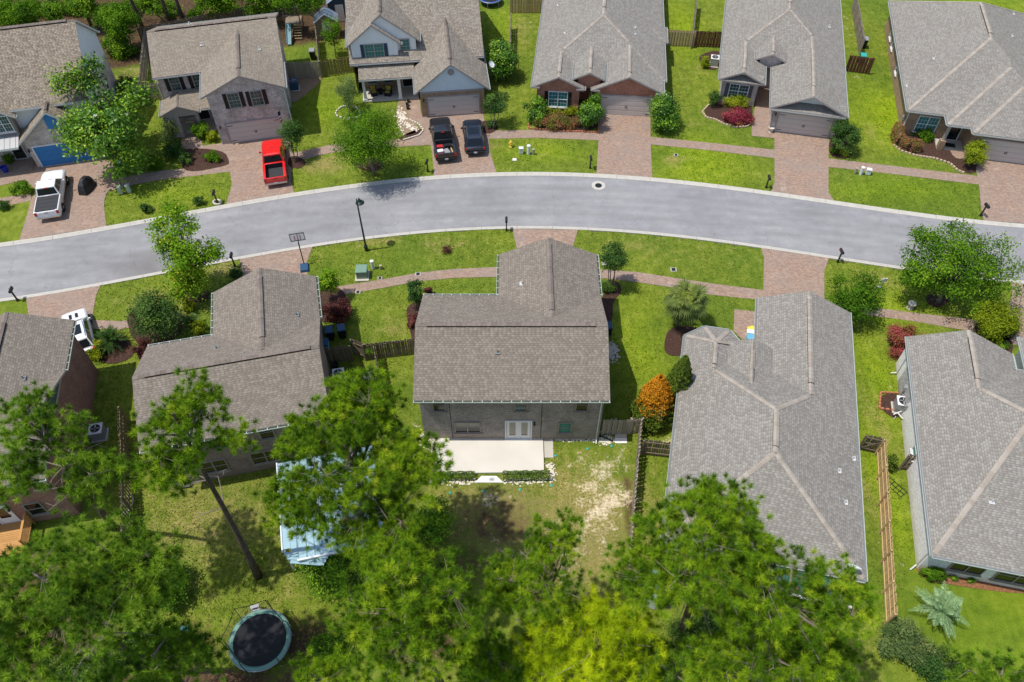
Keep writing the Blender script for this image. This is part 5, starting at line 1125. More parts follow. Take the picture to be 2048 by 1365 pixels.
mb.build('crown', LM['pindo'], root, (0, 0, 1.2), uv=False)
root = empty('areca_palm', P(385, 652), 0, 'small green feather palm beside the brown brick house', 'palm tree'); mb = MB()
for i in range(18): frond(mb, i * 2.399, rnd.uniform(.5, 1.3), rnd.uniform(1.1, 1.6), rnd.uniform(.4, .7), .34, 20, .8, .4)
mb.build('crown', LM['sago'], root, (0, 0, .3), uv=False)
# --- shrubs and hedges ---------------------------------------------------------------------------------
S = shrub
for a in [('round burgundy shrub before the grey brick house', (1476, 232), 34, 1.3, 'burgundy', 26, 3600), ('bright green hedge under the grey brick house window', (1473, 203), 34, 1.2, 'lime', 14, 2400), ('dark upright shrub at the left corner of the grey brick house', (1430, 195), 13, 1.8, 'dark', 18, 900), ('round green bush beside the air conditioner of the grey brick house', (1411, 124), 10, 1.1, 'lime', 12, 1100),
          ('large round red and green shrub before the right edge house', (1812, 684), 42, 1.7, 'redbush', 40, 7000),
          ('loropetalum bronze hedge before the red brick window', (1115, 244), 54, 1.2, 'bronze', 17, 4200), ('lime green low bush under the red brick window, left one', (1097, 222), 9, .8, 'lime', 9, 700), ('lime green low bush under the red brick window, middle one', (1114, 224), 10, .8, 'lime', 9, 700), ('lime green low hedge under the red brick window, right one', (1140, 222), 17, .9, 'lime', 9, 1100),
          ('leafy green bush behind the curved burgundy hedge', (1853, 268), 18, 1.2, 'oak', 16, 1900), ('dark green bush under the corner house window', (1830, 258), 12, 1.1, 'dark', 14, 1100),
          ('rose bush with red blooms by the whitewashed porch', (402, 258), 20, 1.5, 'oak', 22, 2200), ('bright green bush right of the rose bush', (422, 272), 13, 1.1, 'lime', 12, 1200), ('round bush in the bed before the whitewashed house', (424, 312), 20, .9, 'oak', 14, 1800), ('round bush left of the stepping stones', (373, 318), 14, .9, 'dark', 14, 1300),
          ('tall mixed shrub left of the whitewashed porch', (338, 255), 24, 2.2, 'grey', 30, 2600), ('leafy shrub below the tall mixed shrub', (345, 300), 22, 1.4, 'dark', 26, 2200), ('round shrub at the foot of the magnolia', (308, 325), 20, 1.0, 'oak', 18, 1800),
          ('small round box bush on the verge near the maple', (293, 415), 13, .9, 'dark', 13, 1100), ('small round box bush on the verge near the mailbox', (397, 402), 11, .8, 'dark', 11, 900), ('leafy green bush left of the white pickup', (42, 375), 24, 1.1, 'under', 18, 2000), ('small bush at the left edge above the kerb', (8, 410), 18, .8, 'dark', 12, 900),
          ('yellow-green bush left of the sago palm', (187, 700), 20, 1.2, 'lime', 28, 2200), ('maroon shrub against the corner of the brown brick house', (287, 700), 20, 1.6, 'maroon', 24, 1800), ('yellow croton bush below the maple', (378, 612), 16, 1.0, 'lime', 14, 1000), ('golden fern-like plant at the brown brick eave', (395, 655), 16, 1.2, 'lime', 14, 800),
          ('dark maroon bush right of the brown brick house', (672, 622), 34, 1.9, 'maroon', 30, 3400), ('maroon shrub in the bed left of the centre house, lower one', (828, 640), 16, 1.0, 'maroon', 20, 1400), ('maroon shrub by the path left of the centre house', (857, 584), 11, .9, 'maroon', 10, 800), ('round dark green bush at the crape myrtle foot', (1216, 572), 22, .8, 'hedge', 15, 1800),
          ('tiny bare-looking shrub alone on the verge', (893, 498), 11, .7, 'maroon', 12, 260), ('dark bush on the verge by the left mailbox', (470, 548), 16, .7, 'dark', 10, 800),
          ('juniper bush beside the fence near the right edge house', (1781, 925), 13, 1.3, 'thuja', 16, 1300), ('green bush in red mulch behind the right edge house', (1868, 1148), 26, .9, 'oak', 16, 2200), ('small leafy plant in the red mulch, left one', (1908, 1157), 8, .35, 'under', 6, 260), ('small leafy plant in the red mulch, right one', (1945, 1160), 12, .35, 'under', 6, 320),
          ('large twiggy shrub below the feather palm', (1815, 1285), 62, 1.8, 'grey', 48, 5200), ('dark green bushes at the bottom edge right of the fence', (1880, 1335), 70, 1.6, 'dark', 36, 4200),
          ('oleander bush right of the tan garage, with pink blooms', (984, 248), 15, .8, 'dark', 10, 700), ('yellow-flowering low bush beside the grey brick drive', (1692, 305), 17, .6, 'lime', 9, 700), ('small round bush left of the yellow-flowering one', (1670, 300), 10, .7, 'oak', 9, 600),
          ('dark bush by the fence gap behind the upper left house', (250, 165), 18, 1.3, 'dark', 22, 1200), ('green ground cover at the entry of the right edge house', (2005, 690), 18, .5, 'under', 12, 900),
          ('potted fern at the blue door porch', (15, 318), 14, 1.0, 'oak', 12, 700)]:
    S(a[0], a[1], a[2], a[3], a[4], ry=a[5], n=a[6], leaf=.10 if a[3] < 1 else .12, tint=(.5, .95) if a[4] == 'redbush' else (.15, .8))
for a in [('dark leafy undergrowth below the leaning pine trunk', (655, 1130), 75, 2.6, 'under', 60, 4200), ('undergrowth right of the pale metal roof', (745, 1155), 70, 2.4, 'hedge', 55, 3800), ('undergrowth at the foot of the corner pine', (300, 1290), 90, 1.6, 'under', 50, 3800), ('bright undergrowth right of the corner pine', (335, 1170), 42, 2.4, 'under', 55, 3000), ('undergrowth beside the trampoline', (655, 1300), 44, 1.4, 'under', 36, 2600), ('undergrowth under the forked pine at bottom right', (1400, 1270), 75, 2.2, 'hedge', 50, 3800), ('undergrowth at the bottom edge right of the bright pine', (1000, 1335), 70, 1.8, 'under', 40, 3200), ('yellow-flowering undergrowth right of the leaning pine', (865, 1040), 50, 2.6, 'under', 50, 3200), ('undergrowth at the bottom edge below the gold pine', (1330, 1345), 60, 1.4, 'hedge', 30, 2600), ('dark undergrowth at the bottom left edge', (160, 1340), 90, 1.4, 'hedge', 34, 3200)]:
    S(a[0], a[1], a[2], a[3], a[4], ry=a[5], n=a[6], leaf=.14, ncl=40, name='undergrowth')
def hedge(label, pts, w, h, mat, n, name='hedge', leaf=.09):
    """clipped hedge along a world polyline"""
    pts = [Vector((p.x, p.y, 0)) for p in pts]; seg = [(pts[i], pts[i + 1]) for i in range(len(pts) - 1)]; Ls = np.array([(b - a).length for a, b in seg]); pr_ = Ls / Ls.sum()
    k = nr.choice(len(seg), n, p=pr_); t = nr.random(n); A = np.array([tuple(seg[i][0]) for i in k]); B = np.array([tuple(seg[i][1]) for i in k]); c = A + (B - A) * t[:, None]; d = (B - A) / np.linalg.norm(B - A, axis=1, keepdims=True); s = np.stack([-d[:, 1], d[:, 0], 0 * t], 1)
    ang = nr.uniform(-.35, math.pi + .35, n); rr = .86 + .14 * nr.random(n) + .06 * np.sin(t * 30 + k); ca, sa = np.cos(ang), np.sin(ang); q = lambda v: np.sign(v) * np.abs(v) ** .55
    c = c + s * (q(ca) * w / 2 * rr)[:, None]; c[:, 2] = np.clip(h * .35 + q(sa) * h * .62 * rr, .03, None); o_ = s * ca[:, None]; o_[:, 2] = np.maximum(sa, 0)
    root = empty(name, pts[0], 0, label, 'hedge'); off = np.array(tuple(pts[0])); link('foliage', leaf_mesh('leaves', c - off, leaf, nr.uniform(0, 1, n), LM[mat], .2, .6, o_), root)
    mb = MB()
    for a, b in seg:
        for u in (.25, .75): p = a.lerp(b, u) - pts[0]; mb.tube([p, p + Vector((0, 0, h * .7))], .03, 5)
    mb.build('stem', M['bark_grey'], root); return root
hedge('clipped green hedge along the patio edge, left of the step', [P(862, 957), P(950, 956)], .5, .62, 'hedge', 1900); hedge('clipped green hedge along the patio edge, right of the step', [P(1006, 957), P(1100, 955)], .6, .62, 'hedge', 2200)
hedge('curved clipped burgundy-green hedge before the corner house', [P(1795, 262), P(1790, 278), P(1798, 292), P(1815, 300), P(1838, 300)], 1.0, 1.05, 'bronze', 5200, leaf=.11)
# ------------------------------------------------------------------ patio, beds, stones
M['patio'] = m_plain('patio', (0.60, 0.565, 0.50), .9, .2, scale=.7, var=.12); M['slab_white'] = m_plain('slab_white', (0.72, 0.70, 0.67), .8)
sheet('patio', [(875, 875), (1086, 875), (1088, 946), (868, 949)], .13, M['patio'], thick=.25); sheet('patio_strip', [(1087.5, 878), (1106, 879), (1107, 916), (1089, 916)], .03, M['concrete'])
sheet('step_pad', [(963, 953), (993, 953), (1007, 966), (949, 966)], .05, M['slab_white']); sheet('paving_slab', [(1230, 866), (1253, 866), (1253.5, 876), (1230, 876)], .03, M['concrete']); sheet('paving_slab', [(1230, 876.6), (1253.5, 876.6), (1254, 887), (1230, 887)], .03, M['slab_white'])
def oval(px, py, rx, ry, n=18, wob=.12): return [(px + rx * math.cos(t) * (1 + wob * math.sin(3 * t + px)), py + ry * math.sin(t) * (1 + wob * math.cos(2 * t + py))) for t in np.linspace(0, 2 * math.pi, n, endpoint=False)]
for px in [[(1222, 585), (1205, 560), (1238, 562), (1245, 585), (1225, 602), (1226, 640), (1215, 650), (1203, 640), (1202, 590)], [(1330, 712), (1328, 680), (1340, 655), (1375, 652), (1420, 662), (1378, 700), (1372, 712)], [(812, 630), (815, 612), (838, 600), (848, 585), (848, 620), (836, 700), (828, 700), (822, 670)], [(1405, 225), (1425, 205), (1505, 195), (1505, 245), (1490, 255), (1450, 245), (1425, 240)], [(1790, 285), (1786, 262), (1812, 240), (1890, 268), (1905, 320), (1940, 316), (1955, 322), (1950, 350), (1925, 345), (1898, 325), (1830, 310), (1805, 300)], [(1062, 260), (1062, 225), (1200, 225), (1198, 266)], [(1658, 276), (1680, 270), (1710, 300), (1700, 318), (1658, 316)], [(1390, 112), (1446, 97), (1440, 140), (1415, 140)], oval(1875, 600, 24, 13), oval(740, 330, 30, 12), oval(592, 325, 18, 12), [(360, 320), (362, 296), (448, 300), (460, 325), (455, 332), (370, 348)], oval(225, 700, 45, 26), oval(660, 610, 40, 38), oval(310, 650, 60, 40), [(1800, 845), (1758, 818), (1760, 788), (1806, 788)], [(845, 255), (848, 268), (806, 285), (795, 275)], oval(975, 255, 20, 12), [(1975, 690), (1980, 660), (2030, 680), (2020, 720)], oval(1995, 660, 45, 26), oval(388, 590, 34, 16)]: sheet('mulch_bed', px, .02, M['mulch'])
sheet('mulch_bed', [(1826, 1130), (1850, 1128), (2060, 1175), (2060, 1190), (1950, 1178), (1895, 1168), (1865, 1165), (1840, 1148)], .02, M['mulch_red']); sheet('gravel_bed', [(578, 152), (644, 152), (640, 166), (610, 190), (585, 210), (576, 190)], .02, M['gravel_tan'])
sheet('stone_bed', [(800, 275), (790, 205), (812, 198), (816, 236), (832, 248), (842, 264)], .02, M['gravel_tan'])
def pebbles(name, spots, n, r, mat, up=.6):
    """scattered stones, too many to count: one object"""
    cen = []
    for _ in range(n):
        a, b, w_ = spots[rnd.randrange(len(spots))]; p = P(*a).lerp(P(*b), rnd.random()); cen.append((p.x + rnd.gauss(0, w_), p.y + rnd.gauss(0, w_), .02))
    c = np.array(cen); s = r * nr.uniform(.5, 1.4, (n, 1, 1)); o8 = np.array([(1, 0, 0), (0, 1, 0), (-1, 0, 0), (0, -1, 0), (0, 0, up), (0, 0, -up * .3)]); o8 = o8[None] * nr.uniform(.6, 1.3, (n, 6, 1)) * s
    v = (c[:, None, :] + o8).reshape(-1, 3); f = np.array([(0, 1, 4), (1, 2, 4), (2, 3, 4), (3, 0, 4)]); f = (np.arange(n)[:, None, None] * 6 + f[None]).reshape(-1, 3)
    me = np_mesh(bpy.data.meshes.new(name), v, f); me.materials.append(mat); return tag(link(name, me), kind='stuff')
pebbles('border_pebbles', [((855, 963), (950, 964), .12), ((1007, 964), (1098, 962), .12), ((1100, 930), (1104, 958), .14), ((846, 876), (872, 884), .25), ((858, 880), (870, 905), .2), ((1100, 880), (1190, 880), .06), ((1195, 878), (1225, 882), .2)], 900, .07, M['stone_pale']).__setitem__('label', 'pale border pebbles round the patio and hedges')
pebbles('river_stones', [((1220, 710), (1226, 720), .3), ((1222, 690), (1224, 705), .2)], 160, .09, M['concrete']); pebbles('white_rocks', [((803, 215), (803, 268), .22), ((812, 248), (832, 260), .2), ((800, 225), (808, 240), .25)], 200, .09, M['stone_pale'])
def edging(label, px, mat, n_per=.28, h=.14):
    pts = [P(*p) for p in px]; root = empty('bed_edging', pts[0], 0, label, 'edging'); me = None
    b = MB(); b.box((0, 0, h / 2), (n_per * .92, .13, h), top=.9); me = b.me('edging_stone', mat)
    for a, c in zip(pts[:-1], pts[1:]):
        L = (c - a).length; k = max(1, int(L / n_per)); an = math.atan2(c.y - a.y, c.x - a.x)
        for i in range(k): p = a.lerp(c, (i + .5) / k) - pts[0]; link('edging_stone', me, root, p, (0, 0, an + rnd.uniform(-.08, .08)))
M['edge_tan'] = m_plain('edge_tan', (.50, .38, .27), .9); M['edge_red'] = m_plain('edge_red', (.42, .16, .085), .9)
edging('tan stone edging round the burgundy shrub bed', [(1418, 210), (1404, 225), (1412, 236), (1430, 240), (1450, 250), (1470, 256), (1495, 254), (1505, 245)], M['edge_tan']); edging('tan edging along the curved hedge bed of the corner house', [(1786, 290), (1800, 302), (1830, 312), (1870, 318), (1900, 328), (1915, 342), (1928, 347)], M['edge_tan'])
edging('red brick edging of the bed before the red brick house', [(1056, 248), (1058, 258), (1120, 263), (1197, 266), (1197, 240)], M['edge_red']); edging('red edging round the square mulch bed by the air conditioner', [(1806, 788), (1760, 786), (1758, 818), (1790, 822)], M['edge_red'])
edging('pale stone ring round the feathery tree bed', oval(697, 226, 24, 14) + oval(697, 226, 24, 14)[:1], M['stone_pale']); edging('pale stone edging at the point of the white rock bed', [(818, 240), (838, 250), (847, 262), (838, 272), (805, 282)], M['stone_pale'])
for lab, px in (('pale block ring round the mailbox by the maple', (435, 406)), ('pale ring on the lawn under the right edge oak', (1820, 615))): edging(lab, oval(*px, 8 if px[0] < 500 else 5, 4.5 if px[0] < 500 else 4, 12, 0) + oval(*px, 8 if px[0] < 500 else 5, 4.5 if px[0] < 500 else 4, 12, 0)[:1], M['stone_pale'])

# ------------------------------------------------------------------ fences
M['fence_grey'] = m_wood('fence_grey', (0.270, 0.223, 0.176), (0.486, 0.419, 0.344)); M['fence_dark'] = m_wood('fence_dark', (0.142, 0.111, 0.078), (0.311, 0.250, 0.182)); M['fence_moss'] = m_wood('fence_moss', (0.176, 0.155, 0.054), (0.365, 0.317, 0.121)); M['fence_tan'] = m_wood('fence_tan', (0.351, 0.257, 0.135), (0.621, 0.472, 0.270)); M['fence_red'] = m_wood('fence_red', (0.095, 0.038, 0.024), (0.203, 0.088, 0.054)); M['fence_gold'] = m_wood('fence_gold', (0.446, 0.297, 0.135), (0.756, 0.567, 0.297))
PK = {}
def picket(h, mat, w=.138):
    k = (round(h, 2), mat, w)
    if k not in PK:
        b = MB(); x, t = w / 2, .018; pr_ = [(-x, 0), (x, 0), (x, h - .04), (x - .03, h), (-x + .03, h), (-x, h - .04)]; n = 6
        b.mesh([(a, -t / 2, z) for a, z in pr_] + [(a, t / 2, z) for a, z in pr_], [tuple(range(n)), tuple(reversed(range(n, 2 * n)))] + [(i, n + i, n + (i + 1) % n, (i + 1) % n) for i in range(n)]); PK[k] = b.me('picket', M[mat], uv=False)
    return PK[k]
def fence(label, a, b, mat, h=1.8, both=True, pitch=.152, posts=2.4, name='fence', rail_side=1, mat_rail=None, gate=False):
    a, b = [Vector((q.x, q.y, 0)) for q in (P(*a), P(*b))]; L = (b - a).length; an = math.atan2(b.y - a.y, b.x - a.x); root = empty(name, a, an, label, 'gate' if gate else 'fence'); k = max(2, int(L / pitch)); rm = M[mat_rail or mat]
    for i in range(min(k, 290)):
        x = (i + .5) * L / k; s_ = (1 if i % 2 else -1) if both else -rail_side
        link('picket', picket(h + rnd.choice((-.02, 0, .02)), mat), root, (x, s_ * .035, .04), (rnd.gauss(0, .012), rnd.gauss(0, .008), rnd.gauss(0, .02)))
    off = 0 if both else .03 * rail_side
    for z in ((.35, 1.0, h - .2) if not gate else (.4, h - .3)):
        q = MB(); q.box((L / 2, off, z), (L, .04, .09)); q.build('rail', rm, root)
    npst = max(1, int(round(L / posts)))
    for i in range(npst + 1):
        if gate and 0 < i < npst: continue
        q = MB(); q.box((0, 0, (h + .05) / 2), (.095, .095, h + .05)); q.build('post', rm, root, (L * i / npst, off * 2.2, 0))
    if gate or name == 'fence_gate':
        q = MB(); q.box((L / 2, .05 * rail_side, h * .5), (math.hypot(L * .8, h * .6), .03, .09), ry=-math.atan2(h * .6, L * .8)); q.build('brace', rm, root)
    return root
T = 1.8
fence('dark shadowbox fence between the brown brick house wall and the open gate', (654, 728), (706, 723), 'fence_dark'); fence('open dark gate swung towards the trash bins', (733, 720), (702, 679, T), 'fence_dark', name='fence_gate', both=False, gate=True)
fence('dark shadowbox fence joining the open gate to the centre house', (735, 720), (846, 707), 'fence_dark'); fence('weathered fence running back beside the black cart', (745.5, 687, T), (775, 850, T), 'fence_dark')
fence('weathered fence left of the picket gate beside the centre house', (1203, 870), (1226, 869), 'fence_grey'); fence('pale weathered gate with cross brace beside the centre house', (1227, 869), (1257, 868), 'fence_grey', name='fence_gate', both=False, gate=True); fence('weathered fence between picket gate and orange conifer', (1258, 868), (1280, 866), 'fence_grey')
fence('long fence between the bare yard and the hip-roofed house', (1284, 840, T), (1258, 1150, T), 'fence_grey'); fence('short dark fence joining the long fence to the hip-roofed house', (1281, 909), (1352, 917), 'fence_dark', both=False, rail_side=-1)
fence('dark gate section beside the right corner of the hip-roofed house', (1714, 899), (1752, 908), 'fence_dark', both=False, rail_side=-1, name='fence_gate'); fence('long golden timber fence between the two right-hand houses', (1752, 909), (1770, 1252), 'fence_gold', both=False, rail_side=-1, mat_rail='fence_gold', posts=2.0); fence('dark gate section against the white wall of the right edge house', (1797, 938), (1842, 948), 'fence_dark', both=False, rail_side=-1, name='fence_gate')
fence('tan shadowbox fence right of the red brick house', (1331, 92), (1386, 94), 'fence_tan'); fence('red-brown fence section left of the grey brick house', (1387, 94), (1449, 96), 'fence_red'); fence('grey fence running back behind the red-brown section', (1387, 66, T), (1396, -12, T), 'fence_grey')
fence('red-brown fence between the grey brick house and the corner house', (1690, 143), (1737, 149), 'fence_red'); fence('weathered fence running back above the trash bins', (1730, 78, T), (1714, -12, T), 'fence_grey')
fence('tan fence behind the yard of the red brick house', (1021, 27), (1088, 26), 'fence_tan'); fence('fence between the white house yard and the red brick house yard', (1022, 28, 1.8), (1021, 84, 1.8), 'fence_grey')
fence('grey board fence left of the gravel bed', (576, 158), (645, 155), 'fence_grey', both=False); fence('mossy green picket fence beside the white house', (646, 154), (715, 144), 'fence_moss'); fence('fence between the play yard and the shed yard', (637, 124, T), (630, 55, T), 'fence_grey')
fence('grey fence running back beside the tan-roofed house', (275, 178, T), (288, 60, T), 'fence_grey'); fence('short grey picket fence left of the whitewashed porch', (276, 203), (330, 199), 'fence_grey'); fence('dark rear fence along the wood behind the tan roof', (286, 88), (445, 56), 'fence_dark'); fence('dark rear fence along the wood right of the tan roof', (446, 56), (640, 24), 'fence_dark')
fence('dark fence between the red brick house and the left lawn', (237, 815, T), (243, 1062, T), 'fence_dark')

# ------------------------------------------------------------------ vehicles
M['car_white'] = m_paint('car_white', (.78, .79, .80)); M['car_red'] = m_paint('car_red', (.72, .012, .010)); M['car_black'] = m_paint('car_black', (.012, .013, .016)); M['car_navy'] = m_paint('car_navy', (.010, .016, .030)); M['tyre'] = m_plain('tyre', (.012, .012, .012), .9); M['rim'] = m_plain('rim', (.35, .35, .36), .3, .5, .8); M['chrome'] = m_plain('chrome', (.55, .56, .58), .18, .5, .9, var=.02)
M['car_glass'] = m_plain('car_glass', (.010, .014, .018), .18, .35); M['lamp_red'] = m_plain('lamp_red', (.45, .01, .008), .2, .6); M['lamp_clear'] = m_plain('lamp_clear', (.55, .56, .58), .15, .6); M['liner'] = m_plain('liner', (.035, .036, .04), .8); M['plate'] = m_plain('plate', (.55, .60, .62), .5)
def wheel(root, x, y, r):
    b = MB(); b.lathe([(r * .62, -.13), (r * .96, -.13), (r, -.09), (r, .09), (r * .96, .13), (r * .62, .13)], (0, 0, 0), 20, axis='X'); t = b.build('wheel', M['tyre'], root, (x, y, r))
    b = MB(); sg = 1 if x > 0 else -1; b.lathe([(.01, .135 * sg), (r * .2, .14 * sg), (r * .6, .11 * sg), (r * .63, .0)], (0, 0, 0), 14, axis='X'); b.build('rim', M['rim'], t)
def quad_on(root, name, pts, mat, off=.012):
    pts = [Vector(p) for p in pts]; n = (pts[1] - pts[0]).cross(pts[2] - pts[0]).normalized(); b = MB(); f = [p + n * off for p in pts]; bk = [p - n * .02 for p in pts]; k = len(pts)
    b.mesh(f + bk, [tuple(range(k))] + [(i, k + i, k + (i + 1) % k, (i + 1) % k) for i in range(k)]); return b.build(name, mat, root)
def skin(mb, secs):
    """closed loft through cross-sections (lists of points)"""
    n = len(secs[0]); vs = [p for s in secs for p in s]; k = len(secs)
    mb.mesh(vs, [(i * n + j, i * n + (j + 1) % n, (i + 1) * n + (j + 1) % n, (i + 1) * n + j) for i in range(k - 1) for j in range(n)] + [tuple(reversed(range(n))), tuple(range((k - 1) * n, k * n))])
def sec(y, hw, zb, zs, zt, cr=.86): return [(-hw * .94, y, zb), (hw * .94, y, zb), (hw, y, zb + .18), (hw, y, zs), (hw * cr, y, zt), (0, y, zt + .025), (-hw * cr, y, zt), (-hw, y, zs), (-hw, y, zb + .18)]
def vehicle(label, rear, front, paint, kind='pickup', cat='pickup truck', name='pickup_truck', cover=False, load=False):
    r_, f_ = P(*rear, .5), P(*front, .95); d = Vector((f_.x - r_.x, f_.y - r_.y, 0)).normalized(); L, W = (5.9, 2.0) if kind == 'pickup' else (4.75, 1.88)
    c = Vector((r_.x, r_.y, 0)) + d * (L / 2 - .05); root = empty(name, (c.x, c.y, .016), math.atan2(-d.x, d.y), label, cat); pm = M[paint]; h, hw = L / 2, W / 2; b = MB(); ghost = []
    if kind == 'pickup':
        skin(b, [sec(-.86, hw, .42, .98, 1.12), sec(.9, hw, .42, .98, 1.14), sec(1.25, hw, .42, .98, 1.13, .9), sec(2.3, hw * .985, .42, .96, 1.08, .88), sec(2.75, hw * .95, .45, .86, 1.0, .8), sec(2.95, hw * .86, .5, .74, .84, .8)])
        for sg in (-1, 1): b.box((sg * (hw - .05), -1.9, .78), (.1, 2.1, .68)); b.box((sg * (hw - .13), -1.9, 1.125), (.2, 2.1, .04))
        b.box((0, -2.9, .80), (W - .04, .09, .62)); b.box((0, -1.9, .5), (W - .16, 2.1, .16)); b.box((0, -.9, .85), (W - .1, .08, .58))
        bt = (-.84, 1.28); tp = (-.62, .38); zb, zt, tw = 1.12, 1.86, .76
    else:
        skin(b, [sec(-2.34, hw * .88, .45, .78, .95, .9), sec(-2.1, hw * .97, .38, .85, 1.02), sec(-.5, hw, .34, .9, 1.03), sec(.95, hw, .34, .9, 1.03), sec(1.9, hw * .97, .36, .84, .95), sec(2.22, hw * .9, .4, .74, .84, .8), sec(2.36, hw * .8, .45, .66, .72, .8)])
        bt = (-2.2, 1.05); tp = (-1.75, .15); zb, zt, tw = 1.0, 1.66, .70
    bo = b.build('body', pm, root, bevel=.025, smooth=True)
    g = MB(); bw = hw * .93; lo = [(-bw, bt[0], zb), (bw, bt[0], zb), (bw, bt[1], zb), (-bw, bt[1], zb)]; up_ = [(-tw, tp[0], zt), (tw, tp[0], zt), (tw, tp[1], zt), (-tw, tp[1], zt)]
    mid = [(-tw * .55, tp[0] + .15, zt + .05), (tw * .55, tp[0] + .15, zt + .05), (tw * .55, tp[1] - .15, zt + .05), (-tw * .55, tp[1] - .15, zt + .05)]
    g.mesh(lo + up_ + mid, [(0, 1, 5, 4), (1, 2, 6, 5), (2, 3, 7, 6), (3, 0, 4, 7), (4, 5, 9, 8), (5, 6, 10, 9), (6, 7, 11, 10), (7, 4, 8, 11), (8, 9, 10, 11)]); g.build('cabin', pm, root, bevel=.02)
    V = lambda a, b_, t: Vector(a).lerp(Vector(b_), t)
    def pane(nm, a, b_, c_, d_, m0=.06, m1=.12): quad_on(root, nm, [V(V(a, b_, m0), V(d_, c_, m0), m1), V(V(a, b_, 1 - m0), V(d_, c_, 1 - m0), m1), V(V(a, b_, 1 - m0), V(d_, c_, 1 - m0), 1 - m1), V(V(a, b_, m0), V(d_, c_, m0), 1 - m1)], M['car_glass'])
    pane('windshield', lo[2], lo[3], up_[3], up_[2]); pane('rear_window', lo[0], lo[1], up_[1], up_[0])
    for sg, (a, b_, c_, d_) in ((1, (lo[1], lo[2], up_[2], up_[1])), (-1, (lo[3], lo[0], up_[0], up_[3]))):
        for t0, t1 in ((.05, .46), (.5, .93)): quad_on(root, 'side_window', [V(V(a, b_, t0), V(d_, c_, t0), .14), V(V(a, b_, t1), V(d_, c_, t1), .14), V(V(a, b_, t1), V(d_, c_, t1), .86), V(V(a, b_, t0), V(d_, c_, t0), .86)], M['car_glass'])
        q = MB(); q.box((sg * (hw + .12), bt[1] - .42, zb + .08), (.2, .12, .17), top=.8); q.box((sg * (hw + .02), bt[1] - .4, zb + .02), (.16, .05, .05)); q.build('mirror', pm if paint != 'car_white' else M['car_white'], root, bevel=.015)
        q = MB(); q.box((0, 0, 0), (.2, .09, .34 if kind == 'pickup' else .16)); q.build('taillight', M['lamp_red'], root, (sg * (hw - .12), -h + .02, .92 if kind == 'pickup' else .93))
        q = MB(); q.box((0, 0, 0), (.34, .14, .16), top=.9); q.build('headlight', M['lamp_clear'], root, (sg * (hw - .28), h - .17, .78 if kind == 'pickup' else .7))
        for yy in ((-1.75, 1.95) if kind == 'pickup' else (-1.4, 1.42)): wheel(root, sg * (hw - .1), yy, .39 if kind == 'pickup' else .35)
    q = MB(); q.box((0, -h + .0, .52), (W * .94, .2, .17)); q.build('bumper', M['chrome'] if kind == 'pickup' and paint != 'car_black' else M['black_plastic'], root, bevel=.02); q = MB(); q.box((0, -h - .11, .56), (.31, .02, .155)); q.build('licence_plate', M['plate'], root)
    if kind == 'pickup':
        q = MB(); q.box((0, -1.88, .60), (W - .22, 1.96, .03))
        for sg in (-1, 1): q.box((sg * (hw - .12), -1.88, .85), (.03, 1.96, .5))
        for yy in (-2.84, -.93): q.box((0, yy, .85), (W - .26, .03, .5))
        for i in range(9): q.box((-.72 + i * .18, -1.88, .622), (.05, 1.9, .02))
        q.build('bed_liner', M['liner'], root); q = MB(); q.box((0, -2.952, .82), (W - .5, .02, .42)); q.box((0, -2.965, .97), (.3, .02, .07), mi=1); q.build('tailgate', [pm, M['black_plastic']], root)
        q = MB(); q.box((0, -.70, zt - .06), (.3, .06, .05)); q.build('brake_light', M['lamp_red'], root)
        q = MB(); q.tube([(-.8, 1.2, 1.18), (0, 1.32, 1.19), (.8, 1.2, 1.18)], .03, 5); q.build('wiper_cowl', M['black_plastic'], root)
        if cover: 
            for i in range(4): q = MB(); q.box((0, -2.62 + i * .49, 1.16), (W - .2, .47, .03)); q.build('bed_cover_panel', M['liner'], root)
    else:
        for sg in (-1, 1): q = MB(); q.tube([(sg * .62, -1.6, 1.70), (sg * .66, -.8, 1.75), (sg * .62, .05, 1.70)], .025, 5); q.build('roof_rail', M['chrome'], root)
        q = MB(); q.box((0, -.75, zt + .055), (.9, 1.0, .012)); q.build('sunroof', M['car_glass'], root)
    return root
vehicle('white pickup truck with black bed cover on the blue door driveway', (98, 434), (108, 341), 'car_white', cover=True)
vehicle('bright red pickup truck with empty open bed', (553, 366), (544, 281), 'car_red')
bp = vehicle('black pickup truck with tools heaped in its bed', (893, 318), (877, 229), 'car_black')
vehicle('black SUV parked right of the black pickup', (951, 305), (943, 233), 'car_navy', 'suv', 'car', 'suv')
ws = vehicle('white off-road car half hidden by the red brick roof at left', (170, 712), (142, 612), 'car_white', 'suv', 'car', 'suv'); q = MB()
for x_ in (-.22, .22): q.box((x_, 1.5, 1.035), (.2, .5, .02), rx=-.08)
q.build('hood_vent', M['black_plastic'], ws)
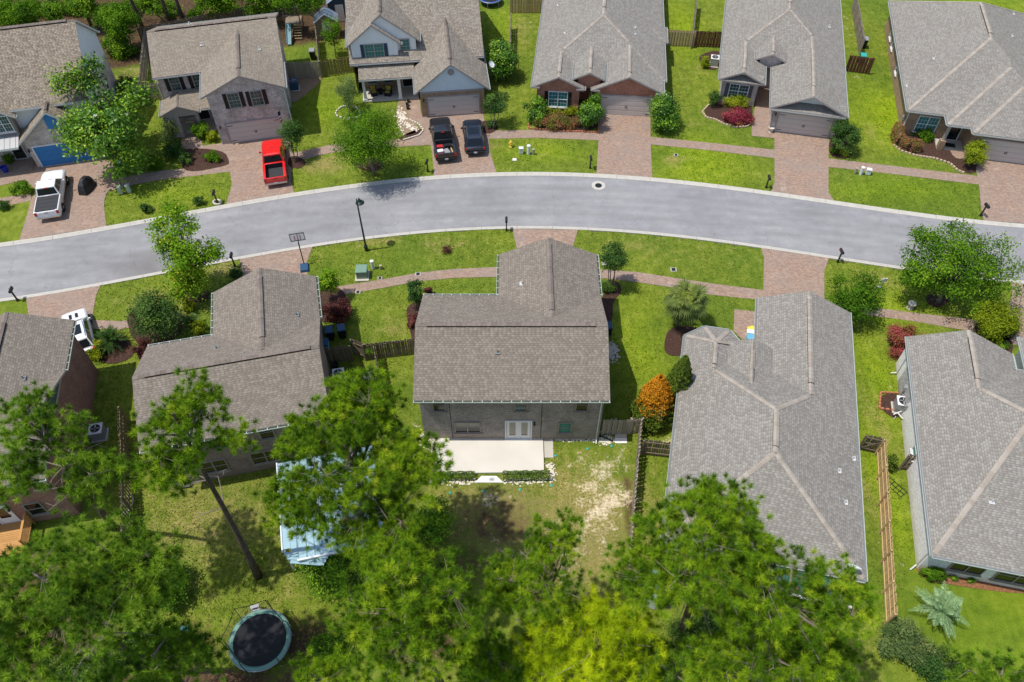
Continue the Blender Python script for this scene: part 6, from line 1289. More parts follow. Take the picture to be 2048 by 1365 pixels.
# tools in the black pickup's bed: separate things, placed in its frame
Mw = Matrix.Translation(bp.location) @ Matrix.Rotation(bp.rotation_euler.z, 4, 'Z')
TM = {'red': m_plain('tool_red', (.40, .02, .025), .5), 'wood': m_plain('tool_wood', (.55, .38, .18), .7), 'grey': m_plain('tool_grey', (.25, .24, .25), .7), 'blue': m_plain('bin_blue', (.02, .07, .14), .5), 'teal': m_plain('plastic_teal', (.03, .34, .30), .5), 'yellow': m_plain('plastic_yellow', (.75, .55, .05), .5), 'ltblue': m_plain('plastic_lightblue', (.12, .38, .55), .5)}
def inbed(name, label, x, y, z, d, mat, rz=0, cat='tool'):
    b = MB(); b.box((0, 0, d[2] / 2), d, top=.92); o = b.build(name, mat, None, Mw @ Vector((x, y, z)), (0, 0, bp.rotation_euler.z + rz), bevel=.012); tag(o, label, cat); return o
inbed('cooler_box', 'white cooler in the black pickup bed', -.48, -2.3, .62, (.6, .42, .42), M['white_plastic'], .1, 'cooler'); inbed('red_bag', 'dark red bag behind the white cooler in the pickup bed', -.5, -2.68, .62, (.62, .26, .3), TM['red'], 0, 'bag'); inbed('tarp_bundle', 'grey bundle in the middle of the pickup bed', .12, -2.3, .62, (.5, .75, .3), TM['grey'], .3, 'bundle')
inbed('timber_plank', 'pale plank leaning along the right side of the pickup bed', .62, -2.0, .66, (.1, 1.5, .08), TM['wood'], .12, 'plank'); inbed('timber_plank', 'short pale plank near the tailgate of the black pickup', .55, -2.6, .66, (.5, .1, .08), TM['wood'], .2, 'plank'); inbed('tool_case', 'black tool case with red lid behind the pickup cab', -.45, -1.6, .62, (.6, .4, .4), TM['red'], 0, 'case'); inbed('tool_case', 'black tool chest across the pickup bed behind the cab', .3, -1.5, .62, (.7, .4, .38), M['black_plastic'], .1, 'case')

# ------------------------------------------------------------------ street furniture and utilities
def mailbox(label, px):
    root = empty('mailbox', P(*px), rnd.uniform(-.2, .2) + (math.pi if px[1] > 440 else 0), label, 'mailbox', 'mailboxes along the kerb'); b = MB(); b.box((0, 0, .58), (.10, .10, 1.16)); b.box((0, 0, .1), (.16, .16, .2)); b.build('post', M['iron'], root)
    b = MB(); pr_ = [(-.1, 0), (.1, 0), (.1, .14)] + [(.1 * math.cos(t), .14 + .1 * math.sin(t)) for t in np.linspace(.3, math.pi - .3, 5)] + [(-.1, .14)]; n = len(pr_)
    b.mesh([(x, -.34, z + 1.1) for x, z in pr_] + [(x, .22, z + 1.1) for x, z in pr_], [tuple(range(n)), tuple(reversed(range(n, 2 * n)))] + [(i, n + i, n + (i + 1) % n, (i + 1) % n) for i in range(n)]); b.build('box', M['iron'], root)
    b = MB(); b.box((.115, -.1, 1.26), (.012, .05, .16)); b.build('flag', M['lamp_red'], root)
for lab, px in [('black mailbox on the verge left of the black pickup', (856, 344)), ('black mailbox left of the red brick house driveway', (1180, 337)), ('black mailbox in a small planted square left of the grey brick driveway', (1532, 376)), ('black mailbox left of the corner house driveway', (1961, 432)), ('black mailbox in a pale block ring left of the red pickup', (435, 406)), ('black mailbox on the near verge right of the maple', (470, 533)), ('black mailbox at the left edge by the near kerb', (36, 602)), ('black mailbox left of the centre house driveway', (1013, 462)), ('black mailbox right of the hip-roofed house driveway', (1675, 525))]: mailbox(lab, px)
def lathe_thing(name, label, cat, px, prof, mat, group=None, n=14, base=None):
    b = MB(); b.lathe(prof, (0, 0, 0), n); o = b.build(name, mat, None, P(*px), smooth=False); return tag(o, label, cat, group)
M['util_green'] = m_plain('util_green', (.16, .26, .19), .5); M['util_pale'] = m_plain('util_pale', (.42, .48, .40), .5); M['util_tan'] = m_plain('util_tan', (.33, .30, .20), .6); M['hydrant'] = m_plain('hydrant', (.72, .50, .07), .5)
def pedestal(label, px, mat, s=(.32, .3, .75), pad=False, rz=0):
    root = empty('utility_box', P(*px), rz, label, 'utility box'); b = MB(); b.box((0, 0, s[2] / 2 + .05), s, top=.97); b.build('cabinet', mat, root, bevel=.015); b = MB(); b.box((0, 0, s[2] + .07), (s[0] + .05, s[1] + .05, .05)); b.build('lid', mat, root)
    if pad: b = MB(); b.box((0, -.06, .04), (s[0] + .25, s[1] + .3, .08)); b.build('pad', M['concrete'], root)
    return root
pedestal('large green transformer box on a concrete pad', (725, 552), M['util_green'], (.85, .85, .75), True, .05); pedestal('pale green utility box under the magnolia, left one', (243, 388), M['util_pale'], rz=.3); pedestal('pale green utility box under the magnolia, right one', (260, 385), M['util_pale'], rz=.2); pedestal('white square utility box near the yellow hydrant', (1042, 307), M['white_plastic'], (.38, .3, .55)); pedestal('white square utility box right of the pair on the corner verge', (1735, 349), M['white_plastic'], (.4, .34, .5), rz=-.2)
cyl = lambda r, h: [(r, 0), (r, h * .9), (r * 1.12, h * .9), (r * 1.12, h), (r * .3, h * 1.04)]
for lab, px, r, h, mt in [('white cylinder pedestal right of the green transformer', (746, 537), .14, .85, 'white_plastic'), ('short tan pedestal right of the white cylinder', (762, 538), .11, .4, 'util_tan'), ('white cylinder pedestal near the yellow hydrant', (1057, 308), .16, .95, 'white_plastic'), ('tan pedestal right of the white cylinder near the hydrant', (1067, 309), .12, .6, 'util_tan'), ('white cylinder pedestal on the corner verge', (1721, 349), .15, .8, 'white_plastic'), ('tan pedestal left of the white cylinder on the corner verge', (1710, 347), .12, .6, 'util_tan')]: lathe_thing('utility_pedestal', lab, 'utility pedestal', px, cyl(r, h), M[mt])
root = empty('fire_hydrant', P(1022, 294), 0, 'yellow fire hydrant on the verge', 'hydrant'); b = MB(); b.lathe([(.17, 0), (.17, .05), (.11, .06), (.11, .5), (.15, .52), (.15, .56), (.12, .62), (.05, .72), (.03, .78)], (0, 0, 0), 14); b.build('barrel', M['hydrant'], root)
for an in (0, math.pi, -math.pi / 2): b = MB(); b.lathe([(.06, .08), (.06, .19), (.075, .19), (.075, .23)], (0, 0, .4), 10, axis='X'); b.build('nozzle', M['hydrant'], root, rot=(0, 0, an))
root = empty('manhole', P(1197, 371), 0, 'round iron manhole cover in a pale collar in the street', 'manhole'); root.location.z = -.036; b = MB(); b.lathe([(.62, 0), (.62, .012), (.32, .014)], (0, 0, 0), 24); b.build('collar', M['concrete_kerb'], root); b = MB(); b.lathe([(.31, .0), (.31, .02), (.02, .022)], (0, 0, 0), 20); b.build('cover', M['iron'], root)
for lab, px, s in [('square drain grate on the near verge', (1347, 540), .4), ('small meter lid on the near pavement', (836, 549), .35), ('small meter lid at the pavement edge near the transformer', (760, 557), .28), ('small meter lid at the pavement by the maroon bush', (716, 585), .3), ('small meter lid on the verge before the grey brick house', (1352, 311), .32), ('pale round valve cover on the near verge', (1209, 528), .34), ('pale round valve cover near the hydrant', (1029, 320), .34)]:
    root = empty('meter_lid', P(*px), 0, lab, 'meter lid'); b = MB(); b.box((0, 0, .02), (s + .08, s * 1.1, .03)); b.build('frame', M['concrete_kerb'], root); b = MB(); b.box((0, 0, .04), (s * .8, s * .85, .02)); b.build('lid', M['iron'] if 'pale' not in lab else M['slab_white'], root)
# street lamp
root = empty('street_lamp', P(733, 501), 0, 'dark green street lamp with dish shade on the near verge', 'street lamp'); b = MB(); b.lathe([(.16, 0), (.16, .5), (.10, .6), (.085, .7), (.06, 4.9), (.045, 5.45), (.02, 5.6)], (0, 0, 0), 12); b.build('post', M['iron_green'], root, smooth=False)
b = MB(); b.tube([(0, 0, 5.2), (.1, .15, 5.4), (.12, .35, 5.38), (.1, .48, 5.15)], .028, 6); b.build('arm', M['iron_green'], root); b = MB(); b.lathe([(.36, 0), (.34, .03), (.16, .16), (.10, .3), (.05, .38)], (.1, .48, 4.75), 18); b.build('shade', M['iron_green'], root); b = MB(); b.lathe([(.10, -.06), (.12, 0), (.1, .02)], (.1, .48, 4.75), 10); b.build('bulb', M['lamp_clear'], root)
# basketball hoop
ACR = (lambda g: (g.fin((.6, .63, .66), .1, .5), g.set(g.b.inputs['Alpha'], .25), g.m)[2])(NG('acrylic'))
root = empty('basketball_hoop', P(609, 533), R(12), 'portable basketball hoop with clear backboard at the driveway edge', 'basketball hoop'); b = MB(); b.box((0, -.25, .12), (.72, .95, .24), top=.85); b.build('base', TM['blue'], root, bevel=.03); b = MB(); b.tube([(0, .15, .2), (0, .3, 2.4)], .045, 8); b.tube([(0, .15, .9), (0, .75, 2.9)], .03, 6); b.build('pole', M['iron'], root)
b = MB(); W3, H3 = 1.12, .75
for x_ in (-W3 / 2, W3 / 2): b.box((x_, .55, 2.75), (.05, .04, H3))
for z_ in (2.75 - H3 / 2, 2.75 + H3 / 2): b.box((0, .55, z_), (W3 + .05, .045, .05))
for x_ in (-.22, .22): b.box((x_, .55, 2.7), (.04, .042, .46))
b.build('backboard_frame', M['iron'], root); b = MB(); b.box((0, .555, 2.75), (W3 - .05, .012, H3 - .05)); b.build('backboard', ACR, root); b = MB(); b.tube([(.23 * math.cos(t), .82 + .23 * math.sin(t), 2.45) for t in np.linspace(0, 6.283, 15)], .014, 5); b.build('rim', TM['red'], root)
# air conditioners
def aircon(label, px, rz, mat=None, s=.8, h=.85):
    root = empty('air_conditioner', P(*px), rz, label, 'air conditioner'); b = MB(); b.box((0, 0, .04), (s + .2, s + .2, .08)); b.build('pad', M['concrete'], root); b = MB(); b.box((0, 0, h / 2 + .08), (s, s, h)); b.build('cabinet', mat or M['metal_grey'], root, bevel=.03)
    b = MB(); b.box((0, 0, h + .10), (s + .04, s + .04, .04)); b.build('top', M['white_plastic'] if not mat else mat, root, bevel=.01); b = MB(); b.lathe([(.33, 0), (.33, .015), (.05, .02)], (0, 0, h + .12), 20); b.build('grille', M['iron'], root)
    for k in range(4): b = MB(); b.box((.17, 0, h + .145), (.24, .08, .008), rx=.2); b.build('fan_blade', M['metal_grey'], root, rot=(0, 0, k * math.pi / 2))
aircon('air conditioner beside the dark bush of the grey brick house', (1427, 131), -.2); aircon('blue-grey air conditioner on the gravel bed', (590, 178), .2, TM['blue']); aircon('air conditioner against the hip-roofed house by the conifers', (1331, 832), -.2); aircon('air conditioner with fallen cover on the square mulch bed', (1797, 818), -.2); aircon('air conditioner behind the red brick side wall at left', (201, 872), .2, None, .85, .8); aircon('air conditioner half hidden by pine beside the brown brick house', (681, 762), .2)
b = MB(); b.box((0, 0, .35), (.06, .5, .05)); b.box((0, .3, .33), (.7, .06, .05)); b.box((-.3, .1, .15), (.05, .05, .3)); b.box((.3, .1, .15), (.05, .05, .3)); tag(b.build('plastic_chair', M['white_plastic'], None, P(1797, 838), (0, 0, .4)), 'white plastic frame fallen beside the air conditioner', 'frame')
# trash bins
def bin_(label, px, mat, lid, rz=0, group='wheeled trash bins'):
    root = empty('trash_bin', P(*px), rz, label, 'trash bin', group); b = MB(); b.mesh([(-.24, -.27, .05), (.24, -.27, .05), (.24, .27, .05), (-.24, .27, .05), (-.29, -.36, 1.0), (.29, -.36, 1.0), (.29, .34, 1.0), (-.29, .34, 1.0)], [(3, 2, 1, 0), (0, 1, 5, 4), (1, 2, 6, 5), (2, 3, 7, 6), (3, 0, 4, 7), (4, 5, 6, 7)]); b.build('body', mat, root)
    b = MB(); b.box((0, -.01, 1.05), (.62, .76, .09), top=.9); b.build('lid', lid, root, bevel=.015); b = MB(); b.tube([(-.25, .4, .98), (.25, .4, .98)], .02, 6); b.build('handle', M['iron'], root)
    for sg in (-1, 1): b = MB(); b.lathe([(.12, -.03), (.12, .03)], (sg * .27, .28, .12), 12, axis='X'); b.build('wheel', M['tyre'], root)
bin_('blue-lidded trash bin nearest the brown brick house wall', (662, 677), M['black_plastic'], TM['blue'], .2); bin_('blue-lidded trash bin right of its twin by the brown brick house', (686, 673), M['black_plastic'], TM['blue'], .25); bin_('trash bin with light blue lid by the weathered fence', (653, 702), TM['ltblue'], TM['blue'], .1); bin_('teal-lidded trash bin above the red-brown fence', (1721, 128), M['black_plastic'], TM['teal'], -.2); bin_('grey-lidded trash bin by the fence above the teal one', (1725, 95), M['black_plastic'], M['metal_grey'], -.2); bin_('dark trash bin half hidden beside the centre house', (1214, 668), M['black_plastic'], TM['blue'], 0); bin_('dark bin behind the grey board fence', (627, 118), M['black_plastic'], M['metal_grey'], .1)
root = empty('grill_cart', P(744, 768), R(5), 'black covered grill cart beside the weathered fence', 'grill'); b = MB(); b.box((0, 0, .5), (.9, .55, .85)); b.build('cabinet', M['black_plastic'], root); b = MB(); b.box((0, 0, 1.05), (1.05, .65, .26), top=.85); b.build('lid', M['shutter_grey'], root, bevel=.04)
lathe_thing('plant_pot', 'black round pot in the fenced side yard', 'pot', (671, 735), [(.2, 0), (.27, .4), (.27, .42), (.22, .4), (.2, .36)], M['black_plastic'])
# satellite dishes
def dish(label, px, z, rz, r=.36):
    root = empty('satellite_dish', P(*px, z), rz, label, 'satellite dish'); b = MB(); b.tube([(0, 0, 0), (0, 0, .3), (0, -.1, .5)], .025, 6); b.build('mast', M['metal_grey'], root); b = MB(); b.lathe([(.02, 0), (r * .6, .04), (r, .11), (r, .12), (r * .6, .055)], (0, 0, 0), 20); b.build('reflector', M['white_plastic'], root, (0, -.12, .5), (R(50), 0, 0)); b = MB(); b.tube([(0, -.1, .35), (0, -.55, .5)], .015, 5); b.box((0, -.56, .55), (.07, .1, .08)); b.build('arm', M['metal_grey'], root)
dish('white satellite dish on the rear corner of the hip roof', (1701, 1148), 3.05, R(160), .42); dish('grey satellite dish on the right gutter of the white house', (980, 138), 2.9, R(60), .34)
# covered thing, pots, porch furniture
b = MB(); skin(b, [[(x * s_ * 1.0, y * s_, z) for x, y in ((-.35, -.9), (.35, -.9), (.5, -.3), (.45, .6), (.15, 1.0), (-.2, 1.0), (-.48, .5), (-.5, -.3))] for z, s_ in ((.02, 1.05), (.45, .95), (.85, .75), (1.15, .42), (1.22, .1))]); tag(b.build('covered_motorcycle', m_plain('cover_black', (.018, .019, .022), .55, var=.5, scale=4), None, P(176, 378), (0, 0, R(-8)), smooth=False), 'black fabric cover over a motorcycle on the blue door driveway', 'covered motorcycle')
lathe_thing('planter', 'pale stone planter at the grey brick garage corner', 'planter', (1541, 264), [(.2, 0), (.16, .08), (.24, .3), (.30, .48), (.30, .52), (.25, .52), (.24, .44), (.02, .43)], M['stone_pale']); lathe_thing('planter', 'bright blue ceramic pot on the patio at the left edge', 'planter', (13, 345), [(.2, 0), (.3, .5), (.33, .62), (.29, .62), (.27, .5), (.02, .5)], m_plain('pot_blue', (.01, .03, .35), .25, .6)); lathe_thing('planter', 'small white pot by the grey brick drive', 'planter', (1673, 290), [(.16, 0), (.2, .3), (.2, .32), (.16, .3), (.02, .28)], M['white_plastic'])
for i, (px, lab) in enumerate([((817, 205), 'nearest the porch'), ((815, 212), 'second from the porch'), ((816, 219), 'third from the porch')]): lathe_thing('plant_pot', 'black pot on the white house path, ' + lab, 'pot', px, [(.13, 0), (.17, .3), (.17, .32), (.13, .28), (.02, .27)], M['black_plastic'], 'pots along the white house path')
M['cushion'] = m_plain('cushion', (.36, .28, .05), .9)
def armchair(label, px, rz):
    root = empty('armchair', P(*px, .12), rz, label, 'chair', 'porch chairs'); b = MB(); b.box((0, 0, .2), (.66, .62, .4)); b.box((0, .3, .55), (.66, .1, .6)); b.box((-.31, 0, .5), (.08, .6, .2)); b.box((.31, 0, .5), (.08, .6, .2)); b.build('frame', M['shutter_black'], root); b = MB(); b.box((0, -.02, .45), (.52, .52, .12)); b.box((0, .22, .68), (.52, .12, .42), rx=-.15); b.build('cushion', M['cushion'], root, bevel=.03)
armchair('olive cushioned chair on the white house porch, left one', (748, 190), R(20)); armchair('olive cushioned chair on the white house porch, right one', (777, 190), R(-10)); lathe_thing('side_table', 'round dark table between the two porch chairs', 'table', (762, 190), [(.2, .12), (.05, .16), (.05, .5), (.35, .52), (.35, .55), (.02, .55)], M['shutter_black'])
root = empty('house_flag', P(560, 238, 2.1), R(13), 'small flag with red and white stripes hanging on the whitewashed garage corner', 'flag'); b = MB(); b.tube([(0, 0, .8), (0, -.6, 1.2)], .02, 5); b.build('pole', M['white_plastic'], root); b = MB()
for i in range(7): b.mesh([(-.02 + .02 * math.sin(z * 7), -.55, z) if k == 0 else (.20 + .03 * math.sin(z * 7 + 1), -.5, z) for z in (1.15 - i * .16, .99 - i * .16) for k in (0, 1)], [(0, 1, 3, 2)], i % 2 if i > 2 else 2)
b.build('cloth', [TM['red'], M['white_plastic'], m_plain('flag_navy', (.01, .015, .08), .8)], root)
# porch clutter of the hip-roofed house
def thing_box(name, label, cat, px, d, mat, z=0.0, rz=0, bevel=.02):
    b = MB(); b.box((0, 0, d[2] / 2), d, top=.94); b.box((0, 0, d[2] + .02), (d[0] + .05, d[1] + .05, .04)); o = b.build(name, mat, None, P(*px, z), (0, 0, rz)); return tag(o, label, cat)
thing_box('toy_bin', 'blue toy bin on the small path beside the hip-roofed garage', 'toy bin', (1500, 682), (.6, .5, .45), TM['ltblue'], rz=-.2); thing_box('toy_box', 'white and teal box above the blue toy bin', 'box', (1499, 672), (.55, .35, .5), M['white_plastic'], rz=-.2); thing_box('toy_truck', 'yellow plastic toy at the top of the clutter on the small path', 'toy', (1500, 662), (.45, .3, .3), TM['yellow'], rz=.3); thing_box('toy_crate', 'dark blue crate below the blue toy bin', 'crate', (1500, 690), (.6, .3, .3), TM['blue'], rz=-.2)
# hoses, meters, gutter extensions on side walls
b = MB(); b.tube([(0, 0, .06), (.5, -.25, .06), (.9, -.45, .06)], .06, 8); tag(b.build('drain_pipe', M['iron'], None, P(1198, 872)), 'black drain pipe lying at the centre house corner', 'pipe')
for lab, ho, x_, y_ in (('utility meter on the white side wall of the right edge house', K_, .55, 13.2),):
    pass
def meter(h, v, yy, z, face='W'):
    loc, rz = h.place('x', v, yy, z, face); b = MB(); b.box((0, -.08, 0), (.3, .14, .42)); b.lathe([(.1, -.2), (.1, -.12)], (0, 0, .05), 12, axis='Y'); b.tube([(.0, -.08, -.2), (.0, -.08, -z + .1)], .03, 6); b.build('electric_meter', M['metal_grey'], h.root, loc, (0, 0, rz))
meter(K_, .3, 13.4, 1.3); meter(K_, .3, 11.9, 1.2); meter(F_, .52, 1.3, 1.3); meter(B_, 7.0, 1.6, 1.3, 'E')
# ------------------------------------------------------------------ garden structures
def trampoline(label, px, r, h, pad, wall, net=1.7):
    root = empty('trampoline', P(*px), .3, label, 'trampoline'); b = MB(); b.tube([(r * math.cos(t), r * math.sin(t), h) for t in np.linspace(0, 6.2832, 41)], .04, 6); b.build('frame', M['metal_grey'], root)
    b = MB(); b.lathe([(r * .86, h + .03), (r * .92, h + .05), (r * .99, h + .03)], (0, 0, 0), 40); b.f = [f for f in b.f if len(f) == 4]; b.m = b.m[:len(b.f)]; b.t = b.t[:len(b.f)]; b.build('pad', pad, root)
    b = MB(); b.lathe([(r * .995, h - .16), (r * 1.0, h + .06)], (0, 0, 0), 40); b.f = [f for f in b.f if len(f) == 4]; b.m = b.m[:len(b.f)]; b.t = b.t[:len(b.f)]; b.build('skirt', wall, root)
    b = MB(); b.lathe([(.02, h), (r * .87, h + .01), (r * .87, h - .01)], (0, 0, 0), 40); b.build('mat', m_plain('tramp_mat', (.010, .011, .014), .8, var=.35, scale=.8), root)
    for i in range(6):
        t = i * math.pi / 3; x, y = math.cos(t), math.sin(t); b = MB(); b.tube([(x * r, y * r, 0), (x * r, y * r, h)], .03, 6); b.build('leg', M['metal_grey'], root)
        if net: b = MB(); b.tube([(x * r * 1.02, y * r * 1.02, .3), (x * r * 1.04, y * r * 1.04, h + net * .8), (x * r * .96, y * r * .96, h + net)], .025, 6); b.build('net_pole', M['iron_green'], root)
    if net:
        b = MB(); n = 6
        for i in range(n):
            a0, a1 = i * math.pi / 3, (i + 1) * math.pi / 3
            top = [Vector((math.cos(a0 + (a1 - a0) * u) * r * (.96 - .13 * math.sin(math.pi * u)), math.sin(a0 + (a1 - a0) * u) * r * (.96 - .13 * math.sin(math.pi * u)), h + net - .12 * math.sin(math.pi * u))) for u in np.linspace(0, 1, 9)]
            b.tube(top, .018, 4, cap=False)
            for u in np.linspace(0, 1, 17)[:-1]:
                aa = a0 + (a1 - a0) * u; k = 1 - .13 * math.sin(math.pi * u); b.tube([(math.cos(aa) * r * .9, math.sin(aa) * r * .9, h + .04), (math.cos(aa) * r * .95 * k, math.sin(aa) * r * .95 * k, h + net - .12 * math.sin(math.pi * u))], .005, 3, cap=False)
            for zf in np.linspace(.1, .9, 7): b.tube([(math.cos(a0 + (a1 - a0) * u) * r * (.92 - .1 * zf * math.sin(math.pi * u)), math.sin(a0 + (a1 - a0) * u) * r * (.92 - .1 * zf * math.sin(math.pi * u)), h + net * zf) for u in np.linspace(0, 1, 7)], .004, 3, cap=False)
        tag(b.build('safety_net', M['iron'], root), kind='stuff')
trampoline('round trampoline with pale green pad and safety net at bottom left', (527, 1290), 1.74, .85, m_plain('pad_green', (.17, .34, .26), .6), m_plain('skirt_blue', (.01, .025, .12), .5)); trampoline('blue trampoline at the top edge behind the white house', (981, 7), 1.3, .7, m_plain('pad_blue', (.015, .10, .42), .6), m_plain('skirt_blue2', (.01, .05, .25), .5), 0)
root = empty('trampoline_steps', P(515, 1226), .3, 'small grey step ladder beside the round trampoline', 'steps')
for i in range(3): b = MB(); b.box((0, .12 * i - .1, .22 + .22 * i), (.5, .2, .04)); b.build('step', M['metal_grey'], root)
for sg in (-1, 1): b = MB(); b.tube([(sg * .27, .3, 0), (sg * .27, -.12, .9)], .025, 5); b.build('side_rail', M['metal_grey'], root)
# pale ribbed metal patio roof behind the brown brick house
M['metal_pale'] = m_plain('metal_pale', (.27, .42, .48), .35, .5, .1, scale=.7, var=.14)
a0 = P(556, 931, 2.75); root = empty('patio_cover', (a0.x, a0.y, 0), R(12.8), 'pale blue ribbed metal patio cover under the leaning pine', 'patio cover')
for i in range(13):
    b = MB(); w_ = .46; x0 = i * w_; dep = 6.5 if i > 1 else 5.7 + .4 * i; b.mesh([(x0, 0, 2.95), (x0 + w_ - .05, 0, 2.95), (x0 + w_ - .03, 0, 3.0), (x0 + w_ - .005, 0, 3.0), (x0, -dep, 2.55), (x0 + w_ - .05, -dep, 2.55), (x0 + w_ - .03, -dep, 2.6), (x0 + w_ - .005, -dep, 2.6)], [(1, 0, 4, 5), (2, 1, 5, 6), (3, 2, 6, 7)]); b.build('roof_panel', M['metal_pale'], root)
b = MB(); b.box((3.4, -6.55, 2.5), (5.2, .12, .16)); b.build('beam', M['white_plastic'], root); b = MB(); b.box((-.03, -2.9, 2.72), (.08, 5.9, .16), rx=.068); b.build('beam', M['white_plastic'], root)
for x_, y_ in ((.1, -5.8), (5.8, -5.8), (3, -5.8)): b = MB(); b.box((x_, y_, 1.25), (.12, .12, 2.5)); b.build('post', M['white_plastic'], root)
for k in range(3): b = MB(); b.box((1.3, -6.3 - .2 * k, 2.42 - .09 * k), (2.6 - .3 * k, .2, .05), rz=-.3); b.build('gutter_step', M['metal_pale'], root)
# small metal-roofed shed under the big pine
def shed(name, label, px, w_, d_, h, rz, roofm, wallm, pitch=.45, doorm=None, group=None):
    root = empty(name, P(*px), rz, label, 'shed', group); b = MB(); ap = h + pitch * w_ / 2; x, y = w_ / 2 - .12, d_ / 2 - .12
    b.mesh([(-x, -y, 0), (x, -y, 0), (x, y, 0), (-x, y, 0), (-x, -y, h), (x, -y, h), (x, y, h), (-x, y, h), (0, -y, ap - .1), (0, y, ap - .1)], [(0, 1, 5, 8, 4), (1, 2, 6, 5), (2, 3, 7, 9, 6), (3, 0, 4, 7)]); b.build('wall', wallm, root)
    n = max(3, int(d_ / .5))
    for sg in (-1, 1):
        for i in range(n):
            y0, y1 = -d_ / 2 + d_ * i / n, -d_ / 2 + d_ * (i + 1) / n - .02; q = MB(); f = [(0, y0, ap), (sg * w_ / 2, y0, h - .02), (sg * w_ / 2, y1, h - .02), (0, y1, ap)]; q.poly(f if sg < 0 else f[::-1]); q.box((sg * w_ / 4, y1, (ap + h) / 2 + .01), (math.hypot(w_ / 2, ap - h), .03, .04), ry=sg * math.atan2(ap - h, w_ / 2)); q.build('roof_panel', roofm, root)
    b = MB(); b.box((0, -y - .02, 1.0), (.9, .04, 1.95)); b.build('door', doorm or M['white_plastic'], root); return root
M['metal_roof'] = m_plain('metal_roof', (.34, .38, .42), .3, .5, .5); M['wall_blue'] = m_plain('wall_blue', (.03, .06, .10), .7)
shed('garden_shed', 'small pale metal-roofed shed under the big pine by the long fence', (1296, 1192), 1.5, 1.7, 1.7, R(-10), M['metal_pale'], M['util_pale'], .25); shed('garden_shed', 'dark blue shed with metal roof at the top edge behind the white house', (682, 30), 2.6, 3.2, 2.2, R(10), M['metal_roof'], M['wall_blue'], .6); shed('garden_shed', 'low open shed with grey metal roof before the dark blue shed', (658, 72), 2.6, 1.8, 2.0, R(8), M['metal_roof'], M['fence_dark'], .7)
# play set with slide behind the tan-roofed house
root = empty('play_set', P(592, 62), R(5), 'wooden play set with blue slide behind the tan-roofed house', 'play set')
for x_ in (-.8, .8):
    for y_ in (-.8, .8): b = MB(); b.box((x_, y_, 1.3), (.1, .1, 2.6)); b.build('post', M['fence_dark'], root)
b = MB(); b.box((0, 0, 1.3), (1.7, 1.7, .06)); b.build('deck', M['fence_dark'], root); b = MB(); b.box((0, -.82, 2.2), (1.8, .08, .1)); b.build('top_rail', M['fence_dark'], root); b = MB(); b.box((0, .82, 2.2), (1.8, .08, .1)); b.build('top_rail', M['fence_dark'], root); b = MB(); b.poly([(-.7, -.85, 1.35), (-.2, -.85, 1.35), (-.2, -3.0, .15), (-.7, -3.0, .15)]); b.box((-.7, -1.9, .85), (.04, 2.45, .18), rx=.51); b.box((-.2, -1.9, .85), (.04, 2.45, .18), rx=.51); b.build('slide', m_plain('slide_blue', (.03, .16, .20), .4), root)
for i in range(6): b = MB(); b.box((.45, -.95 - .2 * i, 1.2 - .2 * i), (.8, .1, .05)); b.build('ladder_step', M['fence_tan'], root)
# timber deck of the red brick house
M['deck'] = m_wood('deck', (.42, .21, .07), (.60, .34, .13)); Mi = Matrix.Rotation(-G_.rot, 3, 'Z'); pe = Mi @ (P(62, 1052, .55) - G_.loc); root = empty('timber_deck', G_.loc, G_.rot, 'orange timber deck with railing behind the red brick house', 'deck'); x1, y1 = pe.x, -7.66
for i in range(15): b = MB(); b.box((x1 - 2.6, y1 - .1 - i * .147, .5), (5.2, .135, .04)); b.build('plank', M['deck'], root)
for i in range(16): b = MB(); b.box((x1 - .05, y1 - .1 - i * .12, .98), (.04, .04, .9)); b.build('baluster', M['deck'], root)
b = MB(); b.box((x1 - .05, y1 - 1.0, 1.46), (.14, 2.0, .05)); b.build('handrail', M['deck'], root)
for yy in (-.1, -1.95): b = MB(); b.box((x1 - .05, y1 + yy, .75), (.1, .1, 1.5)); b.build('post', M['deck'], root)
# rear porch of the hip-roofed house
b = MB(); b.box((0, 0, 0), (4.4, .32, .16)); b.build('porch_beam', M['slab_white'], J_.root, (8.7, -17.35, 2.2)); b = MB()
for i in range(4): b = MB(); b.box((6.9 + i * 1.15, -16.65, 2.42), (1.1, 1.5, .03), rx=.12); b.build('porch_pane', M['glass'], J_.root)
for x_ in (6.6, 8.7, 10.8): b = MB(); b.box((x_, -17.35, 1.06), (.14, .14, 2.12)); b.build('porch_post', M['slab_white'], J_.root)
# small things on lawns
b = MB(); b.tube([(.55 * math.cos(t) * .55, .55 * math.sin(t) * 1.15, .25) for t in np.linspace(0, 6.283, 25)], .045, 6); b.tube([(.3, -.6, .03), (.3, -.6, .25)], .03, 5); b.tube([(-.3, .55, .03), (-.3, .55, .25)], .03, 5); tag(b.build('hose_hoop', M['metal_grey'], None, P(258, 1012)), 'grey oval hoop standing by the dark fence on the left lawn', 'hoop')
b = MB(); b.box((0, 0, .2), (.75, .4, .05), rx=.3); b.box((-.3, 0, .1), (.04, .4, .2)); b.box((.3, 0, .1), (.04, .4, .2)); tag(b.build('lawn_stool', M['iron'], None, P(372, 972), (0, 0, .2)), 'black low stool on the left lawn near the house wall', 'stool')
b = MB()
for x_ in (-.3, 0, .3): b.box((x_, 0, .03), (.03, 1.7, .03))
for y_ in np.linspace(-.8, .8, 6): b.box((0, float(y_), .03), (.62, .03, .025))
tag(b.build('trellis', M['iron'], None, P(1787, 972), (0, 0, .62)), 'black metal trellis lying on the grass by the right edge house', 'trellis')
thing_box('storage_bin', 'pale blue bin among the undergrowth left of the trampoline', 'bin', (372, 1262), (.36, .3, .3), TM['ltblue'], rz=.2)
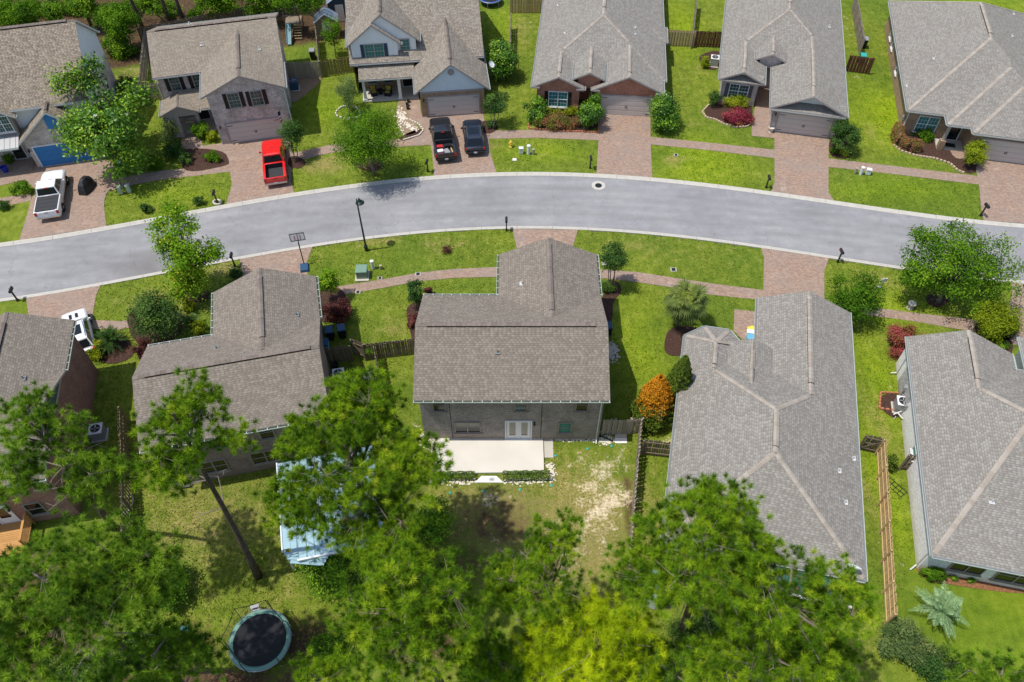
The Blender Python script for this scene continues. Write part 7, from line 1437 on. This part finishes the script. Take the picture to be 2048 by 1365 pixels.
for i, (px, lab) in enumerate([((1175, 898), 'nearest the rear wall of the centre house'), ((1111, 912), 'beside the patio strip'), ((1103, 972), 'below the right hedge'), ((967, 983), 'below the white step'), ((900, 987), 'below the left hedge'), ((1040, 980), 'between the step and the right hedge'), ((1223, 893), 'below the gate slab')]):
    b = MB(); b.lathe([(.07, 0), (.09, .02), (.09, .05), (.03, .07)], (0, 0, 0), 10); tag(b.build('sprinkler_head', TM['teal'], None, P(*px)), 'small teal sprinkler head ' + lab, 'sprinkler', 'teal sprinkler heads of the bare yard')
b = MB(); b.box((.0, 0, .7), (.05, .05, 1.4)); b.box((0, 0, 1.1), (.6, .06, .35), top=.9); tag(b.build('garden_sign', M['white_plastic'], None, P(1758, 580), (0, 0, .2)), 'white lawn ornament among the dark tree branches by the near street', 'ornament')
lathe_thing('lawn_globe', 'white round ornament on the lawn beside the dark tree at right', 'ornament', (1755, 578), [(.02, 0), (.14, .08), (.2, .22), (.14, .36), (.02, .42)], M['slab_white']); lathe_thing('bird_bath', 'pale stone bird bath by the near pavement under the right oak', 'bird bath', (1819, 617), [(.22, 0), (.12, .06), (.09, .4), (.28, .52), (.32, .6), (.26, .56), (.02, .52)], M['stone_pale'])

# ------------------------------------------------------------------ grass blades over the lawns (nobody could count them: one object)
def in_poly(x, y, poly):
    ins = np.zeros(len(x), bool); j = len(poly) - 1
    for i in range(len(poly)):
        xi, yi = poly[i]; xj, yj = poly[j]; c = ((yi > y) != (yj > y)) & (x < (xj - xi) * (y - yi) / (yj - yi + 1e-12) + xi); ins ^= c; j = i
    return ins
NG_ = 235000
gy_ = nr.uniform(14, 88, NG_ * 2); keep = nr.random(NG_ * 2) < np.clip(1.25 - gy_ / 110, .2, 1); gy_ = gy_[keep][:NG_]; gx_ = nr.uniform(-1, 1, len(gy_)) * (14 + gy_ * .52)
ok = ~((gy_ < y_far(gx_) + .03) & (gy_ > y_near(gx_) - .03))
for pl in SHEETS: 
    lo, hi = pl.min(0), pl.max(0); k = np.where((gx_ > lo[0]) & (gx_ < hi[0]) & (gy_ > lo[1]) & (gy_ < hi[1]))[0]
    if len(k): ok[k] &= ~in_poly(gx_[k], gy_[k], pl)
for hs in (A_, B_, C_, D_, E_, F_, G_, H_, I, J_, K_):
    cs, sn = math.cos(hs.rot), math.sin(hs.rot); X_, Y_ = gx_ - hs.loc.x, gy_ - hs.loc.y; lx_, ly_ = X_ * cs + Y_ * sn, -X_ * sn + Y_ * cs
    for bk in hs.B: ok &= ~in_poly(lx_, ly_, inset(bk.poly, [.35] * len(bk.poly)))
ix = np.clip(np.searchsorted(gx, gx_), 0, nx - 1); iy = np.clip(np.searchsorted(gy, gy_), 0, ny - 1); mk = mask[iy, ix]
ok &= nr.random(len(gx_)) > np.clip(mk[:, 1] * .9 + mk[:, 2] * .85, 0, .95)
gx_, gy_, mk = gx_[ok], gy_[ok], mk[ok]; n = len(gx_)
an = nr.uniform(0, 6.283, n); wd = nr.uniform(.03, .07, n); ht = nr.uniform(.03, .075, n) * (1 + .3 * mk[:, 3]); ln = nr.normal(0, .05, (n, 2))
b0 = np.stack([gx_ - np.cos(an) * wd, gy_ - np.sin(an) * wd, np.full(n, -.02)], 1); b1 = np.stack([gx_ + np.cos(an) * wd, gy_ + np.sin(an) * wd, np.full(n, -.02)], 1); tp = np.stack([gx_ + ln[:, 0], gy_ + ln[:, 1], ht], 1)
me = np_mesh(bpy.data.meshes.new('grass'), np.stack([b0, b1, tp], 1).reshape(-1, 3), np.arange(n * 3).reshape(-1, 3))
wv = .5 + .25 * np.sin(gx_ * .9 + 1.7 * np.sin(gy_ * .43)) * np.cos(gy_ * .8); tnt = np.clip(nr.normal(.42, .2, n) + .25 * (wv - .5) + .30 * mk[:, 0] - .10 * mk[:, 3], 0, 1)
me.attributes.new('tint', 'FLOAT', 'FACE').data.foreach_set('value', tnt.astype(np.float32)); me.attributes.new('lush', 'FLOAT', 'FACE').data.foreach_set('value', mk[:, 3].astype(np.float32))
g = NG('grass_blades'); ta = g.n('Attribute', _attribute_name='tint').outputs['Fac']; lu = g.n('Attribute', _attribute_name='lush').outputs['Fac']
ca = g.ramp(ta, [(0, (0.081, 0.117, 0.010)), (.45, (0.157, 0.203, 0.020)), (.75, (0.275, 0.279, 0.060)), (1, (0.437, 0.351, 0.170))]); cb = g.ramp(ta, [(0, (0.109, 0.171, 0.005)), (.5, (0.204, 0.275, 0.009)), (1, (0.332, 0.351, 0.030))])
fresh = g.ramp(g.noise(g.obj(), 0.085, 3), [(0.42, (0, 0, 0)), (0.62, (1, 1, 1))]); cc_ = g.mix(g.math('MULTIPLY', fresh, .6), g.mix(lu, ca, cb), g.ramp(ta, [(0, (0.062, 0.125, 0.010)), (.6, (0.125, 0.215, 0.02)), (1, (0.26, 0.30, 0.06))]))
me.materials.append(g.fin(cc_, .85, .08)); tag(link('grass', me), 'short mown grass of the lawns and verges', kind='stuff')
